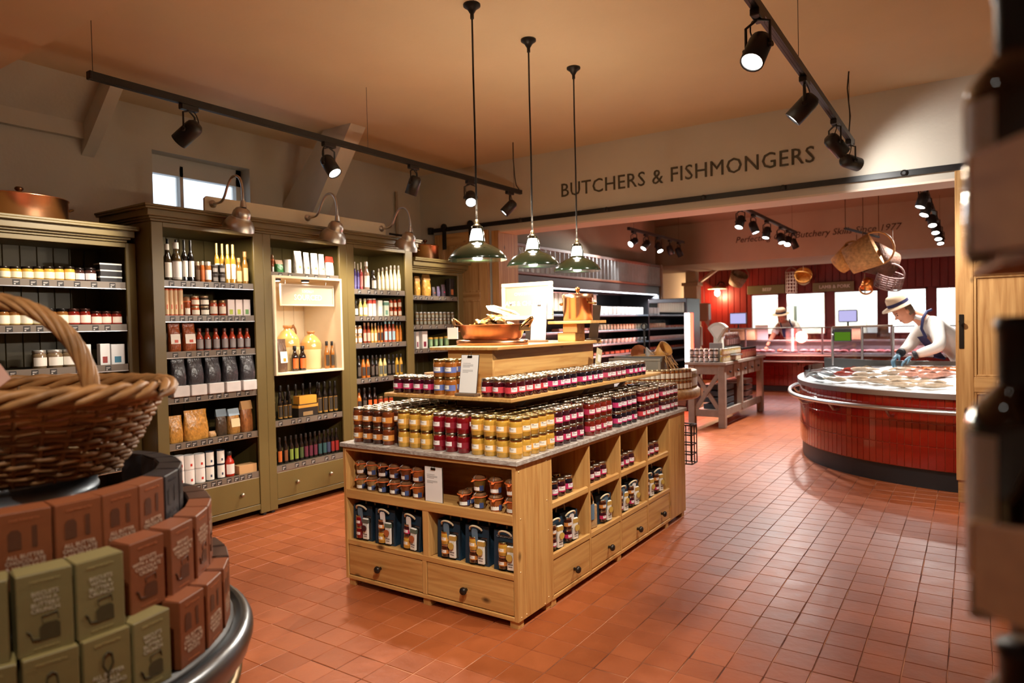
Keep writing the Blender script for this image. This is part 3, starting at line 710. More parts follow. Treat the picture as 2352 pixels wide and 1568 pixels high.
# kind: (shape, object name, category, words, (body, cap, label, extra))
KIND = {
 'squat_white': ('sauce','liqueur_bottle','bottle','clear necked dark bottle with white label',((52,42,26),(225,225,215),(236,230,216),None)),
 'patterned': ('sauce','liqueur_bottle','bottle','bottle with black pattern on its white label',((74,58,30),(225,225,215),(232,230,224),(190,186,178))),
 'wine_white': ('wine','wine_bottle','bottle','black wine bottle with tall white label',((16,14,14),(20,18,20),(228,224,214),None)),
 'spice_dark': ('jar','spice_jar','jar','dark spice jar',((70,44,24),(190,170,140),(90,66,40),None)),
 'spice_orange': ('jar','spice_jar','jar','orange spice jar',((176,92,40),(200,190,170),(186,100,50),None)),
 'whitelid': ('jar','preserve_jar','jar','white labelled jar with pale lid',((150,96,50),(226,220,210),(240,236,228),None)),
 'tub': ('tub','pudding_tub','tub','charcoal pudding tub',((70,62,58),(60,54,52),(150,142,136),None)),
 'gold_wine': ('wine','dessert_wine','bottle','golden dessert wine bottle with white label',((190,140,54),(196,170,110),(240,232,214),None)),
 'cork': ('sauce','cordial_bottle','bottle','small corked bottle with pale label and tag',((150,110,50),(190,140,90),(232,206,150),None)),
 'tall_tin': ('can','cheese_straw_tube','tube','tall red and cream biscuit tube',((214,86,50),None,(238,206,160),(224,92,56))),
 'kilner': ('kilner','clip_jar','jar','small clip top jar with paper label',((150,70,30),None,(240,232,216),None)),
 'cream_jar': ('jar','relish_jar','jar','squat relish jar with cream label',((176,84,46),(196,180,150),(238,226,206),None)),
 'dark_jar': ('jar','pickle_jar','jar','squat dark pickle jar with white label',((52,46,38),(196,180,150),(236,228,212),None)),
 'relish_jar': ('jar','relish_jar','jar','red relish jar with white label',((170,60,26),(150,120,84),(236,222,200),None)),
 'carton_lime': ('box','cracker_carton','carton','white cracker carton with lime green foot',((228,212,206),None,None,(186,196,70))),
 'carton_green': ('box','cracker_carton','carton','white cracker carton with leaf green foot',((224,210,204),None,None,(108,150,86))),
 'clear_bag': ('bag','snack_pouch','pouch','clear snack pouch with white label and red dot',((150,72,32),None,(242,234,220),(206,70,40))),
 'red_sauce': ('sauce','tomato_sauce','bottle','tomato sauce bottle with grey label',((172,58,28),(90,42,30),(150,140,138),(40,34,36))),
 'coffee_bag': ('bag','coffee_bag','bag','black coffee bag standing in a white tray',((56,54,58),None,None,None)),
 'pasta_bag': ('bag','pasta_bag','bag','clear bag of golden pasta shapes',((190,134,60),None,None,None)),
 'loaf': ('bag','biscuit_pack','packet','small pale biscuit packet lying low',((190,146,96),None,None,None)),
 'mix_bag': ('bag','muesli_bag','bag','dark cereal bag with blue grey header',((74,58,44),(110,130,144),None,None)),
 'blue_bag': ('bag','muesli_bag','bag','cereal bag with sky blue card header',((170,120,60),(166,190,206),(226,206,160),None)),
 'brown_bag': ('bag','nut_bag','bag','bag of mixed nuts with tan card header',((150,94,52),(196,150,96),None,None)),
 'white_tin': ('can','white_tin','tin','white canister with small red spot',((214,210,206),None,(232,226,220),(190,44,30))),
 'navy_tin': ('can','navy_tin','tin','navy tin with white fish label',((30,40,56),None,(230,224,214),(46,66,92))),
 'passata': ('sauce','passata_jar','jar','tall jar of red passata',((176,40,18),(40,34,30),(236,222,214),None)),
 'hamper': ('box','card_punnet','box','open card punnet of nuts',((196,152,104),None,None,None)),
 'pear': ('bag','green_pouch','pouch','green pouch tied with brown string',((52,130,64),(150,110,66),None,None)),
 'whitetub': ('can','white_tub','tub','stacked white baking tubs',((236,230,220),None,(244,240,232),None)),
 'flour': ('bag','flour_bag','bag','white paper flour bag',((238,228,214),None,None,(222,164,96))),
 'redflour': ('bag','flour_bag','bag','white flour bag with red top',((236,226,212),(206,70,52),None,None)),
 'orange_pouch': ('bag','coffee_bag','bag','black coffee pouch with orange side in the niche',((90,66,50),None,(230,224,216),(220,130,40))),
 'orange_beer': ('sauce','sauce_bottle','bottle','dark sauce bottle with bright orange label',((34,18,12),(24,18,16),(230,104,40),None)),
 'small_oil': ('sauce','dressing_bottle','bottle','slim dressing bottle with black label',((150,92,34),(30,26,24),(60,46,30),None)),
 'stone_big': ('stone','stoneware_jar','jar','big stoneware flagon with brown handle',((222,196,146),(1,1,1))),
 'stone_small': ('stone','stoneware_jar','jar','smaller stoneware flagon with honey glazed shoulder',((222,196,146),)),
 'oil': ('sauce','oil_bottle','bottle','dark oil bottle with gold edged label',((28,22,18),(30,26,24),(58,48,36),(170,124,52))),
 'gin_purple': ('wine','gin_bottle','bottle','purple gin bottle',((84,72,140),(226,214,190),(120,110,170),None)),
 'gin_red': ('wine','gin_bottle','bottle','red gin bottle',((170,60,60),(226,214,190),(206,120,110),None)),
 'gin_clear': ('sauce','gin_bottle','bottle','clear gin bottle with white label',((150,120,100),(232,222,206),(238,236,226),None)),
 'dark_small': ('sauce','tonic_bottle','bottle','short dark bottle with pale label',((40,34,28),(40,36,32),(214,210,196),None)),
 'cream_bot': ('sauce','cream_bottle','bottle','cream liqueur bottle with grey cap',((222,206,166),(110,100,88),(238,228,200),None)),
 'cream_bot2': ('sauce','dressing_bottle','bottle','mustard dressing bottle with white label',((206,178,104),(226,214,180),(238,232,216),None)),
 'redpack': ('box','spice_carton','carton','white spice carton with red stripe',((232,222,210),(206,66,50),(240,234,226),None)),
 'white_box': ('box','tea_carton','carton','plain pale tea carton',((206,198,184),None,(226,222,212),None)),
 'pattern_box': ('box','tea_carton','carton','green patterned tea carton',((196,206,184),(90,130,110),None,(110,150,130))),
 'chutney': ('jar','chutney_jar','jar','squat red chutney jar',((170,60,34),(150,70,44),(226,206,186),(190,130,60))),
 'white_pot': ('jar','paste_pot','jar','small paste pot with white label',((206,150,96),(226,210,190),(238,228,214),None)),
 'pink_bot': ('sauce','sauce_bottle','bottle','brown sauce bottle with pink label',((140,60,36),(180,130,90),(232,170,150),None)),
 'yellow_bot': ('sauce','sauce_bottle','bottle','yellow mustard sauce bottle',((206,150,66),(190,160,120),(240,214,170),None)),
 'orange_dark': ('sauce','sauce_bottle','bottle','dark sauce bottle with orange shoulder',((206,120,50),(40,34,30),(56,46,44),None)),
 'blue_bot': ('sauce','sauce_bottle','bottle','pale blue capped sauce bottle',((190,90,60),(150,206,214),(170,206,214),None)),
 'orange_bot': ('sauce','sauce_bottle','bottle','orange wrapped hot sauce bottle',((222,130,44),(30,28,28),(230,140,50),None)),
 'black_bot': ('sauce','dressing_bottle','bottle','black dressing bottle',((30,24,22),(40,36,34),(84,72,62),None)),
 'or_bot': ('sauce','dressing_bottle','bottle','orange dressing bottle with dark label',((206,112,40),(50,44,42),(66,54,46),None)),
 'cr_bot': ('sauce','dressing_bottle','bottle','cream dressing bottle with dark label',((214,186,120),(50,44,42),(96,96,84),None)),
 'gd_bot': ('sauce','dressing_bottle','bottle','golden dressing bottle with dark label',((214,160,60),(50,44,42),(80,70,56),None)),
 'gold_bag': ('bag','popcorn_bag','bag','gold foil popcorn bag',((200,146,64),(150,110,54),None,(226,190,120))),
 'orange_sweet': ('bag','sweet_bag','bag','small sweet bag with orange spot',((90,80,84),None,None,(240,110,60))),
 'purple_sweet': ('bag','sweet_bag','bag','small lilac sweet bag',((130,116,150),None,None,(150,140,190))),
 'pink_sweet': ('bag','sweet_bag','bag','small sweet bag with pink spot',((96,80,92),None,None,(240,70,120))),
 'black_box': ('box','chocolate_box','box','upright black chocolate box with copper print',((40,32,28),None,None,(190,110,60))),
 'small_jar': ('jar','spice_jar','jar','tiny spice jar with steel lid',((110,84,54),(170,170,166),(120,118,104),None)),
 'rice_box': ('box','rice_box','box','white rice box with wine glass picture',((236,230,224),None,None,(130,36,60))),
 'green_pot': ('tub','dip_tub','tub','mint green dip tub with gold film',((150,196,150),(206,160,60),(170,206,150),None)),
 'yellow_jar': ('jar','mustard_jar','jar','mustard jar with cream label',((206,160,62),(40,32,26),(228,222,190),None)),
 'plum_jar': ('jar','chutney_jar','jar','dark chutney jar with lilac label',((60,34,30),(36,28,26),(214,204,204),None)),
 'tray_pack': ('box','tinned_tray','tray','shrink wrapped tray of tiny tins',((30,28,30),(214,216,208),None,None)),
 'white_jar': ('jar','honey_jar','jar','dark capped jar with square white label',((130,84,40),(26,22,20),(236,228,206),(214,196,130))),
 'red_jar': ('jar','jam_jar','jar','jam jar with white and red label',((110,26,18),(60,34,28),(236,222,206),(190,60,40))),
 'glass_jar': ('jar','pate_jar','jar','low glass jar with steel lid',((120,100,74),(190,186,176),(234,228,216),None)),
 'white_carton': ('box','fish_carton','carton','white carton with red print',((232,232,230),None,None,(150,50,44))),
 'fish_carton': ('box','fish_carton','carton','white carton with a blue fish',((236,238,238),None,None,(60,130,160))),
 'card_box': ('box','card_box','box','cream card box with brown print',((222,206,164),None,None,(150,120,80))),
 'label_bag': ('bag','dried_fruit_bag','bag','dark dried fruit bag with white card label',((84,38,30),None,(240,234,224),(196,50,36))),
}
for c, rgb in dict(orange=(190,96,36), brown=(120,70,36), green=(120,140,54), dkgreen=(70,84,44), plum=(96,34,52), teal=(44,80,82), blue=(52,60,86), red=(140,30,26)).items():
    KIND['cordial_'+c] = ('sauce','cordial_bottle','bottle','dark cordial bottle with %s label' % {'dkgreen':'dark green','green':'lime green'}.get(c, c), ((24,16,14),(40,32,28),rgb,None))
KIND['gold_top'] = ('box','gift_carton','carton','golden gift carton on top of the black one',((214,152,54),None,None,None))
KIND['gold_box'] = ('box','gift_carton','carton','black gift carton with small bottles printed on it',((40,34,28),(206,146,56),None,(150,120,80)))
def put(kind, x, y, z, w, h, label, group, rz=0.0):
    shape, name, cat, words, cols = KIND[kind]
    parts = shape_parts(shape, cols)
    if len(label.replace(',', ' ').split()) > 16: label = label.replace(' of tall dresser', '')
    if len(label.replace(',', ' ').split()) > 16: label = label.replace(' with ', ', ').replace(' small ', ' ')
    o = link(name, parts[0][1], None, (x, y, z), (0,0,rz), (min(w, .13) if shape in ('bag', 'box') else w, w, h)); tag(o, label, cat, group)
    for n, me in parts[1:]: link(n, me, o)
    return o
def stock(phrase, x, z, items, y0, y1):
    """one shelf: items (kind, y, diameter, height, number stacked)"""
    hi = max(i[1]+i[2]/2 for i in items); k = 1.0
    if hi > y1-.004: k = (y1-.004-y0)/(hi-y0)
    seen = {}; tot = {}
    for it in items: tot[it[0]] = tot.get(it[0], 0)+1
    for kind, y, w, h, n in items:
        seen[kind] = seen.get(kind, 0)+1
        words = KIND[kind][3]; y = y0+(y-y0)*k
        pre = '' if tot[kind] == 1 else ORD[seen[kind]]+' '
        post = '' if tot[kind] == 1 else ' from left'
        ww = min(w, w*k+.002)
        for s in range(n):
            lay = '' if n == 1 else (['lower ','upper '] if n == 2 else ['bottom ','middle ','top '])[s]
            xx = x-(0.0 if KIND[kind][0] != 'bag' else .01)
            o = put(kind, xx, y, z+s*(h+.0005)+.0005, ww, h, (lay+pre+words+post+', '+phrase).strip(), 'goods on the '+phrase.replace('the ', ''), random.uniform(-.12,.12) if KIND[kind][0] != 'box' else random.uniform(-.03,.03))
SHELF_DATA = [
 ('B1 top shelf',-5.19,2.005,[('squat_white',2.975,0.063,0.287,1),('patterned',3.051,0.08,0.304,1),('wine_white',3.122,0.049,0.331,1),('wine_white',3.178,0.051,0.333,1),('spice_dark',3.234,0.042,0.166,1),('spice_orange',3.279,0.036,0.172,1),('whitelid',3.331,0.054,0.172,1),('tub',3.393,0.061,0.075,2),('tub',3.462,0.059,0.077,2),('gold_wine',3.521,0.043,0.326,1),('gold_wine',3.574,0.045,0.332,1),('cork',3.632,0.05,0.222,1),('cork',3.696,0.052,0.28,1)]),
 ('B1 second shelf',-5.19,1.735,[('tall_tin',2.957,0.036,0.212,1),('tall_tin',2.996,0.035,0.213,1),('tall_tin',3.034,0.033,0.214,1),('tall_tin',3.076,0.041,0.215,1),('kilner',3.13,0.058,0.157,1),('cream_jar',3.202,0.072,0.08,2),('dark_jar',3.286,0.077,0.081,2),('relish_jar',3.371,0.069,0.13,1),('relish_jar',3.455,0.065,0.131,1),('carton_lime',3.533,0.065,0.137,1),('carton_lime',3.612,0.064,0.138,1),('carton_green',3.692,0.067,0.14,1)]),
 ('B1 third shelf',-5.19,1.455,[('clear_bag',3.013,0.093,0.223,1),('clear_bag',3.137,0.102,0.221,1),('red_sauce',3.226,0.056,0.181,1),('red_sauce',3.296,0.055,0.18,1),('red_sauce',3.374,0.059,0.179,1),('red_sauce',3.455,0.056,0.178,1),('red_sauce',3.528,0.057,0.177,1),('red_sauce',3.604,0.058,0.176,1),('red_sauce',3.675,0.054,0.175,1)]),
 ('B1 fourth shelf',-5.19,1.105,[('coffee_bag',3.007,0.123,0.293,1),('coffee_bag',3.153,0.144,0.294,1),('coffee_bag',3.311,0.142,0.29,1),('coffee_bag',3.474,0.144,0.282,1),('coffee_bag',3.645,0.139,0.283,1)]),
 ('B1 fifth shelf',-5.19,0.745,[('pasta_bag',2.998,0.113,0.209,1),('pasta_bag',3.18,0.206,0.237,1),('loaf',3.332,0.062,0.046,1),('mix_bag',3.417,0.089,0.214,1),('blue_bag',3.536,0.11,0.206,1),('brown_bag',3.668,0.114,0.258,1)]),
 ('B1 bottom shelf',-5.19,0.395,[('white_tin',2.954,0.042,0.126,2),('white_tin',3.016,0.072,0.123,2),('white_tin',3.1,0.08,0.119,2),('white_tin',3.191,0.084,0.117,2),('navy_tin',3.282,0.069,0.119,2),('navy_tin',3.383,0.066,0.117,2),('passata',3.469,0.078,0.207,1),('hamper',3.622,0.172,0.073,1)]),
 ('B2 top shelf',-5.19,2.1,[('kilner',3.942,0.027,0.185,1),('pear',4.017,0.085,0.136,1),('whitetub',4.112,0.065,0.146,1),('flour',4.24,0.086,0.234,1),('flour',4.342,0.068,0.228,1),('flour',4.439,0.075,0.227,1),('flour',4.532,0.063,0.225,1),('redflour',4.634,0.088,0.206,1)]),
 ('B2 niche',-5.19,1.215,[('orange_pouch',4.018,0.099,0.297,1),('orange_beer',4.159,0.061,0.232,1),('orange_beer',4.247,0.069,0.228,1),('small_oil',4.545,0.05,0.263,1),('small_oil',4.613,0.046,0.261,1)]),
 ('B2 niche jars',-5.33,1.215,[('stone_big',4.192,0.214,0.421,1),('stone_small',4.462,0.201,0.362,1)]),
 ('B2 fourth shelf',-5.19,0.8,[('oil',3.977,0.041,0.246,1),('oil',4.033,0.041,0.247,1),('oil',4.084,0.036,0.247,1),('oil',4.436,0.048,0.299,1),('oil',4.505,0.05,0.302,1),('oil',4.574,0.047,0.301,1),('oil',4.638,0.044,0.301,1)]),
 ('B2 fourth box',-5.19,0.8,[('gold_box',4.256,0.226,0.119,1)]),
 ('B2 bottom shelf',-5.19,0.4,[('cordial_orange',3.959,0.041,0.243,1),('cordial_brown',4.025,0.041,0.243,1),('cordial_green',4.088,0.041,0.243,1),('cordial_green',4.146,0.042,0.242,1),('cordial_dkgreen',4.206,0.042,0.242,1),('cordial_plum',4.262,0.042,0.242,1),('cordial_plum',4.316,0.043,0.242,1),('cordial_plum',4.372,0.043,0.242,1),('cordial_teal',4.429,0.043,0.241,1),('cordial_teal',4.487,0.044,0.241,1),('cordial_blue',4.537,0.044,0.241,1),('cordial_red',4.591,0.044,0.241,1),('cordial_red',4.645,0.045,0.24,1)]),
 ('B3 top shelf',-5.19,2.0,[('gin_purple',4.928,0.029,0.28,1),('gin_purple',4.971,0.028,0.265,1),('gin_red',5.016,0.035,0.282,1),('gin_clear',5.091,0.065,0.29,1),('dark_small',5.192,0.066,0.206,1),('cream_bot',5.277,0.041,0.229,1),('cream_bot',5.337,0.041,0.244,1),('cream_bot',5.402,0.046,0.254,1),('cream_bot',5.469,0.043,0.273,1),('cream_bot',5.533,0.042,0.277,1),('cream_bot',5.598,0.043,0.279,1)]),
 ('B3 second shelf',-5.19,1.73,[('dark_small',4.933,0.044,0.155,1),('cream_bot2',4.999,0.044,0.18,1),('cream_bot2',5.066,0.048,0.181,1),('redpack',5.136,0.044,0.182,1),('redpack',5.199,0.041,0.184,1),('white_box',5.284,0.063,0.167,1),('pattern_box',5.384,0.07,0.16,1),('chutney',5.471,0.044,0.089,2),('chutney',5.539,0.043,0.09,2),('chutney',5.615,0.052,0.093,2)]),
 ('B3 third shelf',-5.19,1.455,[('white_pot',4.917,0.027,0.091,2),('white_pot',4.973,0.048,0.091,2),('pink_bot',5.047,0.04,0.21,1),('pink_bot',5.106,0.04,0.21,1),('yellow_bot',5.161,0.032,0.203,1),('yellow_bot',5.211,0.033,0.205,1),('orange_dark',5.259,0.029,0.212,1),('orange_dark',5.307,0.031,0.214,1),('blue_bot',5.369,0.042,0.232,1),('blue_bot',5.433,0.04,0.232,1),('blue_bot',5.496,0.04,0.232,1),('orange_bot',5.556,0.036,0.212,1),('orange_bot',5.613,0.035,0.212,1)]),
 ('B3 fourth shelf',-5.19,1.1,[('black_bot',4.95,0.044,0.228,1),('or_bot',5.015,0.044,0.227,1),('or_bot',5.081,0.043,0.226,1),('black_bot',5.15,0.041,0.226,1),('black_bot',5.211,0.038,0.225,1),('cr_bot',5.274,0.044,0.224,1),('cr_bot',5.341,0.041,0.224,1),('black_bot',5.408,0.044,0.223,1),('black_bot',5.475,0.039,0.222,1),('gd_bot',5.537,0.039,0.221,1),('gd_bot',5.603,0.042,0.221,1)]),
 ('B3 fifth shelf',-5.19,0.745,[('or_bot',4.936,0.047,0.251,1),('black_bot',5.009,0.048,0.251,1),('orange_beer',5.081,0.049,0.25,1),('orange_beer',5.154,0.047,0.244,1),('relish_jar',5.237,0.052,0.145,1),('relish_jar',5.315,0.05,0.144,1),('relish_jar',5.393,0.05,0.142,1)]),
 ('D top shelf',-5.3,1.97,[('gold_bag',5.992,0.08,0.219,1),('gold_bag',6.149,0.116,0.247,1),('orange_sweet',6.285,0.05,0.108,1),('purple_sweet',6.37,0.047,0.118,1),('pink_sweet',6.46,0.059,0.143,1),('black_box',6.589,0.088,0.219,1)]),
 ('D second shelf',-5.3,1.63,[('small_jar',5.972,0.044,0.075,2),('small_jar',6.042,0.044,0.075,2),('small_jar',6.114,0.045,0.075,2),('small_jar',6.187,0.045,0.075,2),('small_jar',6.26,0.046,0.076,2),('small_jar',6.335,0.046,0.076,2),('small_jar',6.411,0.046,0.076,2),('small_jar',6.488,0.047,0.076,2),('small_jar',6.566,0.047,0.076,2),('small_jar',6.646,0.047,0.076,2)]),
 ('D third shelf',-5.3,1.36,[('rice_box',5.953,0.048,0.197,1),('rice_box',6.064,0.089,0.2,1),('green_pot',6.193,0.059,0.124,1),('green_pot',6.29,0.055,0.124,1),('green_pot',6.382,0.053,0.125,1),('green_pot',6.487,0.069,0.13,1)]),
 ('A top shelf',-5.4,1.99,[('yellow_jar',1.958,0.075,0.085,1),('yellow_jar',2.026,0.074,0.086,1),('yellow_jar',2.096,0.073,0.09,1),('yellow_jar',2.163,0.068,0.094,1),('yellow_jar',2.228,0.073,0.098,1),('yellow_jar',2.293,0.066,0.102,1),('yellow_jar',2.362,0.072,0.106,1),('plum_jar',2.429,0.067,0.1,1),('plum_jar',2.503,0.078,0.104,1),('tray_pack',2.631,0.157,0.048,3)]),
 ('A second shelf',-5.4,1.675,[('white_jar',1.952,0.082,0.115,1),('white_jar',2.021,0.071,0.116,1),('white_jar',2.09,0.082,0.117,1),('white_jar',2.167,0.087,0.117,1),('white_jar',2.245,0.084,0.118,1),('white_jar',2.322,0.081,0.119,1),('red_jar',2.4,0.08,0.119,1),('red_jar',2.48,0.073,0.12,1),('red_jar',2.557,0.074,0.101,1),('red_jar',2.63,0.07,0.101,1),('red_jar',2.705,0.076,0.1,1)]),
 ('A third shelf',-5.4,1.375,[('glass_jar',2.162,0.088,0.129,1),('glass_jar',2.259,0.102,0.129,1),('glass_jar',2.355,0.093,0.129,1),('white_carton',2.468,0.058,0.159,1),('white_carton',2.595,0.07,0.159,1),('fish_carton',2.685,0.098,0.153,1)]),
 ('A fourth shelf',-5.4,1.04,[('dark_small',2.627,0.066,0.128,1),('dark_small',2.711,0.089,0.12,1)]),
 ('A fifth shelf',-5.4,0.62,[('card_box',2.36,0.069,0.183,1),('card_box',2.463,0.139,0.184,1),('label_bag',2.583,0.102,0.314,1),('label_bag',2.686,0.102,0.314,1)]),
]
PH = {'B1':'left bay of tall dresser','B2':'middle bay of tall dresser','B3':'right bay of tall dresser','D':'far low dresser','A':'dresser behind the basket'}
LIM = {'B1':(2.905,3.688),'B2':(3.87,4.648),'B3':(4.845,5.588),'D':(5.775,6.638),'A':(1.285,2.72)}
for nm, x, z, items in SHELF_DATA:
    k, rest_ = nm.split(' ', 1)
    if 'niche' in rest_: stock('lit niche of the tall dresser', x, 1.2225, items, 3.9, 4.625); continue
    if 'box' in rest_: rest_ = 'fourth shelf'
    stock('%s, %s' % (rest_, PH[k]), x, z-.006, items, *LIM[k])
# gold carton standing on the black one, and more dark bottles in the second rank
put('gold_top', -5.19, 4.256, .914, .2, .075, 'golden gift carton on the black one, fourth shelf, middle bay', 'goods on the middle bay')
rnd = random.Random(4)
for k in range(8): put('oil', -5.27, 3.96+k*.085, .794, .047, .3, '%s dark oil bottle from left in the back rank, fourth shelf, middle bay' % ORD[k+1], 'dark oil bottles in the back rank')
for k in range(4): put('gold_wine', -5.26, 3.44+k*.052, 1.999, .045, .34, '%s golden wine from left in the back rank, top shelf, left bay' % ORD[k+1], 'golden wines in the back rank')
for k in range(3): put('wine_white', -5.28, 2.96+k*.07, 1.999, .05, .34, '%s black wine from left in the back rank, top shelf, left bay' % ORD[k+1], 'black wines in the back rank')
# white card trays in front of the coffee bags
for k, y in enumerate((3.0,3.146,3.297,3.452,3.607)):
    t = tag(obj('coffee_tray', B(-.05, .055, -.066, .066, 0, .085, .004), pm((206,200,196), .5, noise=.08, nscale=12), None, (-5.145, y, 1.101)), '%s white foil tray from left under the coffee bags' % ORD[k+1], 'tray', 'white trays under the coffee bags')
for o in bpy.data.objects:
    if o.name.startswith('coffee_bag') and abs(o.location.z-1.0995) < .01: o.location.z = 1.187; o.location.x = -5.15; o.scale = (.125, o.scale[1]*.92, .205)
# ================================================================== pine island
PZ, PX_, PY = M_PINE['z'], M_PINE['x'], M_PINE['y']
def round_knob(par, loc, axis):
    T = Matrix.Translation(loc) @ (Matrix.Rotation(PI/2,4,'X') if axis == '-y' else Matrix.Rotation(PI/2,4,'Y'))
    return obj('knob', MB().lathe([(.01,-.002),(.009,.012),(.014,.016),(.021,.024),(.022,.032),(.016,.041),(0,.044)], 14, T=T), pm((62,56,52), .35, metal=.8), par)
IX0, IX1, IY0 = -3.28, -1.985, 2.97
t = thing('pine_cabinet', 'front pine cabinet of the island with clip jars and gift bags', 'cabinet', (0,0,0))
obj('side_panel', B(IX0, IX0+.025, IY0, 3.325, .04, .865, .003), PZ, t)
for k, (a, b2) in enumerate(((2.97,3.055),(3.056,3.18),(3.181,3.325))): obj('side_board', B(IX1-.025, IX1, a, b2, .04, .865, .0015), PZ, t)
obj('back_panel', B(IX0+.025, IX1-.025, 3.30, 3.325, .04, .845), PX_, t)
obj('top_rail', B(IX0+.025, IX1-.025, IY0, 3.30, .845, .865, .002), PX_, t)
obj('shelf', B(IX0+.025, IX1-.025, IY0+.01, 3.30, .572, .595, .002), PX_, t)
obj('shelf_lip', B(IX0+.025, IX1-.025, IY0, IY0+.02, .548, .604, .003), PX_, t)
obj('lower_shelf', B(IX0+.025, IX1-.025, IY0+.01, 3.30, .262, .285, .002), PX_, t)
obj('lower_lip', B(IX0+.025, IX1-.025, IY0, IY0+.02, .258, .29, .003), PX_, t)
obj('divider', B(-2.645, -2.615, IY0, 3.30, .066, .26, .002), PZ, t); obj('divider', B(-2.637, -2.592, IY0+.002, 3.30, .288, .572, .002), PZ, t)
obj('bottom_rail', B(IX0+.025, IX1-.025, IY0, 3.30, .04, .064, .003), PX_, t)
for a, b2, kx in ((IX0+.03, -2.650, -2.982), (-2.61, IX1-.03, -2.33)):
    d = obj('drawer', B(a, b2, IY0+.004, IY0+.03, .069, .254, .003), PX_, t); round_knob(d, (kx, IY0+.004, .15), '-y')
for x in (-3.235, -2.625, -2.02): obj('foot', B(x-.026, x+.026, IY0+.012, IY0+.064, 0, .04), PZ, t)
for y in (3.27,): obj('foot', B(-2.05, -1.997, y, y+.05, 0, .04), PZ, t); obj('foot', B(-3.26, -3.21, y, y+.05, 0, .04), PZ, t)
m = MB()
for y, z in ((3.0,.83),(3.03,.845),(3.28,.84),(3.0,.06),(3.28,.075),(3.24,.05),(3.0,.3),(3.29,.45),(3.01,.58),(3.28,.62),(3.05,.06)): m.lathe([(.0045,0),(.004,.002),(0,.0025)], 6, T=Matrix.Translation((IX1,y,z)) @ Matrix.Rotation(PI/2,4,'Y'))
o = obj('nail_heads', m, pm((232,200,150), .4), t); o['kind'] = 'stuff'
t = thing('pine_cabinet', 'long pine cabinet with four open bays along the right of the island', 'cabinet', (0,0,0))
YB = [3.332, 3.80, 4.25, 4.715, 5.158]
obj('back_panel', B(-2.36, -2.34, 3.335, 5.155, .04, .865), PY, t)
obj('top_rail', B(-2.34, IX1, 3.33, 5.16, .845, .865, .002), PY, t); obj('bottom_rail', B(-2.34, IX1, 3.33, 5.16, .036, .06, .003), PY, t)
for y in YB: obj('divider', B(-2.34, IX1, y-.009, y+.009, .06, .845, .002), PZ, t)
KY = (3.585, 4.054, 4.518, 4.971)
for k in range(4):
    a, b2 = YB[k]+.009, YB[k+1]-.009
    obj('shelf', B(-2.34, IX1-.02, a, b2, .555, .575, .002), PY, t); obj('shelf_lip', B(IX1-.03, IX1-.004, a, b2, .548, .592, .008), PY, t)
    obj('lower_shelf', B(-2.34, IX1-.02, a, b2, .268, .285, .002), PY, t); obj('lower_lip', B(IX1-.02, IX1, a, b2, .264, .297, .003), PY, t)
    d = obj('drawer', B(IX1-.03, IX1-.004, a+.004, b2-.004, .064, .26, .003), PY, t); round_knob(d, (IX1-.004, KY[k], .138), '+x')
for y in (3.345, 4.22, 5.09): obj('foot', B(-2.04, IX1-.006, y-.026, y+.026, 0, .036), PZ, t)
t = thing('pine_cabinet', 'far end pine cabinet of the island with a plain boarded side', 'cabinet', (0,0,0))
for k, (a, b2) in enumerate(((5.17,5.28),(5.281,5.40),(5.401,5.50))): obj('side_board', B(IX1-.025, IX1, a, b2, .04, .865, .0015), PZ, t)
obj('front_panel', B(IX0, IX1-.025, 5.17, 5.19, .04, .865), PX_, t); obj('back_panel', B(IX0, IX1-.025, 5.48, 5.50, .04, .865), PX_, t)
obj('side_panel', B(IX0, IX0+.025, 5.19, 5.48, .04, .865), PZ, t)
for x in (-3.24, -2.02): obj('foot', B(x-.026, x+.026, 5.43, 5.48, 0, .04), PZ, t)
t = thing('pine_cabinet', 'left boarded side of the island facing the green dressers', 'cabinet', (0,0,0))
obj('back_panel', B(-2.9, -2.88, 3.335, 5.16, .04, .865), PY, t); obj('front_panel', B(IX0, IX0+.025, 3.33, 5.165, .04, .865, .003), PY, t)
for y in (3.4, 5.1): obj('foot', B(-3.27, -3.22, y-.026, y+.026, 0, .04), PZ, t)
def slate_top():
    m = bpy.data.materials.new('m_greywash'); m.use_nodes = True; nt = m.node_tree; b = nt.nodes['Principled BSDF']
    tc = nt.nodes.new('ShaderNodeTexCoord'); mp = nt.nodes.new('ShaderNodeMapping'); mp.inputs['Scale'].default_value = (1,1,3)
    n = nt.nodes.new('ShaderNodeTexNoise'); n.inputs['Scale'].default_value = 22; n.inputs['Detail'].default_value = 7; n.inputs['Distortion'].default_value = 1.2
    nt.links.new(tc.outputs['Object'], mp.inputs[0]); nt.links.new(mp.outputs[0], n.inputs['Vector'])
    r = nt.nodes.new('ShaderNodeValToRGB'); e = r.color_ramp.elements
    e[0].position = .34; e[0].color = lin((140,124,112))+(1,); e[1].position = .62; e[1].color = lin((190,184,176))+(1,)
    nt.links.new(n.outputs['Fac'], r.inputs[0]); nt.links.new(r.outputs[0], b.inputs['Base Color']); b.inputs['Roughness'].default_value = .5
    return m
tag(obj('island_worktop', B(-3.295, -1.968, 2.958, 5.512, .866, .893, .003), slate_top()), 'grey washed worktop on the pine island carrying the jam jars', 'worktop')

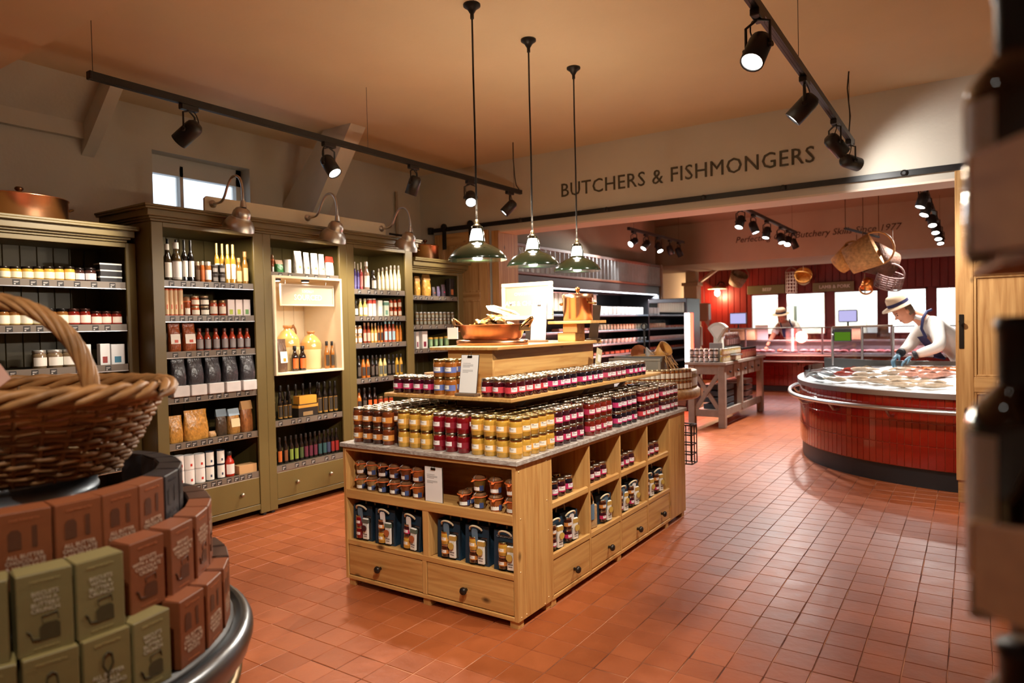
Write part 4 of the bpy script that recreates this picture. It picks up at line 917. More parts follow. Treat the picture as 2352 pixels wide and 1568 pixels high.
# ------------------------------------------------------------------ tiers on the worktop
t = thing('tier_shelf', 'lower pine tier board raised over the jam jars on the island', 'shelf', (0,0,0))
obj('board', B(-3.12, -2.14, 3.18, 5.40, 1.165, 1.19, .005), PY, t)
obj('riser_panel', B(-2.80, -2.46, 3.52, 3.545, .8935, 1.165), PX_, t); obj('riser_panel', B(-2.80, -2.46, 5.15, 5.175, .8935, 1.165), PX_, t)
obj('riser_side', B(-2.485, -2.46, 3.545, 5.15, .8935, 1.165), PY, t); obj('riser_side', B(-2.80, -2.775, 3.545, 5.15, .8935, 1.165), PY, t)
for y in (3.62, 4.5, 5.1):
    m = MB(); m.prism([(-2.46,1.02),(-2.445,1.02),(-2.30,1.15),(-2.30,1.165),(-2.33,1.165)], 'y', y-.008, y+.008); obj('bracket', m, pm((226,220,208), .5), t)
t = thing('tier_shelf', 'upper pine tier box with the copper pan and clipboard on top', 'shelf', (0,0,0))
obj('board', B(-2.92, -2.38, 3.40, 4.80, 1.45, 1.473, .004), PY, t)
obj('box_front', B(-2.80, -2.45, 3.44, 3.462, 1.1905, 1.45, .002), PX_, t); obj('box_side', B(-2.472, -2.45, 3.462, 4.77, 1.1905, 1.45, .002), PY, t)
obj('box_side', B(-2.80, -2.778, 3.462, 4.77, 1.1905, 1.45, .002), PY, t); obj('box_back', B(-2.80, -2.45, 4.77, 4.79, 1.1905, 1.45, .002), PX_, t)

# ------------------------------------------------------------------ jam jars
JW, JH = .0385, .1075
M_LID_S = pm((206,196,176), .25, metal=1.0); M_LID_G = pm((200,176,120), .25, metal=1.0)
def jar_kind(content, band, white, lid, tint=None):
    """jar body, lid, label; label faces +X"""
    mb = MB().lathe([(0,.0),(.0345,0),(.0372,.003),(.0372,.078),(.0355,.086),(.0325,.09)], 20)
    body = mb.mesh('jam_jar', pm(content, .1, coat=.9, noise=.12, nscale=40))
    ld = MB().lathe([(.0340,.088),(.0352,.0895),(.0352,.1045),(.0335,.1068),(.031,.1065),(.030,.1055),(0,.1055)], 20).mesh('lid', lid)
    m = MB(); arc_patch(m, .0376, -1.75, 1.75, .026, .060, 12, 1); arc_patch(m, .0379, -.62, .62, .034, .0585, 6, 0)
    arc_patch(m, .03815, -.5, -.2, .052, .056, 2, 2); arc_patch(m, .03815, -.5, .25, .0465, .0485, 4, 2)
    lb = m.mesh('label', [pm(white, .6), pm(band, .5), pm((120,110,106), .6)])
    return (body, ld, lb)
JK = {
 'yellow': (jar_kind((196,150,58),(226,170,80),(240,232,216),M_LID_G), 'yellow lemon curd jar'),
 'amber': (jar_kind((112,50,18),(214,140,60),(236,228,214),M_LID_S), 'amber marmalade jar'),
 'brown': (jar_kind((60,24,12),(206,130,60),(232,224,212),M_LID_S), 'dark brown chutney jar'),
 'red': (jar_kind((120,10,20),(130,20,36),(236,226,222),M_LID_S), 'bright red jam jar'),
 'plum': (jar_kind((52,8,22),(190,40,90),(236,228,228),M_LID_S), 'plum coloured jam jar'),
 'orange': (jar_kind((112,26,14),(180,44,80),(236,226,220),M_LID_S), 'orange red jam jar'),
 'black': (jar_kind((20,12,24),(200,50,110),(234,228,232),M_LID_S), 'blackcurrant jam jar'),
 'cherry': (jar_kind((64,8,18),(206,60,70),(236,226,226),M_LID_S), 'cherry jam jar'),
 'dusky': (jar_kind((58,24,28),(190,70,100),(234,226,226),M_LID_S), 'dusky damson jam jar'),
 'honey': (jar_kind((150,88,34),(96,110,170),(236,232,226),M_LID_G), 'blue labelled honey jar'),
}
JNAME = {'yellow':'lemon_curd_jar','amber':'marmalade_jar','brown':'chutney_jar','honey':'honey_jar'}
def jar(kind, x, y, z, rz, label, group):
    (b, l, lb), _ = JK[kind]
    o = link(JNAME.get(kind, 'jam_jar'), b, None, (x, y, z), (0,0,rz)); tag(o, label, 'jar', group)
    link('lid', l, o); link('label', lb, o)
    return o
PITCH = .0835; Z0 = .8935
FRONT = -PI/2
rj = random.Random(11)
HID = []
def block(kind, xs, ys, layers, z, face, where, group, order='front'):
    """rows run away from the face the shopper sees"""
    n = 0
    for j, y in enumerate(ys):
        for i, x in enumerate(xs):
            for L in range(layers):
                k = kind if not callable(kind) else kind(i, j)
                if layers == 2 and L == 0 and z < 1 and ((order == 'front' and j > 0) or (order == 'side' and i < len(xs)-1)) and not (abs(x+2.0275) < .01):
                    HID.append((k, x, y, z)); continue
                a = face+rj.uniform(-.3, .3)
                r, c = (j+1, i+1) if order == 'front' else (len(xs)-i, j+1)
                lay = '' if layers == 1 else ('lower ', 'upper ')[L]
                jar(k, x+rj.uniform(-.0015,.0015), y+rj.uniform(-.0015,.0015), z+L*JH, a, '%s%s, %s row, %s from %s, %s' % (lay, JK[k][1], ORD[r], ORD[c], 'left' if order == 'front' else 'near end', where), group)
fy = [3.045+PITCH*j for j in range(5)]
block(lambda i, j: 'amber' if (i, j) in ((0,0),(3,0),(0,1)) else 'brown', [-3.205+PITCH*i for i in range(4)], fy, 2, Z0, FRONT, 'left front block', 'jam jars on the worktop')
block('yellow', [-2.825+.0875*i for i in range(3)], fy, 2, Z0, FRONT, 'middle yellow block', 'jam jars on the worktop')
block('red', [-2.553+.0875*i for i in range(3)], fy, 2, Z0, FRONT, 'red front block', 'jam jars on the worktop')
block('yellow', [-2.278+PITCH*i for i in range(4)], fy, 2, Z0, FRONT, 'corner yellow block', 'jam jars on the worktop')
for o in bpy.data.objects:       # the outer column of the corner block turns its labels to the right-hand side
    if o.name.startswith('lemon_curd_jar') and abs(o.location.x+2.0275) < .01 and o.location.y > 3.08: o.rotation_euler.z = rj.uniform(-.7,.1)
xs_r = [-2.028-PITCH*i for i in range(4)][::-1]
for kind, y0, where in (('plum',3.480,'plum block on the right'),('orange',3.888,'orange block on the right'),('black',4.288,'dark block on the right'),('cherry',4.703,'cherry block on the right'),('dusky',5.105,'last block on the right')):
    block(kind, xs_r, [y0+.0845*j for j in range(4)], 2, Z0, -.25, where, 'jam jars on the worktop', 'side')
for kind, y0, where in (('brown',3.48,'left flank near'),('amber',3.90,'left flank middle'),('brown',4.32,'left flank far'),('amber',4.74,'left flank end')):
    block(kind, [-3.205+PITCH*i for i in range(4)], [y0+PITCH*j for j in range(4)], 2, Z0, PI, where, 'jam jars on the worktop')
hm = MB()
for k, x, y, z in HID: hm.lathe([(.036,0),(.036,.088),(.0345,.09),(.0345,JH-.001)], 10, c=(x,y,z))
o = tag(obj('hidden_jars', hm, pm((70,30,20), .2, coat=.6)), 'lower layer of jars packed behind the front ones on the worktop', 'jars'); o['kind'] = 'stuff'
Z1 = 1.1905
block('plum', [-3.045+.0835*i for i in range(4)], [3.245, 3.33], 1, Z1, FRONT, 'tier front left', 'jam jars on the lower tier')
block('honey', [-2.70, -2.615], [3.235, 3.32], 2, Z1, FRONT, 'tier front middle', 'jam jars on the lower tier')
block('cherry', [-2.345, -2.262], [3.235], 1, Z1, FRONT, 'tier front right', 'jam jars on the lower tier')
for kind, y0, n, where in (('cherry',3.235,5,'tier right near'),('black',3.70,4,'tier right second'),('black',4.08,4,'tier right third'),('dusky',4.46,4,'tier right fourth'),('black',4.84,4,'tier right last')):
    block(kind, [-2.352, -2.268, -2.185] if kind != 'cherry' else [-2.18], [y0+.084*j for j in range(n)], 1, Z1, -.25, where, 'jam jars on the lower tier', 'side')
block('cherry', [-2.352, -2.268], [3.335+.084*j for j in range(4)], 1, Z1, -.25, 'tier right inner', 'jam jars on the lower tier', 'side')

# ------------------------------------------------------------------ clip jars in the front bay
def clip_jar_meshes(content):
    b = MB().lathe([(0,0),(.026,0),(.029,.003),(.037,.060),(.0375,.066)], 18).mesh('clip_jar', pm(content, .1, coat=.9, noise=.25, nscale=45))
    g = MB().lathe([(.0375,.065),(.042,.067),(.042,.070),(.037,.071)], 18); g.add([(.038,-.012,.070),(.062,-.006,.062),(.062,.006,.062),(.038,.012,.070)], [(0,1,2,3)])
    g = g.mesh('gasket', pm((222,110,52), .5))
    l = MB().lathe([(.0365,.0715),(.038,.076),(.034,.085),(.02,.090),(0,.091)], 18).mesh('glass_lid', pm((120,84,56), .06, coat=1.0))
    c = MB().tube([(.041,0,.045),(.043,0,.066),(.041,0,.084),(.02,0,.094)], .0016, 5).mesh('wire_clip', M_STEEL)
    m = MB(); arc_patch(m, .0325, -.75, .75, .010, .030, 6); lb = m.mesh('label', pm((240,236,228), .6))
    m = MB(); arc_patch(m, .0335, .78, 1.5, .008, .05, 4); st = m.mesh('side_label', pm((58,74,120), .6))
    return (b, (('gasket',g),('glass_lid',l),('wire_clip',c),('label',lb),('side_label',st)))
CJ = {'olive': clip_jar_meshes((150,116,70)), 'black': clip_jar_meshes((22,14,20)), 'brown': clip_jar_meshes((104,54,30)), 'orange': clip_jar_meshes((168,92,40)), 'red': clip_jar_meshes((96,22,14)), 'green': clip_jar_meshes((112,88,36))}
def clip_jar(kind, x, y, z, label):
    b, parts = CJ[kind]
    o = link('clip_jar', b, None, (x, y, z), (0,0,FRONT+rj.uniform(-.4,.4))); tag(o, label, 'jar', 'clip top jars in the front bay')
    for n, me in parts: link(n, me, o)
zs = .5955
for i, (k1, k2) in enumerate((('olive','olive'),('olive','olive'),('black','black'),('brown','brown'),('brown','brown'),('orange','orange'))):
    for L, k in ((0,k1),(1,k2)): clip_jar(k, -3.195+.094*i, 3.045+.002*L, zs+L*.0945, '%s clip top jar, %s of six from left, %s layer of front bay' % (k, ORD[i+1], ('lower','upper')[L]))
    clip_jar(k1, -3.19+.094*i, 3.145, zs, '%s clip top jar in back row, %s from left of front bay' % (k1, ORD[i+1]))
for i, (k1, k2) in enumerate((('red','brown'),('green','green'),('orange','orange'),('orange','orange'))):
    for L, k in ((0,k1),(1,k2)): clip_jar(k, -2.375+.108*i, (3.035 if L == 0 or i else 3.09), zs+L*.0945 if (i or not L) else zs, '%s clip top jar, %s right of the sheet, %s of front bay' % (k, ORD[i+1], ('lower layer','upper layer' if i else 'behind')[L]))

# ------------------------------------------------------------------ clipboards
def clip_sheet(label, loc, rz, w, h, tilt=-.16, base=True, lines=((.78,.6),(.74,.8),(.71,.8),(.68,.55),(.6,.8),(.57,.8),(.54,.45))):
    t = thing('clipboard', label, 'clipboard', loc, rz)
    T = Matrix.Rotation(tilt, 4, 'X')
    if base:
        obj('stand', B(-w*.6, w*.6, -.03, .03, 0, .016, .002), pm((120,96,74), .5), t); T = Matrix.Translation((0, 0, .016)) @ T
    obj('backing', MB().box(-w/2-.003, w/2+.003, -.001, .004, 0, h+.003, T=T), pm((70,58,48), .5), t)
    sh = obj('paper', MB().box(-w/2, w/2, -.0022, -.001, .002, h, T=T), M_PAPER, t)
    m = MB()
    for z, l in lines: m.box(-w*.38, -w*.38+w*.76*l, -.0026, -.0022, h*z, h*z+.002, T=T)
    o = obj('print_lines', m, pm((130,128,126), .6), sh); o['kind'] = 'stuff'
    m = MB(); m.box(-w*.13, w*.13, -.006, -.0015, h-.016, h-.004, T=T); m.tube([T @ Vector(p) for p in ((-w*.07,-.004,h-.006),(-w*.08,-.004,h+.014),(-w*.03,-.004,h+.02))], .0012, 5); m.tube([T @ Vector(p) for p in ((w*.07,-.004,h-.006),(w*.08,-.004,h+.014),(w*.03,-.004,h+.02))], .0012, 5)
    obj('bulldog_clip', m, pm((60,50,40), .3, metal=.9), t)
    return t
clip_sheet('white price sheet on a stand among the jars of lower tier', (-2.475, 3.215, 1.1905), 0.0, .125, .225)
clip_sheet('narrow white price sheet standing beside the copper pan', (-2.63, 4.27, 1.4735), .18, .115, .265)
clip_sheet('white price sheet hung in the front bay between clip jars', (-2.555, 2.985, .604), 0.0, .125, .20, tilt=0.0, base=False)

# ------------------------------------------------------------------ gift bags
NAVY = pm((22,48,66), .6, noise=.15, nscale=20); ROPE = pm((222,206,170), .7); M_WIN = pm((40,34,32), .12, coat=.8)
def pouch_mesh(col, spot):
    m = MB(); m.cbox(-.022, .022, -.012, .004, 0, .13, .004, 0); m.lathe([(0,0),(.017,.003),(.02,.01)], 12, m=1, T=Matrix.Translation((0,-.014,.072)) @ Matrix.Rotation(PI/2,4,'X')); m.box(-.0225,.0225,-.0128,.0045,.1,.125,2)
    m.box(-.015,.015,-.0128,-.012,.03,.036,3); m.box(-.012,.012,-.0128,-.012,.018,.022,3)
    return m.mesh('savoury_pouch', [pm((226,220,210), .5), pm(spot, .5), pm(col, .4), pm((110,100,94), .6)])
POUCH = {'onion': pouch_mesh((100,112,96),(176,96,54)), 'fig': pouch_mesh((96,96,86),(70,30,34)), 'cracker': pouch_mesh((190,150,76),(196,160,76))}
def gift_bag(label, loc, rz, kind='cracker', jars=('yellow','brown'), tagc=None, tilt=0.0, window=True, group='navy gift bags in the island', h=.215):
    t = thing('gift_bag', label, 'gift bag', loc, 0, group, rot=(0, tilt, rz))
    w, d = .078, .045
    m = MB(); m.add([(-w,-d,0),(w,-d,0),(w,d,0),(-w,d,0),(-w*.98,-d*.85,h),(w*.98,-d*.85,h),(w*.98,d*.85,h),(-w*.98,d*.85,h)], [(0,3,2,1),(0,1,5,4),(2,3,7,6)])
    m.add([(w,-d,0),(w,d,0),(w*.98,d*.85,h),(w*.98,-d*.85,h),(w*.8,0,h*.6)], [(0,1,4),(1,2,4),(2,3,4),(3,0,4)]); m.add([(-w,d,0),(-w,-d,0),(-w*.98,-d*.85,h),(-w*.98,d*.85,h),(-w*.8,0,h*.6)], [(0,1,4),(1,2,4),(2,3,4),(3,0,4)])
    m.add([(-w*.97,-d*.7,h-.012),(w*.97,-d*.7,h-.012),(w*.97,d*.7,h-.012),(-w*.97,d*.7,h-.012)], [(0,1,2,3)])
    obj('bag', m, NAVY, t)
    if window:
        fr = -d-.001
        obj('window', MB().add([(-w*.62,fr,.012),(w*.86,fr,.012),(w*.86,fr+.004,h*.72),(-w*.62,fr+.004,h*.72)], [(0,1,2,3)]), M_WIN, t)
        for k, (c, z) in enumerate(zip(jars, (.085, .014))):
            q = link('gift_jar', JK[c][0][0], t, (-.018, fr-.001, z), (0,0,FRONT), (.62,.72,.68))
            link('lid', JK[c][0][1], q); link('label', JK[c][0][2], q)
        link('savoury_pouch', POUCH[kind], t, (.036, fr-.006, .012))
    R_ = .035
    for s in (-1, 1):
        pts = []
        for k in range(9):
            a = PI*k/8; pts.append((R_*math.cos(a)*1.1, s*d*.7, h-.02+.075*math.sin(a)*(1 if s > 0 else .35)-(0 if s > 0 else .0)))
            if s < 0: pts[-1] = (pts[-1][0], -d-.006-.018*math.sin(a), pts[-1][2])
        obj('rope_handle', MB().tube(pts, .0055, 7), ROPE, t)
    if tagc: 
        m = MB(); m.add([(-.02,-d-.014,h-.10),(.02,-d-.014,h-.10),(.02,-d-.020,h-.02),(.012,-d-.020,h-.01),(-.012,-d-.020,h-.01),(-.02,-d-.020,h-.02)], [tuple(range(6))]); obj('gift_tag', m, pm(tagc, .6), t)
    return t
BLUE_T = (96,122,142); WHITE_T = (232,230,226)
zb = .2865
spec = ((-3.165,'fig',('red','red'),BLUE_T),(-2.975,'onion',('brown','yellow'),WHITE_T),(-2.77,'onion',('plum','yellow'),WHITE_T),(-2.48,'cracker',('yellow','brown'),BLUE_T),(-2.28,'cracker',('yellow','brown'),BLUE_T),(-2.085,'cracker',('yellow','brown'),None))
for i, (x, k, j, tg) in enumerate(spec):
    b = gift_bag('navy gift bag with %s pouch, %s from left under the front bay' % (k, ORD[i+1]), (x, 3.055, zb), (.06 if i != 2 else -.02), k, j, tg)
    if i == 2: b.rotation_euler = (0, .06, -.02)
    if i == 5: link('lettering', text_mesh('CHATSWORTH', .016, pm((190,200,204), .5), .0003), b, (.0, -.0475, .185), FACE_MY)
for k in range(4):
    a = YB[k]+.01
    for j in range(2):
        if k == 1 and j == 0:
            t = thing('gift_bag', 'natural jute gift bag with a blue tag in the second bay', 'gift bag', (-2.075, a+.10, .286), PI/2-.2)
            m = MB(); m.cbox(-.07, .07, -.04, .04, 0, .15, .006); obj('bag', m, pm((176,140,96), .8, noise=.2, nscale=60), t)
            for s in (-1, 1):
                obj('rope_handle', MB().tube([(.04*math.cos(PI*q/8), s*.03, .145+.09*math.sin(PI*q/8)) for q in range(9)], .005, 7), ROPE, t)
            obj('gift_tag', MB().add([(-.03,-.046,.06),(.03,-.046,.06),(.035,-.044,.16),(-.035,-.044,.16)], [(0,1,2,3)]), pm(BLUE_T, .6), t)
        else:
            gift_bag('navy gift bag, %s of two, %s bay from near corner on the right' % (ORD[j+1], ORD[k+1]), (-2.075, a+.10+j*.185, .286), PI/2-.25, 'cracker', ('brown','plum'), WHITE_T if (k, j) in ((0,1),(2,1)) else (BLUE_T if (k, j) in ((1,1),(2,0)) else None), group='navy gift bags in the right bays', h=.185)
    kinds = ('black','plum','plum','cherry')
    for r in range(2):
        for j in range(4):
            jar(kinds[k] if j % 2 else 'plum', -2.07-r*.083, a+.052+j*.088, .5755, -.3+rj.uniform(-.3,.2), 'dark jam jar, %s from near end, %s rank, upper shelf of %s bay' % (ORD[j+1], ('front','back')[r], ORD[k+1]), 'dark jam jars in the right bays')

# ------------------------------------------------------------------ copper pan, packets, signs and pot on the upper tier
t = thing('copper_pan', 'oval copper pan with brass handles full of gold wrapped sweets', 'pan', (-2.665, 3.74, 1.4735), .1)
m = MB(); m.lathe([(.0,.0),(.255,.0),(.26,.004),(.262,.03),(.252,.034)], 40, sx=1.0, sy=.62); obj('tray_base', m, M_COPPER, t)
m = MB(); m.lathe([(.20,.036),(.215,.05),(.245,.128),(.275,.132),(.277,.136),(.24,.134),(.21,.06),(0,.055)], 40, sx=1.0, sy=.62); obj('bowl', m, M_COPPER, t)
for s in (-1, 1):
    pts = [(s*(.245+.055*math.sin(PI*k/8)), -.055+.11*k/8, .115+.06*math.sin(PI*k/8)) for k in range(9)]
    obj('handle', MB().tube(pts, .011, 8), pm((150,112,66), .25, metal=1.0), t)
    m = MB(); m.cbox(s*.245-.008, s*.245+.008, -.07, .07, .09, .125, .004); obj('handle_plate', m, M_BRASS, t)
obj('price_card', B(-.235, -.155, -.176, -.172, .045, .12), M_PAPER, t)
rs = random.Random(3)
def packet(label, loc, rot, size, col, group=None):
    m = MB(); w, d, h = size
    vs = [(-w,-d*.15,0),(-w*.7,-d,-h),(w*.7,-d,-h),(w,-d*.15,0),(w,d*.15,0),(w*.7,d,h*.3),(-w*.7,d,h*.3),(-w,d*.15,0),(-w*.6,-d*.6,h),(w*.6,-d*.6,h),(w*.6,d*.6,h),(-w*.6,d*.6,h),(-w*.6,-d*.6,-h),(w*.6,-d*.6,-h),(w*.6,d*.6,-h),(-w*.6,d*.6,-h)]
    m.add(vs, [(8,9,10,11),(15,14,13,12),(0,1,2,3,9,8),(3,4,10,9),(4,5,6,7,11,10),(7,0,8,11),(0,12,13,3,2,1),(3,13,14,4),(4,14,15,7,6,5),(7,15,12,0)])
    return tag(obj('sweet_packet', m, pm(col, .25, coat=.4, noise=.3, nscale=30, bump=.5, bscale=40), None, loc, rot), label, 'packet', group)
for k in range(16):
    a = rs.uniform(0, 6.28); r = rs.uniform(0, .17)
    packet('%s gold wrapped sweet packet heaped in the copper pan' % ORD[k+1], (-2.64+r*math.cos(a), 3.74+r*math.sin(a)*.5, 1.585+rs.uniform(0,.03)+max(0,.05-r*.3)), (rs.uniform(-.4,.4), rs.uniform(-.4,.4), rs.uniform(0,3)), (.045,.03,.012), rs.choice([(206,164,96),(226,200,150),(190,140,76)]), 'gold sweet packets in the copper pan')
packet('long cream packet lying on top of the sweets in the pan', (-2.60, 3.78, 1.70), (.2, .28, .3), (.12,.04,.014), (230,210,170))
tag(obj('cream_card', B(-.1, .1, -.004, .004, 0, .17, .003), pm((216,196,164), .5), None, (-2.80, 3.93, 1.4735), (-.12,0,.1)), 'blank cream card leaning behind the copper pan', 'card')
t = thing('shop_sign', 'beige framed sign reading JAMS & CHUTNEYS behind the copper pan', 'sign', (-2.93, 4.60, 1.66), 0)
obj('panel', B(-.215, .215, 0, .012, 0, .255), pm((176,162,134), .5), t)
m = MB()
for q in ((-.235,.235,-.02,.012),(-.235,.235,.243,.275),(-.235,-.205,.012,.243),(.205,.235,.012,.243)): m.cbox(q[0], q[1], -.014, .016, q[2], q[3], .004)
obj('frame', m, pm((216,202,172), .5), t)
obj('post', B(-.02, .02, .0, .02, -.187, -.02), pm((60,50,44), .4), t); obj('foot', B(-.1, .1, -.04, .06, -.187, -.177), pm((60,50,44), .4), t)
link('lettering', text_mesh('CHATSWORTH', .034, M_WHITE, .0006), t, (0, -.0012, .185), FACE_MY)
link('lettering', text_mesh('JAMS & CHUTNEYS', .052, M_WHITE, .0006, bold=.0008), t, (0, -.0012, .11), FACE_MY)
t = thing('pot_stand', 'small pine stand raising the copper stockpot on the island', 'stand', (-2.47, 4.50, 1.4735), 0)
obj('top', B(-.16, .20, -.09, .16, .128, .150, .003), PX_, t); obj('block', B(-.10, .05, -.05, .1, .0, .062, .003), PX_, t); obj('block', B(-.06, .06, -.04, .08, .062, .128, .003), PX_, t)
t = thing('copper_stockpot', 'tall lidded copper stockpot on a pine stand above the jams', 'pot', (-2.44, 4.535, 1.625), 0)
obj('pot', MB().lathe([(0,0),(.106,0),(.11,.004),(.11,.165),(.114,.168)], 32), M_COPPER, t)
obj('lid', MB().lathe([(.117,.166),(.117,.192),(.112,.196),(.02,.2),(0,.2)], 32), M_COPPER, t)
obj('knob', MB().lathe([(.014,.2),(.011,.215),(.02,.226),(.022,.236),(.012,.247),(0,.249)], 16), pm((200,140,80), .2, metal=1.0), t)
for s in (-1, 1): obj('handle', MB().tube([(s*.108,-.035,.13),(s*.135,-.03,.125),(s*.145,0,.12),(s*.135,.03,.125),(s*.108,.035,.13)], .007, 7), M_BRASS, t)
t = thing('price_card_holder', 'dark slim sign holder leaning behind the copper stockpot', 'card holder', (-2.27, 4.82, 1.4735), .3)
obj('back', MB().box(-.035, .035, -.003, .003, .01, .27, T=Matrix.Rotation(.12,4,'Y')), pm((70,58,48), .5), t); obj('foot', B(-.05, .06, -.03, .03, 0, .012, .002), pm((70,54,40), .5), t)
bpy.data.objects['price_card_holder'].location = (-2.42, 4.73, 1.4735)
t = thing('paper_tag', 'cream paper tag hanging on string from the upper tier board', 'tag', (-2.372, 4.72, 1.33), 0)
obj('card', B(-.001, .001, -.045, .045, -.04, .08), pm((206,190,150), .6), t); obj('inset', B(.001, .002, -.015, .03, -.02, .035), M_PAPER, t); obj('string', MB().tube([(0,.02,.08),(-.005,.03,.145)], .0015, 5), pm((120,96,66), .7), t)
bpy.data.objects['paper_tag'].rotation_euler = (-.3, 0, 0)
# second sign and planter on the far side of the island
tag(obj('wicker_tub', MB().lathe([(.085,0),(.1,.01),(.105,.09),(.108,.1),(.095,.1),(.09,.02),(0,.02)], 20), pm((150,104,60), .7, noise=.3, nscale=60, bump=.8, bscale=50), None, (-3.02, 3.62, 1.1905)), 'small wicker tub behind the plum jars on the lower tier', 'basket')
# ================================================================== round biscuit stand at the near left
CX, CY = -2.08, .71
t = thing('round_display_table', 'round dark table with a rolled steel rim stacked with biscuit boxes', 'table', (CX, CY, 0))
obj('top', MB().lathe([(0,.775),(.56,.775),(.56,.8),(0,.8)], 64), pm((34,32,32), .4, noise=.2, nscale=8), t)
M_ZRIM = pm((120,124,128), .3, metal=.9, noise=.15, nscale=10)
obj('rim', MB().lathe([(.56,.70),(.585,.70),(.6,.72),(.612,.755),(.612,.775),(.604,.792),(.59,.800),(.578,.796),(.572,.785),(.56,.785)], 72), M_ZRIM, t)
obj('drum', MB().lathe([(.40,0),(.43,.02),(.57,.69),(.57,.70)], 64), pm((92,72,52), .5, noise=.2, nscale=5), t)
for z, r in ((.62,.562),(.3,.494)): obj('hoop', MB().lathe([(r,z),(r+.012,z+.005),(r+.018,z+.035),(r+.006,z+.04)], 64), pm((120,96,60), .35, metal=.7), t)
# hidden drums that lift the upper tiers
t = thing('display_riser', 'stepped dark riser inside the ring of biscuit boxes', 'riser', (CX, CY, .8))
obj('lower_step', MB().lathe([(0,.0005),(.484,.0005),(.484,.163),(0,.163)], 48), pm((30,28,28), .6), t)
obj('upper_step', MB().lathe([(0,.163),(.372,.163),(.372,.27),(0,.27)], 48), pm((30,28,28), .6), t)
BW, BD, BH = .096, .06, .1625
def biscuit_meshes(name, col, dark, ink):
    m = MB(); m.cbox(-BD, 0, -BW/2, BW/2, 0, BH, .0018); body = m.mesh('biscuit_box', pm(col, .5, noise=.05, nscale=30))
    f = MB(); f.add([(-.003,-BW/2+.001,BH+.0005),(-.003,BW/2-.001,BH+.0005),(-BD*.95,BW/2-.004,BH+.0035),(-BD*.95,-BW/2+.004,BH+.0035),(-.003,-BW/2+.001,BH),(-.003,BW/2-.001,BH),(-BD*.95,BW/2-.004,BH),(-BD*.95,-BW/2+.004,BH)], [(0,1,2,3),(4,0,3,7),(1,5,6,2),(3,2,6,7)]); flap = f.mesh('top_flap', pm(tuple(min(255,c*1.08) for c in col), .5))
    p = MB()
    def disc(y, z, r, n=14): p.add([(.0012, y+r*math.cos(2*PI*k/n), z+r*math.sin(2*PI*k/n)) for k in range(n)], [tuple(range(n))])
    if name == 'kettle':
        p.add([(.0012,-.012,.026),(.0012,.024,.026),(.0012,.024,.054),(.0012,.018,.06),(.0012,-.004,.06),(.0012,-.012,.052)], [tuple(range(6))]); p.tube([(.001,-.012,.03),(.001,-.024,.032),(.001,-.028,.046),(.001,-.033,.05)], .0022, 5); p.tube([(.001,-.006,.062),(.001,-.008,.074),(.001,.02,.078),(.001,.022,.064)], .0012, 5)
    elif name == 'whisk':
        p.tube([(.001,0,.03),(.001,.0,.08),(.001,-.01,.1),(.001,-.008,.12),(.001,0,.126),(.001,.008,.12),(.001,.01,.1),(.001,0,.08)], .0022, 5)
    else:
        p.add([(.0012,-.03,.085),(.0012,-.006,.085),(.0012,-.006,.118),(.0012,-.012,.126),(.0012,-.024,.126),(.0012,-.03,.118)], [tuple(range(6))]); p.add([(.0012,.012,.085),(.0012,.022,.085),(.0012,.022,.13),(.0012,.012,.13)], [(0,1,2,3)])
    pic = p.mesh('picture', pm(dark, .5))
    return dict(body=body, flap=flap, pic=pic, ink=pm(ink, .5), gold=pm(tuple(min(255, c*1.35+20) for c in col), .5))
BISC = {'green': biscuit_meshes('kettle', (138,126,82), (78,70,44), (214,204,178)),
        'green2': biscuit_meshes('whisk', (140,126,80), (78,70,44), (214,204,178)),
        'brown': biscuit_meshes('kettle', (140,80,48), (96,56,36), (226,198,172)),
        'choc': biscuit_meshes('cups', (142,80,46), (98,58,38), (226,198,172)),
        'dark': biscuit_meshes('cups', (40,36,40), (54,50,52), (120,110,110)),
        'umber': biscuit_meshes('cups', (84,56,42), (60,42,34), (170,140,120))}
BTXT = {'green': ('BISCUITS\nWITH A\nBUTTERY\nCRUNCH', .104), 'green2': ('ALL BUTTER\nVANILLA\nSHORTBREAD', .068), 'brown': ('BISCUITS\nWITH A NUTTY\nCHOCOLATE\nCRUNCH', .104), 'choc': ('ALL BUTTER\nCHOCOLATE\n& HAZELNUT\nBISCUITS', .052), 'dark': ('SALTED\nCARAMEL', .06), 'umber': ('CHOCOLATE\n& HAZELNUT', .06)}
BWORD = {'green': 'olive green buttery biscuit box with kettle', 'green2': 'olive green vanilla shortbread box with whisk', 'brown': 'brown nutty chocolate biscuit box', 'choc': 'brown chocolate and hazelnut biscuit box', 'dark': 'black biscuit box', 'umber': 'dark brown biscuit box'}
def biscuit(kind, ang, r, z, label, lean=0.0):
    d = BISC[kind]; a = math.radians(ang)
    o = link('biscuit_box', d['body'], None, (CX+r*math.cos(a), CY+r*math.sin(a), z), (0, lean, a)); tag(o, label, 'box', 'biscuit boxes on the round table')
    link('top_flap', d['flap'], o); link('picture', d['pic'], o)
    tx, zc = BTXT[kind]
    link('lettering', text_mesh(tx, .0118, d['ink'], .0003, bold=.0001, line=.95), o, (.0012, 0, zc), FACE_PX)
    link('lettering', text_mesh('CHATSWORTH', .0072, d['gold'], .0003, spacing=1.1), o, (.0012, 0, .146), FACE_PX)
    link('lettering', text_mesh('ALL BUTTER BISCUITS', .0046, d['gold'], .0003), o, (.0012, 0, .012), FACE_PX)
    return o
T1 = [(-37,'green'),(-26,'green2'),(-15,'green2'),(-4.4,'green2'),(11.5,'green'),(24.6,'choc'),(36.2,'choc'),(48.5,'choc'),(60.5,'umber'),(72.5,'umber')]
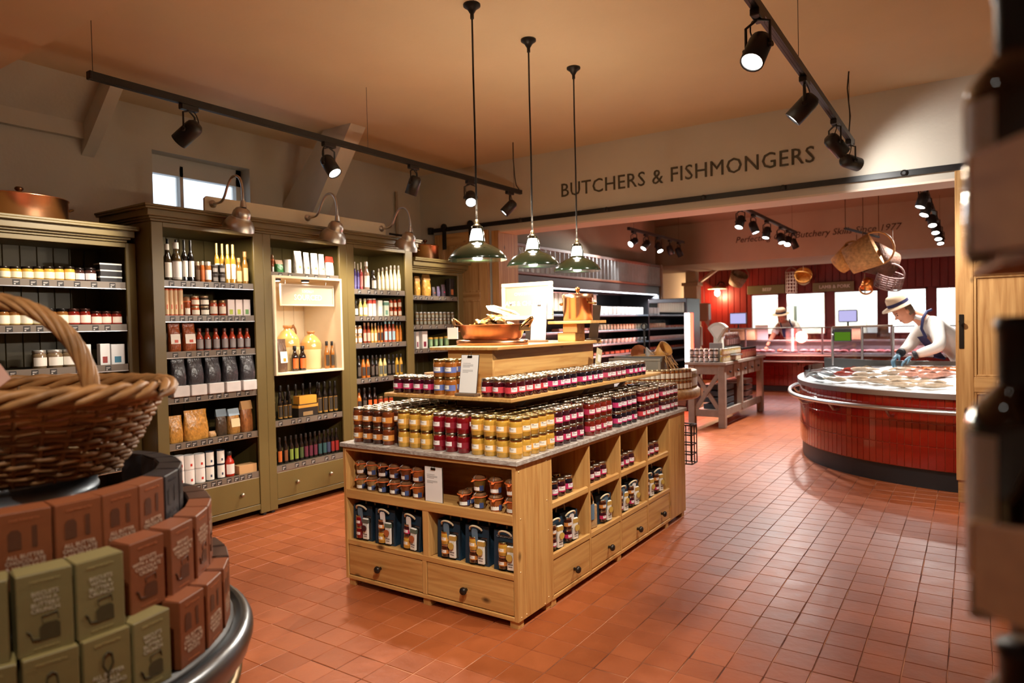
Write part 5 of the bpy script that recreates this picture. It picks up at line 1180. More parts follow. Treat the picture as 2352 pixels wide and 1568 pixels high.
T1 = [(-32,'green2'),(-21,'green2'),(-10,'green2'),(.8,'green2'),(11.5,'green'),(24.6,'choc'),(36.2,'choc'),(48.5,'choc'),(60.5,'umber'),(72.5,'umber')]
T2 = [(-22,'green'),(-10.4,'green'),(.6,'green'),(14.8,'brown'),(28.2,'brown'),(41.2,'brown'),(53,'brown'),(65,'umber'),(77,'umber'),(89,'dark')]
T3 = [(-40,'choc'),(-26,'choc'),(-12,'choc'),(1.5,'choc'),(14.5,'choc'),(27.5,'choc'),(41,'dark'),(55,'dark'),(69,'dark'),(83,'dark'),(97,'dark')]
for n, (L, r0, z0) in enumerate(((T1,.55,.8005),(T2,.508,.9635),(T3,.436,1.0705))):
    for i, (a, k) in enumerate(L):
        r = r0+(.028 if n == 1 and k == 'green' else 0)
        biscuit(k, a, r, z0+(0 if n != 2 else .0), '%s, %s from left in the %s tier' % (BWORD[k], ORD[i+1], ('bottom','middle','top')[n]))
# zinc bucket
def corrugated():
    m = MB(); prof = [(.205,0),(.21,.004),(.212,.02)]
    m.lathe(prof, 60)
    vs = []; n = 120
    for z, r0 in ((.02,.212),(.12,.226)):
        for k in range(n): 
            a = 2*PI*k/n; r = r0+(.005 if k % 2 else -.002); vs.append((r*math.cos(a), r*math.sin(a), z))
    m.add(vs, [(k, (k+1) % n, n+(k+1) % n, n+k) for k in range(n)], 0, True)
    m.lathe([(.226,.12),(.236,.125),(.236,.132),(.232,.136),(.236,.165),(.242,.17),(.242,.178),(.232,.18),(.228,.16),(.222,.12),(0,.11)], 60)
    return m
tag(obj('zinc_tub', corrugated(), pm((142,150,158), .4, metal=.75, noise=.25, nscale=7), None, (CX, CY, 1.0705)), 'corrugated zinc tub under the wicker basket at the left edge', 'tub')
# wicker basket: woven stakes and weavers
t = thing('wicker_basket', 'big wicker basket with twisted handle heaped with brown boxes', 'basket', (CX, CY, 1.2515), math.radians(33))
W1 = pm((150,108,66), .55, noise=.35, nscale=16); W2 = pm((176,128,78), .5, noise=.3, nscale=14)
A0, B0 = .30, .20; A1, B1 = .42, .30; HB = .20
def ring(f, s): # f height share
    return (A0+(A1-A0)*f**.8, B0+(B1-B0)*f**.8, HB*f)
m = MB(); NS = 40
for k in range(NS):
    a = 2*PI*k/NS; m.tube([((ring(f,0)[0])*math.cos(a), (ring(f,0)[1])*math.sin(a), ring(f,0)[2]) for f in (0,.25,.5,.75,1.0)], .005, 5)
o = obj('stakes', m, W1, t); o['kind'] = 'stuff'
for q in range(14):
    f = (q+.5)/14; m = MB(); A_, B_, z = ring(f, 0); n = NS*2
    m.tube([((A_+(.006 if (k//2+q) % 2 else -.006))*math.cos(2*PI*k/n), (B_+(.006 if (k//2+q) % 2 else -.006))*math.sin(2*PI*k/n), z+.002*math.sin(k*1.7+q)) for k in range(n)], .0062, 5, closed=True)
    obj('weaver', m, W1 if q < 10 else W2, t)
for q in range(4):
    m = MB(); n = 72
    m.tube([((A1+.012+.016*math.cos(9*2*PI*k/n+q*PI/2))*math.cos(2*PI*k/n), (B1+.012+.016*math.cos(9*2*PI*k/n+q*PI/2))*math.sin(2*PI*k/n), HB+.008+.016*math.sin(9*2*PI*k/n+q*PI/2)) for k in range(n)], .0105, 6, closed=True)
    obj('rim_braid', m, W2, t)
for q in range(6):
    m = MB(); pts = []
    for k in range(41):
        a = PI*k/40; ph = q*PI/3+k*.42; x = .27*math.cos(a)*(1.0); z = HB-.06+.30*math.sin(a)**.8; nx, nz = math.cos(a), math.sin(a)
        pts.append((x+.014*math.cos(ph)*nx, .014*math.sin(ph)+.06*math.sin(a)*0, z+.014*math.cos(ph)*nz))
    m.tube(pts, .0085, 6); obj('handle_strand', m, W2, t)
obj('basket_floor', MB().lathe([(0,.004),(1,.004),(1,.012),(0,.012)], 40, sx=A0-.01, sy=B0-.01), W1, t)
obj('straw_filling', MB().lathe([(0,.13),(.9,.12),(1,.1)], 40, sx=.365, sy=.25), pm((150,112,70), .8, noise=.5, nscale=40, bump=1.0, bscale=40), t)
def loose_box(label, loc, rot, size, col, side):
    m = MB(); w, d, h = size; m.cbox(-w, w, -d, d, -h, h, .003)
    o = tag(obj('chocolate_box', m, pm(col, .4, noise=.08, nscale=10), None, loc, rot), label, 'box', 'brown boxes in the wicker basket')
    obj('end_flap', B(-w-.001, -w+.004, -d*.92, d*.92, -h*.85, h*.85), pm(side, .4), o)
    link('lettering', text_mesh('CHATSWORTH', .012, pm((206,150,96), .4), .0003), o, (0, -d-.001, 0), FACE_MY)
    link('emblem', text_mesh('*', .05, pm((176,120,90), .4), .0003), o, (0, 0, h+.0006), (0,0,0))
loose_box('pale brown box tilted highest in the wicker basket', (-2.052, .655, 1.475), (.42,-.32,.5), (.072,.055,.03), (176,116,88), (200,120,60))
loose_box('rust brown box lying in middle of the wicker basket', (-1.93, .72, 1.42), (.2,.15,.75), (.075,.05,.028), (122,58,34), (206,116,48))
loose_box('dark rust box at the right end of the wicker basket', (-1.83, .83, 1.415), (.1,-.1,.55), (.075,.05,.026), (116,56,36), (196,108,46))
m = MB(); m.lathe([(0,-.03),(.05,-.02),(.075,.05),(.07,.13),(.04,.19),(0,.2)], 16)
tag(obj('plush_toy', m, pm((126,104,84), .95, noise=.5, nscale=30, bump=1.0, bscale=60), None, (-2.13, .60, 1.40), (.1,.1,0)), 'fuzzy grey brown plush toy sitting in the basket at the edge', 'toy')
# copper stewpans on the dressers
def stewpan(label, loc, r, h, sx=1.0):
    t = thing('copper_stewpan', label, 'pan', loc, 0)
    obj('pan', MB().lathe([(0,0),(r-.006,0),(r,.006),(r,h*.86),(r+.003,h*.87)], 40, sx=sx), M_COPPER, t)
    obj('lid', MB().lathe([(r+.008,h*.855),(r+.008,h*.88),(r*.9,h*.93),(r*.3,h),(0,h*1.01)], 40, sx=sx), M_COPPER, t)
    obj('knob', MB().lathe([(.014,h*.99),(.01,h+.012),(.012,h+.022),(.026,h+.035),(.028,h+.045),(.02,h+.055),(0,h+.058)], 16), pm((110,80,56), .3, metal=1.0), t)
    for s in (-1, 1): obj('handle', MB().tube([(-.05,s*r,h*.55),(-.04,s*(r+.03),h*.62),(0,s*(r+.045),h*.66),(.04,s*(r+.03),h*.62),(.05,s*r,h*.55)], .008, 7), M_BRASS, t)
stewpan('wide lidded copper stewpan on the dresser at the left edge', (-5.59, 2.14, 2.4055), .30, .19, .82)
stewpan('copper pot with lid on the far low dresser by the pine door', (-5.42, 6.28, 2.3855), .16, .2)
# ================================================================== refrigerated wall along the left of the hall
m = MB(); n = 304; vs = []
for z in (2.30, 2.66):
    for k in range(n+1): vs.append((-5.02+.03*math.cos(k*PI/4), 7.56+5.06*k/n, z))
m.add(vs, [(k, k+1, n+2+k, n+1+k) for k in range(n)], 0, True)
t = thing('corrugated_fascia', 'corrugated grey metal fascia with brown trim above the chilled cabinet', 'fascia')
obj('sheet', m, pm((190,196,200), .35, metal=.85, noise=.1, nscale=5), t)
for a, b2 in ((2.28,2.315),(2.645,2.69)): obj('trim', B(-5.04, -4.985, 7.5, 12.66, a, b2, .004), pm((110,66,42), .5), t)
obj('end_post', B(-5.06, -4.97, 12.62, 12.70, .02, 2.70, .005), pm((150,112,76), .5), t)
obj('end_post', B(-5.08, -4.97, 7.50, 7.56, .02, 2.70, .005), pm((60,42,32), .5), t)
t = thing('chilled_cabinet', 'long open chilled cabinet with lit shelves on the hall left wall', 'fridge', (-5.0, 7.6, 0)); L = 5.0
M_FR = pm((40,38,40), .4); M_FRW = pm((150,156,164), .35, metal=.4)
obj('back', B(-.85, -.8, 0, L, .02, 2.28), M_FR, t); obj('canopy', B(-.8, .0, 0, L, 2.13, 2.28, .01), pm((70,66,66), .4), t)
obj('base', B(-.8, .0, 0, L, .02, .42, .01), M_FR, t); obj('deck', B(-.8, -.04, 0, L, .42, .45), M_FRW, t)
for y in (0.0, L-.04): obj('end_panel', B(-.8, 0, y, y+.04, .42, 2.13), M_FR, t)
shl = (.80, 1.06, 1.25, 1.48, 1.75)
for z in shl: obj('shelf', B(-.8, -.18, .04, L-.04, z-.03, z, .003), M_FRW, t)
obj('light_strip', B(-.06, -.03, .06, L-.06, 2.115, 2.13), glow((235,242,255), 7.0), t)
for k, y in enumerate((.8, 2.5, 4.2)):
    l = bpy.data.lights.new('lamp', 'AREA'); l.shape = 'RECTANGLE'; l.size = .1; l.size_y = 1.5; l.energy = 22*LIGHT; l.color = (.86,.93,1.0)
    link('lamp', l, t, (-.09, y, 2.1), (0, math.radians(-25), 0))
rf = random.Random(9)
def fr_pack(name, mb, mat, loc, lab, cat='packet', group='goods in the chilled cabinet', rz=0): return tag(obj(name, mb, mat, None, loc, (0,0,rz)), lab, cat, group)
FP = {'tub': MB().lathe([(0,0),(.06,0),(.07,.06),(.07,.075),(0,.075)], 14).mesh('yoghurt_tub', pm((214,214,210), .4)),
      'pack': MB().cbox(-.1, .02, -.06, .06, 0, .14, .01).mesh('meat_packet', pm((206,196,186), .35)),
      'rosy': MB().cbox(-.12, .02, -.08, .08, 0, .05, .01).mesh('meat_packet', pm((190,120,96), .35)),
      'fold': MB().cbox(-.02, .02, -.05, .05, -.28, 0, .008).mesh('bread_bag', pm((222,204,176), .45)),
      'jar': MB().lathe([(0,0),(.04,0),(.04,.07),(.034,.08),(.036,.1),(0,.1)], 12).mesh('dip_pot', pm((206,190,160), .35))}
cnt = {}
def stockrow(kind, z, y0, y1, step, words, cat, x=-5.26, hang=False):
    k = 0; y = y0
    while y < y1:
        k += 1; o = link(FP[kind].name, FP[kind], None, (x, y, z+.0005), (0,0,rf.uniform(-.1,.1)))
        tag(o, '%s %s' % (ORD[k] if k < len(ORD) else 'far', words), cat, 'goods in the chilled cabinet'); y += step
stockrow('pack', 1.75, 10.6, 12.4, .17, 'white packet from left on top shelf of chilled cabinet', 'packet')
stockrow('fold', 2.08, 9.0, 10.5, .13, 'cream hanging bag from left in the chilled cabinet', 'bag', x=-5.3)
stockrow('pack', 1.75, 7.75, 8.9, .17, 'pale packet from left at near end of chilled cabinet', 'packet')
stockrow('jar', 1.48, 10.3, 12.4, .13, 'small pot from left on second shelf of chilled cabinet', 'pot')
stockrow('rosy', 1.48, 9.2, 10.2, .2, 'rosy ham packet from left on second shelf of chilled cabinet', 'packet')
stockrow('tub', 1.25, 9.3, 12.4, .17, 'pale tub from left on third shelf of chilled cabinet', 'tub')
stockrow('rosy', 1.06, 9.3, 12.4, .21, 'rosy packet from left on fourth shelf of chilled cabinet', 'packet')
stockrow('pack', .45, 7.8, 12.4, .2, 'white packet from left on bottom deck of chilled cabinet', 'packet')
rail = thing('hanging_rod', 'steel rod for hanging bags inside the chilled cabinet', 'rod'); obj('bar', MB().tube([(-5.3,8.9,2.09),(-5.3,10.55,2.09)], .008, 6), M_STEEL, rail)
for y in (8.9, 10.55): obj('bracket', MB().tube([(-5.3,y,2.09),(-5.79,y,2.09)], .008, 6), M_STEEL, rail)

# upright cooler with glowing red edge lamp
t = thing('upright_cooler', 'dark upright drinks cooler with a glowing red and white edge', 'fridge', (-4.5, 11.9, 0))
obj('body', B(-.45, .28, 0, .7, .02, 2.02, .01), pm((40,22,24), .35), t); obj('door', B(-.42, .25, -.03, 0, .1, 1.95, .008), glassy((150,170,175), .75), t)
obj('glow_tube', MB().tube([(.30,-.05,.7),(.30,-.05,1.75)], .045, 12), glow((255,226,220), 9.0), t)
obj('glow_edge', MB().tube([(.37,-.02,.7),(.37,-.02,1.75)], .03, 10), glow((255,70,50), 7.0), t)
l = bpy.data.lights.new('lamp', 'POINT'); l.energy = 90*LIGHT; l.color = (1,.30,.22); l.shadow_soft_size = .15; link('lamp', l, t, (.5,-.2,1.1))
# paper dispenser and telephone on the cream post
t = thing('towel_dispenser', 'beige paper towel dispenser on the cream post', 'dispenser', (-5.45, 16.0, 1.9)); obj('case', B(-.02,.34,-.16,.08,-.3,.12,.03), pm((200,182,160), .4), t); obj('towel', MB().add([(.2,-.02,-.3),(.34,-.02,-.3),(.3,-.02,-.46)], [(0,1,2)]), M_PAPER, t)
tag(obj('soap_dispenser', B(-.1,.1,-.12,.04,-.3,.2,.04), pm((206,196,176), .4), None, (-5.42, 16.05, 1.3)), 'pale soap dispenser under the towel dispenser on the post', 'dispenser')

# ================================================================== round honey table
t = thing('round_table', 'round oak honey table at the far end of the island', 'table', (-2.78, 6.55, 0))
obj('top', MB().lathe([(0,.85),(.53,.85),(.55,.87),(.55,.93),(.53,.95),(0,.95)], 48), M_DOOR['x'], t); obj('pedestal', MB().lathe([(.3,0),(.3,.03),(.12,.08),(.1,.6),(.25,.85)], 24), M_DOOR['z'], t)
KIND['honeyjar'] = ('jar','honey_jar','jar','honey jar',((150,84,26),(206,190,150),(236,228,206),None))
KIND['pickle'] = ('jar','piccalilli_jar','jar','tall piccalilli jar',((150,120,60),(206,196,176),(226,222,214),None))
k = 0
for r, n in ((.49, 26),):
    for i in range(n):
        a = math.radians(-85+i*(120/(n-1))*1.15); k += 1
        kind = 'pickle' if i > 14 else 'honeyjar'
        for L in range(2 if kind == 'honeyjar' else 1):
            h = .1 if kind == 'honeyjar' else .17
            put(kind, -2.78+r*math.cos(a), 6.55+r*math.sin(a), .9505+L*.1005, .062, h, '%s%s %s round the edge of the honey table' % (('lower ','upper ')[L] if kind == 'honeyjar' else '', ORD[min(k,25)] if k < 26 else 'last', KIND[kind][3]), 'jars on the honey table', a)
tag(obj('zinc_trough', MB().add([(-.22,-.1,0),(.22,-.1,0),(.22,.1,0),(-.22,.1,0),(-.26,-.14,.2),(.26,-.14,.2),(.26,.14,.2),(-.26,.14,.2),(-.25,-.13,.2),(.25,-.13,.2),(.25,.13,.2),(-.25,.13,.2),(-.22,-.1,.05),(.22,-.1,.05),(.22,.1,.05),(-.22,.1,.05)], [(0,3,2,1),(0,1,5,4),(1,2,6,5),(2,3,7,6),(3,0,4,7),(4,5,9,8),(5,6,10,9),(6,7,11,10),(7,4,8,11),(8,9,13,12),(9,10,14,13),(10,11,15,14),(11,8,12,15),(12,13,14,15)]), pm((150,150,146), .4, metal=.6), None, (-2.82, 6.62, 1.06)), 'zinc trough of wooden scoops raised on the honey table', 'trough')
tag(obj('crate_block', B(-.2,.2,-.1,.1,0,.109,.004), M_DOOR['x'], None, (-2.82, 6.62, .9505)), 'wooden block under the zinc trough on the honey table', 'block')
t = thing('shop_sign', 'grey framed sign reading HONEY on the round table', 'sign', (-2.80, 6.36, 1.03))
obj('panel', B(-.26, .26, 0, .012, 0, .2), pm((128,122,108), .5), t); m = MB()
for q in ((-.275,.275,-.015,.01),(-.275,.275,.19,.215),(-.275,-.25,.01,.19),(.25,.275,.01,.19)): m.cbox(q[0], q[1], -.01, .014, q[2], q[3], .003)
obj('frame', m, pm((140,132,116), .5), t); obj('foot', B(-.02,.02,0,.02,-.0795,-.015), M_BLACK, t)
link('lettering', text_mesh('CHATSWORTH', .03, M_WHITE, .0006), t, (.02, -.0012, .14), FACE_MY); link('lettering', text_mesh('HONEY', .07, M_WHITE, .0006, bold=.001), t, (.02, -.0012, .075), FACE_MY)
t = thing('iron_hook', 'black iron hook with ring top standing on the honey table', 'hook', (-2.80, 6.62, 1.11)); obj('rod', MB().tube([(0,0,0),(0,0,.42)], .009, 7), M_BLACK, t); obj('ring', MB().tube([(.03*math.sin(a*PI/6), 0, .45-.03*math.cos(a*PI/6)) for a in range(12)], .008, 6, closed=True), M_BLACK, t)
for i, (x, y, z, rx, ry, c) in enumerate(((-2.62,6.62,1.30,.5,.9,(206,150,76)),(-2.86,6.62,1.27,1.2,.2,(150,84,46)),(-2.74,6.60,1.26,.2,-.3,(150,146,140)))):
    m = MB(); m.lathe([(.05,-.05),(.085,.07),(.08,.07),(.045,-.045),(0,-.045)], 14) if i != 2 else m.lathe([(.075,-.08),(.05,0),(0,.1)], 12)
    tag(obj(('wooden_scoop','wooden_bowl','metal_funnel')[i], m, pm(c, .5, noise=.2, nscale=12), None, (x,y,z), (rx,ry,.3)), ('tipped honey coloured wooden scoop in the zinc trough','brown wooden bowl tilted in the zinc trough','grey metal funnel upended in the zinc trough')[i], ('scoop','bowl','funnel')[i])
m = MB()
for i in range(26):
    a = rf.uniform(-.6,1.0); m.tube([(rf.uniform(-.15,.2),rf.uniform(-.05,.05),0),(.2+rf.uniform(0,.08),rf.uniform(-.08,.08),rf.uniform(0,.06)),(.30+rf.uniform(0,.08),rf.uniform(-.1,.1),-.08-rf.uniform(0,.16))], .004, 4)
o = tag(obj('dried_straw', m, pm((196,150,96), .8), None, (-2.82,6.62,1.255)), 'loose raffia straw spilling over the zinc trough', 'straw'); o['kind'] = 'stuff'
# wire basket at the island end
t = thing('wire_basket', 'small black wire basket at the far end of the island', 'basket', (-1.985, 5.575, .42)); m = MB()
for z in (0,.08,.16,.24,.32): m.tube([(-.06,-.05,z),(.05,-.05,z),(.05,.07,z),(-.06,.07,z)], .006, 5, closed=True)
for a, b2 in ((-.06,-.05),(.0,-.05),(.05,-.05),(.05,.01),(.05,.07),(0,.07),(-.06,.07)): m.tube([(a,b2,0),(a,b2,.32)], .005, 5)
obj('frame', m, pm((70,60,56), .4, metal=.6), t); obj('hook', MB().tube([(-.05,-.05,.32),(-.05,-.06,.34),(-.05,-.072,.33)], .006, 6), M_BLACK, t)

# ================================================================== grey work table
t = thing('grey_table', 'weathered grey work table with small drawers in the hall', 'table', (-3.62, 10.2, 0)); TG = pm((150,136,122), .6, noise=.15, nscale=9); TW, TLn = .56, 2.28
obj('top', B(-.03, TW+.03, -.04, TLn+.04, .94, .985, .006), TG, t)
for x in (0, TW-.1):
    for y in (0, TLn-.1): obj('leg', B(x, x+.1, y, y+.1, 0, .94, .006), TG, t)
obj('leg', B(TW-.09, TW-.01, .95, 1.03, .2, .94, .004), TG, t)
obj('apron', B(.1, TW-.1, .02, .06, .80, .94, .003), TG, t); obj('lower_rail', B(.1, TW-.1, .02, .08, .16, .27, .003), TG, t); obj('lower_shelf', B(.05, TW-.03, .08, TLn-.06, .2, .24, .003), TG, t); obj('side_rail', B(TW-.06, TW-.02, .1, TLn-.1, .17, .28, .003), TG, t); obj('back_apron', B(.02, .05, .1, TLn-.1, .78, .94), TG, t)
for s in (0, 1):
    T = Matrix.Translation((TW/2, .05, .535)) @ Matrix.Rotation(math.radians(57 if s else -57), 4, 'Y'); m = MB(); m.box(-.32, .32, -.02+.012*s, .02+.012*s, -.03, .03, T=T); obj('cross_brace', m, TG, t)
for k in range(5):
    y0_ = .14+k*.41; d = obj('drawer', B(TW-.05, TW-.012, y0_, y0_+.33, .73, .925, .004), TG, t); obj('knob', MB().lathe([(.012,0),(.022,.02),(0,.035)], 10, T=Matrix.Translation((TW-.012, y0_+.165, .825)) @ Matrix.Rotation(PI/2,4,'Y')), pm((70,60,60), .4), d)
for k, (y, c) in enumerate(((10.75,(52,60,66)),(11.35,(90,44,30)),(11.85,(120,92,84)))):
    q = thing('crate', ('slatted dark crate','round brown tub','pinkish wooden crate')[k]+' on the low shelf of the grey table', 'crate', (-3.33, y, .2405))
    if k == 1: obj('tub', MB().lathe([(.13,0),(.17,.36),(.15,.36),(.12,.03),(0,.03)], 18), pm(c, .5, noise=.2), q); obj('rim', MB().tube([(.165*math.cos(a*PI/12), .165*math.sin(a*PI/12), .36) for a in range(24)], .014, 6, closed=True), M_STEEL_B, q)
    else:
        for z in (0, .1, .2, .3): obj('slat', B(-.17,.19,-.2,.2,z,z+.075,.004), pm(c, .6), q)
# scale
t = thing('weighing_scale', 'old white fan shaped weighing scale on the grey table', 'scale', (-3.27, 10.62, .9855))
obj('column', MB().prism([(-.07,0),(.07,0),(.06,.36),(-.06,.36)], 'y', -.05, .06), pm((214,208,192), .4), t)
m = MB(); pts = [(0,.28)]+[(.21*math.sin(math.radians(a)), .30+.29*math.cos(math.radians(a))) for a in range(-46,47,8)]; m.prism(pts[::-1], 'y', -.06, .06); hd = obj('fan_head', m, pm((206,202,186), .4), t)
pts2 = [(0,.33)]+[(.16*math.sin(math.radians(a)), .31+.235*math.cos(math.radians(a))) for a in range(-40,41,8)]; obj('dial', MB().prism(pts2[::-1], 'y', -.068, -.06), pm((232,228,214), .4), hd)
obj('base', B(-.16,.16,-.14,.2,0,.06,.02), pm((60,60,58), .4), t); obj('plate', B(.02,.3,-.05,.25,.08,.1,.01), M_STEEL, t); obj('plate_post', B(.12,.16,.08,.12,.05,.08), M_STEEL, t)
tag(obj('price_board', B(-.1,.1,-.004,.004,0,.28,.003), pm((150,138,132), .5), None, (-3.25, 10.42, .9855)), 'plain grey card standing before the white weighing scale', 'card')
KIND['mustardjar'] = ('jar','pickle_jar','jar','pale pickle jar',((190,164,100),(214,206,190),(226,216,190),None)); KIND['darkjar'] = ('jar','pickle_jar','jar','dark pickle jar',((52,36,26),(206,196,180),(226,216,206),None)); KIND['rubjar'] = ('jar','spice_rub_jar','jar','red spice rub jar',((160,56,34),(40,34,30),(190,120,96),None)); KIND['whitecap'] = ('sauce','milk_bottle','bottle','white capped bottle',((120,70,60),(236,232,226),(190,150,146),None))
for i in range(6):
    for L in range(2):
        put('darkjar', -3.57+i*.075, 10.25, .9855+L*.1005, .068, .1, '%s dark pickle jar, %s from left on near end of grey table' % (('lower','upper')[L], ORD[i+1]), 'dark pickle jars on the grey table', FRONT)
for i in range(11):
    for L in range(2): put('mustardjar', -3.105, 10.25+i*.085, .9855+L*.1005, .07, .1, '%s pale pickle jar, %s from near end of grey table' % (('lower','upper')[L], ORD[i+1]), 'pale pickle jars on the grey table')
for i in range(9): put('rubjar', -3.12, 11.3+i*.1, .9855, .075, .17, 'red spice rub jar, %s of nine on the grey table' % ORD[i+1], 'spice rub jars on the grey table')
tag(obj('jar_crate', B(-.12,.12,-.45,.45,0,.2,.005), pm((52,62,52), .5), None, (-3.40, 11.55, .9855)), 'dark green crate lifting white capped bottles on the grey table', 'crate')
for i in range(7): put('whitecap', -3.33, 11.2+i*.11, 1.1860, .085, .22, 'white capped bottle, %s of seven on the dark green crate' % ORD[i+1], 'white capped bottles')

# ================================================================== tiled counters
M_RT = pm((132,18,8), .12, coat=1.0, noise=.22, nscale=9); M_GR = pm((150,66,34), .7); M_KICK = pm((26,26,30), .45)
def catmull(P, n=8):
    out = []
    for i in range(len(P)-1):
        p0, p1, p2, p3 = (Vector(P[max(i-1,0)]), Vector(P[i]), Vector(P[i+1]), Vector(P[min(i+2,len(P)-1)]))
        for k in range(n):
            a = k/n; out.append(0.5*((2*p1)+(-p0+p2)*a+(2*p0-5*p1+4*p2-p3)*a*a+(-p0+3*p1-3*p2+p3)*a**3))
    out.append(Vector(P[-1])); return out
def offset(path, d):
    out = []
    for i, p in enumerate(path):
        t_ = (path[min(i+1,len(path)-1)]-path[max(i-1,0)]).normalized(); out.append(p+Vector((t_.y, -t_.x))*d)
    return out
def ribbon(m, path, z0, z1, mi=0, path2=None):
    path2 = path2 or path; n = len(path)
    m.add([(p.x,p.y,z0) for p in path]+[(p.x,p.y,z1) for p in path2], [(k,k+1,n+k+1,n+k) for k in range(n-1)], mi, True)
def strip(m, a, b, z, mi=0, z2=None):
    n = len(a); z2 = z if z2 is None else z2
    m.add([(p.x,p.y,z) for p in a]+[(p.x,p.y,z2) for p in b], [(k,k+1,n+k+1,n+k) for k in range(n-1)], mi, True)
def resample(path, step):
    L = [0.0]
    for a, b in zip(path, path[1:]): L.append(L[-1]+(b-a).length)
    out = []; s = 0.0; i = 0
    while s <= L[-1]:
        while i < len(L)-2 and L[i+1] < s: i += 1
        f = (s-L[i])/max(1e-9, L[i+1]-L[i]); p = path[i].lerp(path[i+1], f); tg = (path[i+1]-path[i]).normalized(); out.append((p, tg)); s += step
    return out
def solid_band(path, d0, d1, z0, z1):
    """band of wall between two offsets of a path"""
    a, b = offset(path, d0), offset(path, d1); m = MB(); ribbon(m, b, z0, z1); ribbon(m, a[::-1], z0, z1); strip(m, b, a, z1); strip(m, a, b, z0)
    return m
# front runs from right to left, then round the tip to the back (outside is on the left of travel -> use negative travel)
FP_ = catmull([(1.2,7.30),(.6,7.30),(-.13,7.37),(-.62,7.51),(-1.03,7.74),(-1.38,8.08),(-1.60,8.46),(-1.73,8.9),(-1.80,9.35),(-1.80,9.75),(-1.68,10.05),(-1.45,10.15),(-1.1,10.15)][::-1], 8)
t = thing('fish_counter', 'curved fishmonger counter faced with glossy red tiles and a steel rail', 'counter')
obj('plinth', solid_band(FP_, -.05, .03-.03, 0, .18), M_KICK, t)
obj('carcass', solid_band(FP_, -.06, .022, .18, .86), M_GR, t)
rows = ((.184,.392),(.397,.608),(.613,.745),(.75,.842))
pl = offset(FP_, .022); sm_ = resample(pl, .0685)
tile_cache = {}
for z0, z1 in rows:
    key = round(z1-z0,3)
    if key not in tile_cache: tile_cache[key] = MB().cbox(-.0325, .0325, -.006, .003, 0, z1-z0, .0025).mesh('tile', M_RT)
    for p, tg in sm_:
        if p.x > .1 or (p.y > 9.8 and p.x > -1.7): continue
        link('tile', tile_cache[key], t, (p.x, p.y, z0), (0,0,math.atan2(tg.y, tg.x)))
lip = offset(FP_, .05); inn = offset(FP_, -.04); m = MB(); ribbon(m, lip, .845, .895); strip(m, lip, inn, .895); strip(m, offset(FP_, .02), lip, .845); ribbon(m, inn[::-1], .84, .895)
obj('steel_lip', m, M_STEEL, t)
rp = [Vector((p.x,p.y,.735)) for p in offset(FP_, .14)][10:]
obj('hand_rail', MB().tube(rp, .024, 10), M_STEEL, t)
for p, tg in resample(offset(FP_, .03), .62)[1:-1]:
    nn = Vector((tg.y,-tg.x)); m = MB(); m.tube([(p.x,p.y,.66),(p.x+nn.x*.06,p.y+nn.y*.06,.66),(p.x+nn.x*.11,p.y+nn.y*.11,.72)], .014, 7); obj('rail_bracket', m, M_STEEL, t)
# sloping ice bed and rear upstand
front_in = offset(FP_, -.045); m = MB()
poly = [(p.x,p.y,.865) for p in front_in if p.y < 9.85]
back_pts = [(-1.62,9.75,.90),(-1.35,9.55,.95),(-1.0,9.25,1.02),(-.5,9.15,1.04),(.1,9.13,1.04),(1.1,9.13,1.04)]
def bed(m, z_add=0.0):
    n = len(poly); bk = []
    for i in range(n):
        f = i/(n-1)*(len(back_pts)-1); k = min(int(f), len(back_pts)-2); bk.append(Vector(back_pts[k]).lerp(Vector(back_pts[k+1]), f-k))
    rowsv = []
    for j in range(7):
        for i in range(n): q = Vector(poly[i]).lerp(bk[i], j/6); rowsv.append((q.x,q.y,q.z+z_add+(.006*math.sin(i*1.9+j*2.3) if 0 < j < 6 else 0)))
    m.add(rowsv, [(j*n+i,j*n+i+1,(j+1)*n+i+1,(j+1)*n+i) for j in range(6) for i in range(n-1)], 0, True)
bed(m); obj('ice_bed', m, pm((226,232,236), .4, bump=.8, bscale=70), t)
bpth = [Vector((p[0],p[1])) for p in back_pts]; obj('rear_upstand', solid_band(bpth, -.03, .0, .1, 1.09), pm((96,94,90), .35, metal=.7), t)
gp = [p for p in offset(FP_, -.02)]; 
obj('front_glass', (lambda m: (ribbon(m, gp[12:60], .896, 1.0), m)[1])(MB()), glassy((240,248,248), .9), t)
def bed_z(x, y):   # height of the ice at a spot
    best = None
    yf = min((abs(p[0]-x), p[1]) for p in poly)[1]; yb = 9.2 if x > -1.0 else 9.2+(-1.0-x)*.9
    f = max(0, min(1, (y-yf)/max(.1, yb-yf))); return .865+(1.03-.865)*f
# glass screen with the scale display on the rear of the counter
t2 = thing('glass_screen', 'clear glass screen with steel posts standing on the fish counter', 'screen')
obj('pane', B(-1.44,-.80,9.30,9.306,1.10,1.48), glassy((235,240,245), .88), t2)
for x in (-1.45, -1.12, -.79): obj('post', MB().tube([(x,9.303,1.0 if x < -1.2 else 1.095),(x,9.303,1.49)], .014, 8), M_STEEL, t2)
obj('top_rail', MB().tube([(-1.45,9.303,1.49),(-.79,9.303,1.50)], .013, 8), pm((130,110,96), .4, metal=.6), t2)
t2 = thing('scale_display', 'green lit price display of the fish counter scale', 'display', (-1.33, 9.27, 1.395)); obj('case', B(-.1,.1,-.015,.015,-.08,.08,.008), M_BLACK, t2); obj('screen', B(-.088,.088,-.017,-.015,-.07,.035), glow((104,150,40), .55), t2); obj('arm', MB().tube([(-.1,.01,0),(-.118,.02,0)], .012, 6), M_STEEL, t2)
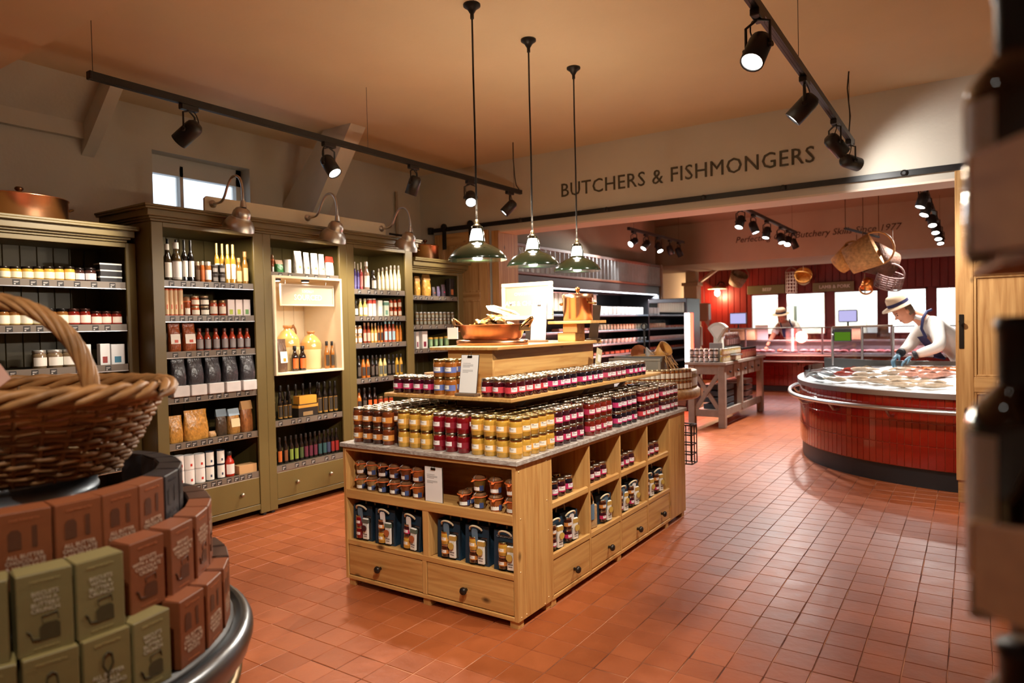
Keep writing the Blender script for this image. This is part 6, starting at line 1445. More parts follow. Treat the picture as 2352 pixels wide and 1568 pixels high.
# fish
def fish_mesh(col, l=.34, h=.07, fillet=False):
    m = MB(); prof = [(0,.0),(.04,.35),(.12,.75),(.3,1.0),(.5,.95),(.7,.62),(.85,.28),(.92,.22)]; n = 10; vs = []
    for x, r in prof:
        for k in range(n): a = 2*PI*k/n; vs.append((x*l-l/2, math.cos(a)*h*.62*r, math.sin(a)*h*.42*r+h*.36))
    m.add(vs, [(i*n+k,i*n+(k+1)%n,(i+1)*n+(k+1)%n,(i+1)*n+k) for i in range(len(prof)-1) for k in range(n)], 0, True)
    body = m.mesh('fish', pm(col, .2, coat=.5, noise=.35, nscale=14))
    tl = MB().add([(.40*l,-.004,h*.36),(.5*l,-h*.5,h*.34),(.47*l,0,h*.36),(.5*l,h*.5,h*.38),(.40*l,.004,h*.36)], [(0,1,2,3,4)]).mesh('tail_fin', pm(tuple(c*.8 for c in col), .3))
    fn = MB().add([(-.1*l,0,h*.75),(.02*l,0,h*1.0),(.15*l,0,h*.85),(.2*l,0,h*.68)], [(0,1,2,3)]).mesh('back_fin', pm(tuple(c*.75 for c in col), .3))
    return body, tl, fn
FM = {'pale': fish_mesh((206,186,162)), 'grey': fish_mesh((110,112,112), .5, .07), 'pink': fish_mesh((206,150,130), .26, .08), 'red': fish_mesh((150,56,44), .26, .075)}
def fish(kind, x, y, rz, label):
    b, tl, fn = FM[kind]; o = link('fish', b, None, (x, y, bed_z(x,y)+.012), (0,0,rz)); tag(o, label, 'fish', 'fish laid out on ice'); link('tail_fin', tl, o); link('back_fin', fn, o)
FSP = [('grey',-1.45,8.75,2.2),('grey',-1.38,8.95,2.3),('grey',-1.5,8.55,2.1),('red',-1.2,8.55,.4),('red',-1.15,8.75,.3),('pale',-1.02,8.75,.2),('pale',-1.28,8.28,2.6),('pale',-1.05,8.22,2.7),('pale',-.85,8.05,2.8),('pale',-.95,8.42,.3),('pale',-.7,8.2,2.9),('pale',-.55,8.0,.2),('pale',-.38,7.95,3.0),('pale',-.62,7.82,2.9),('pale',-.3,7.78,.1),('pink',-.55,8.4,.4),('pink',-.42,8.5,.5),('pink',-.36,8.3,.4),('pink',-.25,8.42,.5),('pink',-.5,8.6,.4),('pink',-.3,8.62,.3),('pale',-.7,8.55,.6),('pale',-.62,8.72,.3)]
cn = {}
for k, x, y, rz in FSP:
    cn[k] = cn.get(k,0)+1; fish(k, x, y, rz, '%s %s on the ice, counted from the counter tip' % (ORD[cn[k]], {'pale':'pale whole fish','grey':'long grey fish','pink':'pink fish','red':'red fish fillet'}[k]))
for k in range(5):
    tag(obj('salmon_fillet', MB().cbox(-.14,.14,-.055,.055,0,.03,.012), pm((226,126,60), .25, coat=.4, noise=.15, nscale=20), None, (-.62+k*.12, 8.92+.015*(k%2), bed_z(-.5,8.92)+.006), (.06,0,1.35)), '%s orange salmon fillet from left under the gloved hands' % ORD[k+1], 'fillet', 'salmon fillets on ice')
for k in range(6):
    tag(obj('oyster_tray', MB().cbox(-.08,.08,-.06,.06,0,.05,.008), pm(((60,52,48),(176,140,100))[k%2], .4, noise=.4, nscale=40), None, (-.02+.09*(k%3), 7.9+.35*(k//3), bed_z(-.02,7.9+.35*(k//3))+.004), (.1,0,.1)), '%s small tray of shellfish by the door side' % ORD[k+1], 'tray', 'shellfish trays')

# far meat counter
t = thing('meat_counter', 'straight red tiled meat counter with glass front at the far wall', 'counter', (0, 16.1, 0)); X0, X1 = -4.75, 2.6
obj('plinth', B(X0, X1, .06, .9, 0, .12), M_KICK, t); obj('carcass', B(X0, X1, .02, 1.0, .12, .78), M_GR, t)
mt = {}
for r, (z0, z1) in enumerate(((.125,.34),(.345,.56),(.565,.70),(.705,.78))):
    me = MB().cbox(-.045,.045,-.008,.02,0,z1-z0,.003).mesh('tile', M_RT)
    n = 0; x = X0+.05
    while x < -.6: link('tile', me, t, (x, .0, z0)); x += .0945
rest_t = MB()
rest_t.box(-.6, X1, -.004, .02, .125, .78); obj('tile_run', rest_t, M_RT, t)
obj('steel_lip', B(X0, X1, -.05, 1.0, .785, .83, .006), M_STEEL, t); obj('hand_rail', MB().tube([(X0,-.12,.67),(X1,-.12,.67)], .026, 9), M_STEEL, t)
for x in (-4.4,-3.2,-2.0,-.8): obj('rail_bracket', MB().tube([(x,0,.6),(x,-.11,.66)], .016, 7), M_STEEL, t)
obj('tray_floor', B(X0+.05, X1, .1, .8, .835, .85), M_STEEL, t); obj('rear_shelf', B(X0, X1, .82, .98, 1.08, 1.12, .004), M_STEEL, t); obj('rear_wall', B(X0, X1, .93, .97, .83, 1.08), pm((150,150,150), .4, metal=.5), t)
obj('front_glass', B(X0, X1, .02, .026, .83, 1.40), glassy((250,240,242), .9), t); obj('glass_rail', MB().tube([(X0,.02,1.41),(X1,.02,1.41)], .012, 7), M_STEEL_B, t)
for x in (X0+.02,-4.35,-2.72,-1.4,0.0): obj('post', MB().tube([(x,.05,.83),(x,.05,1.41)], .02, 8), M_STEEL, t)
l = bpy.data.lights.new('lamp', 'AREA'); l.shape = 'RECTANGLE'; l.size = 4.5; l.size_y = .1; l.energy = 60*LIGHT; l.color = (1,.80,.86); link('lamp', l, t, (-2.2, .5, 1.38))
rm = random.Random(5)
k = 0
for i in range(26):
    x = -4.55+i*.17; k += 1; c = [(206,110,110),(222,140,140),(196,84,80),(230,110,70),(226,170,160)][rm.randrange(5)]
    m = MB(); w = rm.uniform(.06,.1); m.lathe([(0,0),(w,.005),(w*1.05,.03),(w*.7,.065),(0,.075)], 12, sx=1.0, sy=1.4)
    tag(obj('meat_joint', m, pm(c, .3, coat=.3, noise=.2, nscale=18), None, (x, 16.1+rm.uniform(.3,.6), .8505), (0,0,rm.uniform(0,3))), ('%s pink meat joint from left in the far counter' % ORD[k]) if k < 26 else 'last pink meat joint in the far counter', 'meat', 'meat in the far counter')
def monitor(label, loc, rz, on=(196,190,240)):
    t = thing('till_screen', label, 'screen', loc, rz); obj('case', B(-.2,.2,-.02,.04,.12,.40,.02), pm((60,56,80), .4), t); obj('display', B(-.18,.18,-.023,-.02,.14,.38), glow(on, .9), t); obj('stem', MB().tube([(0,.02,0),(0,.02,.13)], .022, 7), M_BLACK, t)
monitor('lilac till screen left of the white paper on the meat counter', (-4.75, 17.0, 1.3865), .1); monitor('lilac till screen on the counter behind the green display', (-2.33, 17.0, 1.3865), -.05)
for x, w in ((-4.7,.4),(-2.33,.3)): tag(obj('till_shelf', B(-w,w,-.16,.16,0,.266,.01), pm((190,150,110), .5), None, (x, 16.93, 1.1205)), 'tan till box under the %s lilac screen' % ('left' if x < -3 else 'right'), 'box')
tag(obj('price_sheet', B(-.15,.15,-.01,.01,0,.36,.004), pm((226,206,206), .6), None, (-4.2, 17.0, 1.1205)), 'white sheet of paper standing beside the left till screen', 'sheet')
# signs, lamp and baskets on the red wall
for txt, x, lab in (('BEEF', -4.40, 'olive hanging board reading BEEF on the red wall'), ('LAMB & PORK', -2.82, 'olive hanging board reading LAMB & PORK on the red wall')):
    t = thing('hanging_board', lab, 'sign', (x, 18.28, 2.37)); obj('board', B(-.46,.46,-.015,.015,-.11,.11,.004), pm((128,120,82), .5), t); link('lettering', text_mesh(txt, .11, M_WHITE, .002, bold=.002), t, (.03,-.0175,0), FACE_MY); obj('wire', MB().tube([(-.4,0,.11),(-.4,0,1.26)], .005, 5), M_BLACK, t); obj('wire', MB().tube([(.4,0,.11),(.4,0,1.26)], .005, 5), M_BLACK, t)
t = thing('wall_lamp', 'old wall lamp with bare bulb glowing on the red wall', 'wall lamp', (-5.62, 18.2, 2.42)); obj('shade', MB().lathe([(.03,.1),(.06,.08),(.24,.04),(.25,.02)], 20), pm((206,196,170), .4), t); obj('bulb', MB().lathe([(0,-.18),(.06,-.14),(.075,-.07),(.04,.02),(.03,.06)], 14), glow((255,246,230), 16.0), t); obj('arm', MB().tube([(0,0,.1),(.05,.05,.2),(.1,.2,.2),(.1,.28,.15)], .016, 7), M_BLACK, t)
l = bpy.data.lights.new('lamp', 'POINT'); l.energy = 70*LIGHT; l.color = (1,.62,.3); l.shadow_soft_size = .08; link('lamp', l, t, (0,-.05,-.15))
def hang_basket(name, label, loc, r, h, col, rot, zc=3.64, copper=False, wire=False, cat='basket'):
    t = thing(name, label, cat, loc, 0)
    R3 = Euler(rot).to_matrix().to_4x4()
    if wire:
        m = MB()
        for k in range(7): m.tube([R3 @ Vector((r*math.cos(a*PI/8), r*math.sin(a*PI/8), -h/2+h*k/6)) for a in range(16)], .008, 4, closed=True)
        for a in range(12): m.tube([R3 @ Vector((r*math.cos(a*PI/6), r*math.sin(a*PI/6), q)) for q in (-h/2,h/2)], .008, 4)
    else: m = MB().lathe([(0,-h/2),(r*.8,-h/2),(r,h/2),(r*.94,h/2),(r*.76,-h*.4),(0,-h*.4)], 22, T=R3)
    obj('body', m, pm(col, .3 if copper else .7, metal=1.0 if copper else 0.0, noise=.3, nscale=30, bump=0 if copper else .8, bscale=40), t)
    hp = [R3 @ Vector((r*.97*math.cos(PI*k/10), 0, h/2+r*.9*math.sin(PI*k/10))) for k in range(11)]
    obj('handle', MB().tube(hp, .012, 6), pm(tuple(c*.9 for c in col), .6), t)
    top = hp[5]; obj('cord', MB().tube([top, (top[0], top[1], zc-loc[2])], .006, 5), pm((120,84,56), .6), t)
hang_basket('hanging_basket', 'square grey wire hamper hanging left of the BEEF board', (-5.0,17.9,2.65), .22, .3, (150,120,96), (.5,.4,.3))
hang_basket('hanging_basket', 'round golden wicker basket hanging between the two boards', (-3.42,17.9,2.62), .2, .26, (190,130,56), (1.2,.2,.1))
hang_basket('hanging_basket', 'openwork wire basket hanging right of the BEEF board', (-3.70,17.9,2.50), .13, .5, (160,130,120), (0,0,0), wire=True)
# baskets on the rod near the counter
t = thing('basket_rod', 'black rod on cords carrying big wicker baskets over the counter', 'rod', (-1.15, 9.55, 2.66)); obj('bar', MB().tube([(-.10,-.55,.0),(.12,.75,.0)], .016, 7), M_BLACK, t)
for f in (0,.5,1): obj('cord', MB().tube([(-.10+.22*f,-.55+1.3*f,0),(-.10+.22*f,-.55+1.3*f,.98)], .006, 5), pm((110,76,50), .6), t)
hang_basket('hanging_basket', 'big tan wicker basket tipped sideways under the black rod', (-1.12,9.35,2.36), .21, .34, (176,124,70), (.2,1.15,.2), 2.64)
hang_basket('hanging_basket', 'dark brown wicker basket hanging right of the tan one', (-.95,9.75,2.30), .2, .3, (88,56,38), (.1,-1.2,.5), 2.64)
hang_basket('hanging_basket', 'deep golden wicker basket at the left of the rod', (-1.31,9.45,2.33), .15, .24, (190,130,60), (.3,.9,.1), 2.64)
hang_basket('copper_kettle', 'small copper kettle hanging below the wicker baskets', (-1.09,9.6,2.02), .075, .13, (214,130,66), (2.9,.2,0), 2.15, True, cat='kettle')
hang_basket('hanging_basket', 'pale wire colander hanging right under the brown basket', (-.86,9.7,2.05), .15, .16, (150,120,116), (.3,.3,0), 2.2, False, True)
# tracks and spots in the hall
for nm, x, y0, y1, lab, lamps in (('a',-4.55,10.2,12.7,'black lighting track over the chilled cabinet',((10.4,(-.3,-.9,-.55),60),(10.9,(-.3,-.6,-.8),60),(11.45,(.4,-.3,-.7),90),(12.0,(.3,.1,-1),0),(12.45,(.3,.3,-.9),60))),
                                ('b',-2.55,8.9,12.7,'black lighting track in the middle of the butchers hall',((9.3,(-.1,-.45,-.8),160),(9.95,(.3,-.1,-.8),160),(10.7,(-.1,-.3,-.8),160),(11.6,(.2,-.3,-.8),160),(12.1,(.05,-.55,-.7),160),(12.55,(.3,.3,-.8),100))),
                                ('c',-.46,8.9,14.0,'black lighting track at the right of the butchers hall',((9.0,(-.3,-.3,-1),120),(9.8,(-.3,-.4,-.85),160),(11.0,(.1,-.45,-.8),140),(12.0,(.05,-.45,-.8),140),(13.0,(.05,-.45,-.8),140),(13.8,(.1,-.4,-.8),140)))):
    track('lighting_track', lab, x, y0, y1, 3.1, (y0+.2, y1-.25), 3.64)
    for i, (y, d, p) in enumerate(lamps): spot_lamp('%s spotlight from the opening along the %s' % (ORD[i+1], lab.split(' in ')[0].split(' at ')[0].split(' over ')[0]+{'a':' on the left','b':' in the middle','c':' on the right'}[nm]), (x, y, 3.078), d, p, 85, 'hall spotlights', col=(1,.95,.9))
for x in (-4.2, .15):
    spot_lamp('black ceiling spotlight under the far beam, %s one' % ('left' if x < 0 else 'right'), (x, 16.5, 3.64), (0,.25,-1), 120, 90)
    spot_lamp('second ceiling spotlight beyond the far beam, %s one' % ('left' if x < 0 else 'right'), (x+.5, 17.1, 3.64), (.2,.1,-1), 120, 90)
# cutting room behind the windows
for x in (-4.6,-1.8,1.0):
    t = thing('strip_light', 'white strip light in the cutting room, %s' % {-4.6:'left one',-1.8:'middle one',1.0:'right one'}[x], 'lamp', (x, 20.3, 2.955)); obj('tube', B(-.7,.7,-.06,.06,-.03,0,.01), glow((240,248,255), 12.0), t); obj('housing', B(-.72,.72,-.07,.07,0,.04), M_WHITE, t)
    l = bpy.data.lights.new('lamp', 'AREA'); l.shape = 'RECTANGLE'; l.size = 1.6; l.size_y = .5; l.energy = 160*LIGHT; l.color = (.93,.98,1); link('lamp', l, t, (0,0,-.06))
for i, (x, y, w, h, c) in enumerate(((-4.9,21.5,.5,2.2,(206,200,180)),(-3.4,21.5,.9,2.3,(196,192,170)),(-1.5,21.4,.7,1.9,(220,224,222)),(.4,21.3,.5,1.7,(150,160,166)))):
    t = thing('steel_cupboard', ('beige cupboard','wide buff door','pale steel cupboard','grey racking')[i]+' inside the cutting room', 'cupboard', (x, y, 0)); obj('body', B(-w,w,0,.4,.0005,h,.01), pm(c, .4), t); obj('handle', B(w*.6,w*.6+.04,-.04,0,1.0,1.3), M_STEEL_B, t)
t = thing('wall_clock', 'round white clock seen through the left window', 'clock', (-4.35, 20.6, 2.17)); obj('face', MB().lathe([(0,0),(.2,0),(.22,.03),(.22,.06)], 24, T=Matrix.Rotation(PI/2,4,'X') @ Matrix.Rotation(PI,4,'X')), M_WHITE, t); obj('bracket', MB().tube([(0,0,.2),(0,0,.83)], .02, 6), M_STEEL, t)
# ================================================================== wine rack at the right edge, close to the camera (runs along the room)
M_RK = wood((190,138,82), (160,106,58), 'y', .85, False, 8)
rack = thing('wine_rack', 'pine wine rack with lipped shelves at the right edge', 'rack', (0, 0, 0))
for zb_, zt_, ti in ((1.648,1.722,-.012),(1.374,1.440,.05),(1.10,1.166,.05)):
    fb = MB(); fb.add([(-.001,.634,zb_),(.085,.42,zb_+ti),(.1,.426,zb_+ti),(.015,.64,zb_),(-.001,.634,zt_),(.085,.42,zt_+ti),(.1,.426,zt_+ti),(.015,.64,zt_)], [(0,1,5,4),(1,2,6,5),(2,3,7,6),(3,0,4,7),(4,5,6,7),(3,2,1,0)])
    obj('front_board', fb, M_RK, rack)
    obj('shelf_board', MB().add([(.0,.86,zb_-.009),(.018,.66,zb_-.009),(.12,.42,zb_-.009),(.3,.42,zb_-.009),(.3,.86,zb_-.009),(.0,.86,zb_-.001),(.018,.66,zb_-.001),(.12,.42,zb_-.001),(.3,.42,zb_-.001),(.3,.86,zb_-.001)], [(9,8,7,6,5)[::-1],(0,1,2,3,4)[::-1],(0,1,6,5),(1,2,7,6),(2,3,8,7),(3,4,9,8),(4,0,5,9)]), M_RK, rack)
    obj('end_block', B(-.0035,.012,.6375,.652,zb_+.024,zt_,.001), pm((226,186,130), .4), rack)
    obj('shelf_clip', B(-.0035,.012,.6375,.652,zb_-.009,zb_+.023,.001), pm((150,140,126), .35, metal=.5), rack)
obj('upright', B(.27,.30,.83,.86,.0,2.3,.003), M_RK, rack); obj('upright', B(.27,.30,.42,.45,.0,2.3,.003), M_RK, rack)
WB = MB().lathe([(0,0),(.037,0),(.04,.005),(.04,.128),(.037,.143),(.026,.158),(.0165,.168),(.0155,.18)], 40).mesh('wine_bottle', pm((9,9,11), .05, coat=1.0))
WC = MB().lathe([(.0168,.165),(.0172,.212),(.0188,.214),(.0188,.222),(.0165,.225),(0,.225)], 32).mesh('capsule', pm((20,20,24), .35))
m = MB(); arc_patch(m, .0404, PI*1.12, PI*1.36, .012, .128, 10); WL = m.mesh('label', pm((200,202,206), .6))
m = MB(); arc_patch(m, .0407, PI*1.12, PI*1.36, .04, .042, 10); WR = m.mesh('label_rule', pm((150,140,150), .6))
def wine(label, x, y, z):
    o = link('wine_bottle', WB, None, (x,y,z)); tag(o, label, 'bottle', 'wine bottles on the rack'); link('capsule', WC, o); link('label', WL, o); link('label_rule', WR, o)
for z, w in ((1.6475,'upper'),(1.3735,'lower'),(1.0995,'bottom')):
    wine('black wine bottle with white label, nearest on the %s rack shelf' % w, .033, .712, z); wine('black wine bottle behind the nearest one on the %s rack shelf' % w, .045, .80, z); wine('black wine bottle beside the nearest one on the %s rack shelf' % w, .125, .712, z)
# strip curtain and jug by the door
t = thing('striped_curtain', 'pale vertical strip curtain hanging behind the wine rack', 'curtain', (.42, 6.55, 0))
for k in range(12): obj('strip', B(k*.062, k*.062+.056, -.006, .006, .04, 2.6, .002), pm(((206,190,160),(226,216,190))[k%2], .4), t)
obj('rail', B(-.03,.78,-.02,.02,2.6,2.64,.004), M_BLACK, t)
for x in (-.02, .77): obj('post', MB().tube([(x,0,0),(x,0,2.62)], .015, 8), M_BLACK, t)
t = thing('ceramic_jug', 'tall ribbed cream jug beside the pine door', 'jug', (.27, 6.4, 0)); obj('stand', B(-.12,.12,-.12,.12,0,1.1,.01), M_DOOR['z'], t)
m = MB(); vs = []; n = 48
for z, r in ((1.1005,.06),(1.14,.075),(1.3,.085),(1.45,.07),(1.55,.06)):
    for k in range(n): a = 2*PI*k/n; q = r*(1.05 if k % 2 else .97); vs.append((q*math.cos(a), q*math.sin(a), z))
m.add(vs, [(i*n+k,i*n+(k+1)%n,(i+1)*n+(k+1)%n,(i+1)*n+k) for i in range(4) for k in range(n)], 0, True); obj('jug', m, pm((226,214,190), .3), t)
# ================================================================== people behind the counters
def skin(name, J, E, mat, parent=None, root=None, sub=2):
    """continuous limb surface grown from joints {n: (x,y,z,rx[,ry])} and bones"""
    names = list(J); idx = {n: i for i, n in enumerate(names)}
    me = bpy.data.meshes.new(name); me.from_pydata([J[n][:3] for n in names], [(idx[a], idx[b]) for a, b in E], []); me.materials.append(mat)
    o = link(name, me, parent)
    md = o.modifiers.new('skin', 'SKIN'); md.use_smooth_shade = True
    for n in names:
        sv = me.skin_vertices[0].data[idx[n]]; r = J[n][3:]; sv.radius = (r[0], r[1] if len(r) > 1 else r[0]); sv.use_root = (n == (root or names[0]))
    ss = o.modifiers.new('sub', 'SUBSURF'); ss.levels = sub; ss.render_levels = sub
    return o
M_SKIN = pm((206,140,108), .5, noise=.08, nscale=14); M_COAT = pm((226,222,214), .7, noise=.05, nscale=10, bump=.3, bscale=14); M_NAVY = pm((36,40,84), .7, noise=.1, nscale=12); M_HATP = pm((206,180,150), .7, noise=.06, nscale=30); M_GLOVE = pm((86,128,150), .45, noise=.1, nscale=20)
def hand(parent, w, d, up, mat, s=1.0):
    """palm with four fingers and a thumb; w wrist, d pointing direction, up back of the hand"""
    w, d, up = Vector(w), Vector(d).normalized(), Vector(up).normalized(); side = d.cross(up).normalized(); up = side.cross(d)
    J = {'w': (*w, .026*s, .022*s), 'p': (*(w+d*.05*s), .036*s, .018*s), 'k': (*(w+d*.085*s), .036*s, .016*s)}; E = [('w','p'),('p','k')]
    o = skin('palm', J, E, mat, parent, 'w', 2)
    for i, (off, L) in enumerate(((-.03,.068),(-.010,.078),(.010,.072),(.029,.056))):
        b = w+d*.08*s+side*off*s; p1 = b+d*L*.5*s-up*.006*s; p2 = p1+d*L*.35*s-up*.026*s; p3 = p2+d*L*.15*s-up*.03*s
        skin('finger', {'a': (*b,.0095*s), 'b': (*p1,.009*s), 'c': (*p2,.0085*s), 'd': (*p3,.007*s)}, [('a','b'),('b','c'),('c','d')], mat, o, 'a', 1)
    b = w+d*.03*s-side*.028*s; p1 = b+d*.03*s-side*.026*s-up*.012*s; p2 = p1+d*.03*s-side*.006*s-up*.016*s
    skin('thumb', {'a': (*b,.013*s), 'b': (*p1,.011*s), 'c': (*p2,.009*s)}, [('a','b'),('b','c')], mat, o, 'a', 1)
    return o
def straw_hat(parent, c, axis, band=M_NAVY, s=1.0):
    T = Matrix.Translation(c) @ Vector((0,0,1)).rotation_difference(Vector(axis).normalized()).to_matrix().to_4x4()
    h = obj('hat', MB().lathe([(.175*s,-.012*s),(.17*s,.0),(.105*s,.012*s),(.104*s,.06*s),(.098*s,.10*s),(.08*s,.125*s),(.04*s,.13*s),(0,.122*s)], 28, T=T, sx=1.08), M_HATP, parent)
    obj('hat_band', MB().lathe([(.1075*s,.014*s),(.107*s,.05*s)], 28, T=T, sx=1.08), band, h)
def head(parent, c, look, s=1.0, up=(0,0,1)):
    """head with brow, nose, mouth, eyes and ears; look = facing direction"""
    c = Vector(c); f = Vector(look).normalized(); u = Vector(up); u = (u-f*u.dot(f)).normalized(); r = f.cross(u)
    M3 = Matrix((r, f, u)).transposed().to_4x4(); T = Matrix.Translation(c) @ M3
    m = MB(); prof = [(0,-.125),(.035,-.122),(.055,-.105),(.066,-.07),(.075,-.03),(.079,.02),(.078,.06),(.066,.095),(.04,.118),(0,.125)]
    vs = []; n = 20
    for rr, z in prof[1:-1]:
        for k in range(n):
            a = 2*PI*k/n; x = rr*math.cos(a)*s; y = rr*math.sin(a)*1.22*s
            if z < -.04 and math.sin(a) < 0: y *= .72
            vs.append(T @ Vector((x, y, z*s)))
    N = len(prof)-2; m.add(vs, [(i*n+k,i*n+(k+1)%n,(i+1)*n+(k+1)%n,(i+1)*n+k) for i in range(N-1) for k in range(n)], 0, True); m.add(vs[:n], [tuple(range(n))[::-1]], 0, True); m.add(vs[-n:], [tuple(range(n))], 0, True)
    m.add([T @ Vector(p) for p in ((-.014*s,.088*s,-.03*s),(.014*s,.088*s,-.03*s),(.006*s,.095*s,.012*s),(-.006*s,.095*s,.012*s),(0,.125*s,-.022*s))], [(0,1,4),(1,2,4),(2,3,4),(3,0,4)], 0, True)
    h = obj('head', m, M_SKIN, parent)
    for q in (-1, 1):
        obj('eye', MB().lathe([(0,-.009*s),(.007*s,-.005*s),(.009*s,0),(.007*s,.005*s),(0,.009*s)], 10, T=T @ Matrix.Translation((q*.03*s,.083*s,.012*s))), pm((40,30,26), .2), h)
        obj('eyebrow', MB().tube([T @ Vector((q*.016*s,.092*s,.03*s)), T @ Vector((q*.03*s,.09*s,.034*s)), T @ Vector((q*.046*s,.08*s,.03*s))], .004*s, 5), pm((96,66,44), .7), h)
        obj('ear', MB().lathe([(0,-.028*s),(.014*s,-.02*s),(.017*s,0),(.014*s,.02*s),(0,.028*s)], 10, T=T @ Matrix.Translation((q*.079*s,-.005*s,.0)), sx=.5), M_SKIN, h)
    obj('mouth', MB().tube([T @ Vector((-.024*s,.083*s,-.062*s)), T @ Vector((0,.088*s,-.064*s)), T @ Vector((.024*s,.083*s,-.062*s))], .004*s, 5), pm((160,84,72), .5), h)
    hr = MB(); hv = []
    for rr, z in ((.081,-.05),(.084,.0),(.084,.06),(.07,.1),(.04,.125)):
        for k in range(11): a = PI+PI*k/10; hv.append(T @ Vector((rr*math.cos(a)*s, rr*math.sin(a)*1.25*s, z*s)))
    hr.add(hv, [(i*11+k,i*11+k+1,(i+1)*11+k+1,(i+1)*11+k) for i in range(4) for k in range(10)], 0, True); obj('hair', hr, pm((120,96,76), .8), h)
    return h
# fishmonger bending over the counter
p = thing('person', 'person in white coat, navy apron and straw hat bending over the fish', 'person', (-.02, 9.62, 0)); inv = Matrix.Translation((.02,-9.62,0))
def L(*q): return tuple(inv @ Vector(q[:3]))+tuple(q[3:])
bodyJ = {'hip': L(-.02,9.56,1.02,.15,.13), 'waist': L(-.14,9.50,1.22,.14,.12), 'chest': L(-.32,9.38,1.43,.15,.13), 'neckb': L(-.50,9.27,1.57,.08), 'neck': L(-.565,9.22,1.615,.058), 'skull': L(-.64,9.17,1.65,.07),
 'hl': L(.06,9.50,.95,.10), 'kl': L(.06,9.55,.52,.075), 'al': L(.05,9.62,.09,.05), 'fl': L(-.06,9.52,.035,.04), 'hr': L(-.08,9.66,.95,.10), 'kr': L(-.07,9.70,.52,.075), 'ar': L(-.06,9.76,.09,.05), 'fr': L(-.17,9.68,.035,.04),
 'sl': L(-.36,9.20,1.50,.075), 'el': L(-.30,8.99,1.26,.05), 'wl': L(-.555,8.93,1.165,.034), 'sr': L(-.48,9.43,1.50,.075), 'er': L(-.62,9.32,1.26,.05), 'wr': L(-.70,9.13,1.185,.034)}
bodyE = [('hip','waist'),('waist','chest'),('chest','neckb'),('neckb','neck'),('neck','skull'),('hip','hl'),('hl','kl'),('kl','al'),('al','fl'),('hip','hr'),('hr','kr'),('kr','ar'),('ar','fr'),('chest','sl'),('sl','el'),('el','wl'),('chest','sr'),('sr','er'),('er','wr')]
skin('body', bodyJ, bodyE, M_SKIN, p, 'hip')
cJ = {k: tuple(v[:3])+tuple(r+.022 for r in v[3:]) for k, v in bodyJ.items() if k in ('hip','waist','chest','neckb','sl','el','sr','er')}
for k, s_ in (('wl','el'),('wr','er')):
    a, b = Vector(bodyJ[k][:3]), Vector(bodyJ[s_][:3]); q = b+(a-b)*.93; cJ[k] = (*q, .048)
cJ['hem'] = L(0,9.57,.86,.20,.17)
skin('coat', cJ, [('hem','hip'),('hip','waist'),('waist','chest'),('chest','neckb'),('chest','sl'),('sl','el'),('el','wl'),('chest','sr'),('sr','er'),('er','wr')], M_COAT, p, 'hip')
cuffs = []
for k in ('wl','wr'):
    q = Vector(cJ[k][:3]); e = Vector(cJ['e'+k[1]][:3]); d = (q-e).normalized(); obj('cuff', MB().tube([q-d*.012, q+d*.022], .049, 12), pm((30,32,40), .7), p)
obj('collar', MB().tube([Vector(L(-.47,9.20,1.57)), Vector(L(-.55,9.17,1.60)), Vector(L(-.60,9.22,1.58)), Vector(L(-.56,9.30,1.60)), Vector(L(-.50,9.31,1.62))], .026, 8), M_COAT, p)
apJ = {'a': L(-.02,9.53,.55,.21,.19), 'b': L(-.01,9.54,.80,.20,.18), 'c': L(-.03,9.53,1.03,.185,.165), 'd': L(-.10,9.50,1.13,.172,.15)}
skin('apron_skirt', apJ, [('a','b'),('b','c'),('c','d')], M_NAVY, p, 'b')
bib = MB(); bib.add([L(-.26,9.28,1.12),L(-.38,9.36,1.14),L(-.55,9.30,1.36),L(-.46,9.18,1.38),L(-.27,9.26,1.10),L(-.39,9.38,1.12)], [(0,1,2,3),(0,4,5,1)]); obj('apron_bib', bib, M_NAVY, p)
st = [L(-.45,9.175,1.36), L(-.49,9.14,1.46), L(-.475,9.14,1.58), L(-.44,9.19,1.655), L(-.40,9.27,1.675)]
obj('apron_strap', MB().tube([Vector(q) for q in st], .016, 6), M_NAVY, p)
hd = head(p, L(-.665,9.13,1.655), (-.72,-.42,-.55), 1.08, up=(-.5,-.2,.85))
straw_hat(p, Vector(L(-.712,9.10,1.735)), (-.40,-.22,.89), s=1.02)
hand(p, L(-.575,8.93,1.155), (-.75,-.1,-.62), (-.4,-.2,.8), M_GLOVE, 1.1); hand(p, L(-.71,9.12,1.175), (-.5,-.5,-.6), (-.5,-.2,.8), M_GLOVE, 1.1)
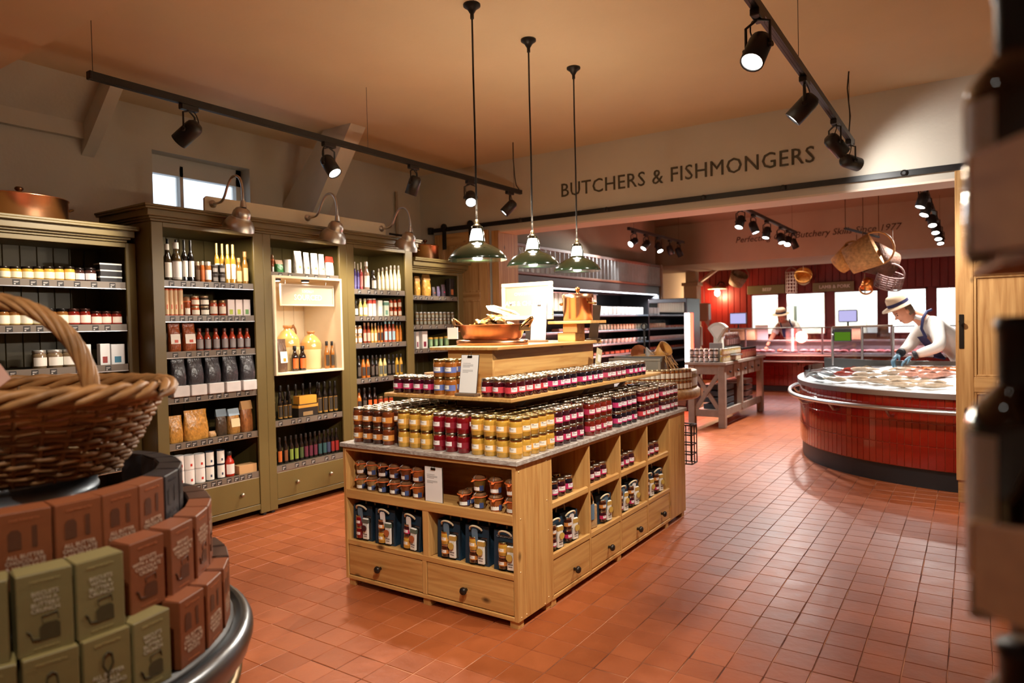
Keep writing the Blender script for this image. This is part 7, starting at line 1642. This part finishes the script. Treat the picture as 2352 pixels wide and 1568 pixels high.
# butcher at the far counter
p = thing('person', 'person in short sleeved shirt, navy apron and straw hat behind the meat counter', 'person', (-3.6, 17.5, 0)); inv = Matrix.Translation((3.6,-17.5,0))
bodyJ = {'hip': L(-3.58,17.5,.98,.15,.13), 'waist': L(-3.60,17.45,1.18,.14,.12), 'chest': L(-3.66,17.34,1.40,.16,.13), 'neckb': L(-3.72,17.25,1.54,.08), 'neck': L(-3.74,17.2,1.58,.058), 'skull': L(-3.76,17.16,1.63,.07),
 'hl': L(-3.68,17.5,.92,.10), 'kl': L(-3.68,17.5,.5,.075), 'al': L(-3.68,17.52,.09,.05), 'fl': L(-3.69,17.4,.035,.04), 'hr': L(-3.48,17.5,.92,.10), 'kr': L(-3.48,17.5,.5,.075), 'ar': L(-3.48,17.52,.09,.05), 'fr': L(-3.47,17.4,.035,.04),
 'sl': L(-3.88,17.3,1.46,.08), 'el': L(-3.98,17.12,1.20,.055), 'wl': L(-4.05,16.86,.98,.038), 'sr': L(-3.48,17.3,1.45,.08), 'er': L(-3.36,17.2,1.22,.055), 'wr': L(-3.44,17.05,1.16,.038)}
skin('body', bodyJ, bodyE, M_SKIN, p, 'hip')
cJ = {k: tuple(v[:3])+tuple(r+.022 for r in v[3:]) for k, v in bodyJ.items() if k in ('hip','waist','chest','neckb','sl','sr')}
for s_ in 'lr': cJ['e'+s_] = (*Vector(bodyJ['s'+s_][:3]).lerp(Vector(bodyJ['e'+s_][:3]), .85), .078)
skin('shirt', cJ, [('hip','waist'),('waist','chest'),('chest','neckb'),('chest','sl'),('sl','el'),('chest','sr'),('sr','er')], M_COAT, p, 'hip')
skin('apron_skirt', {'a': L(-3.58,17.46,.5,.2,.17), 'b': L(-3.58,17.46,.8,.195,.165), 'c': L(-3.585,17.45,1.05,.185,.16), 'd': L(-3.60,17.40,1.2,.17,.15)}, [('a','b'),('b','c'),('c','d')], M_NAVY, p, 'b')
bib = MB(); bib.add([L(-3.76,17.24,1.18),L(-3.46,17.24,1.18),L(-3.52,17.12,1.42),L(-3.78,17.12,1.42)], [(0,1,2,3)]); obj('apron_bib', bib, M_NAVY, p)
for s_ in (-1, 1): obj('apron_strap', MB().tube([Vector(L(-3.65+s_*.12,17.12,1.42)), Vector(L(-3.69+s_*.11,17.14,1.52)), Vector(L(-3.70+s_*.08,17.26,1.60))], .016, 6), M_NAVY, p)
head(p, L(-3.765,17.12,1.64), (-.15,-.75,-.6), 1.08, up=(0,-.5,.85)); straw_hat(p, Vector(L(-3.775,17.08,1.74)), (-.05,-.28,.95), s=1.05)
hand(p, L(-4.055,16.84,.965), (-.1,-.75,-.6), (0,-.5,.8), M_SKIN, 1.1); hand(p, L(-3.45,17.03,1.155), (-.5,-.7,-.2), (0,0,1), M_SKIN, 1.1)
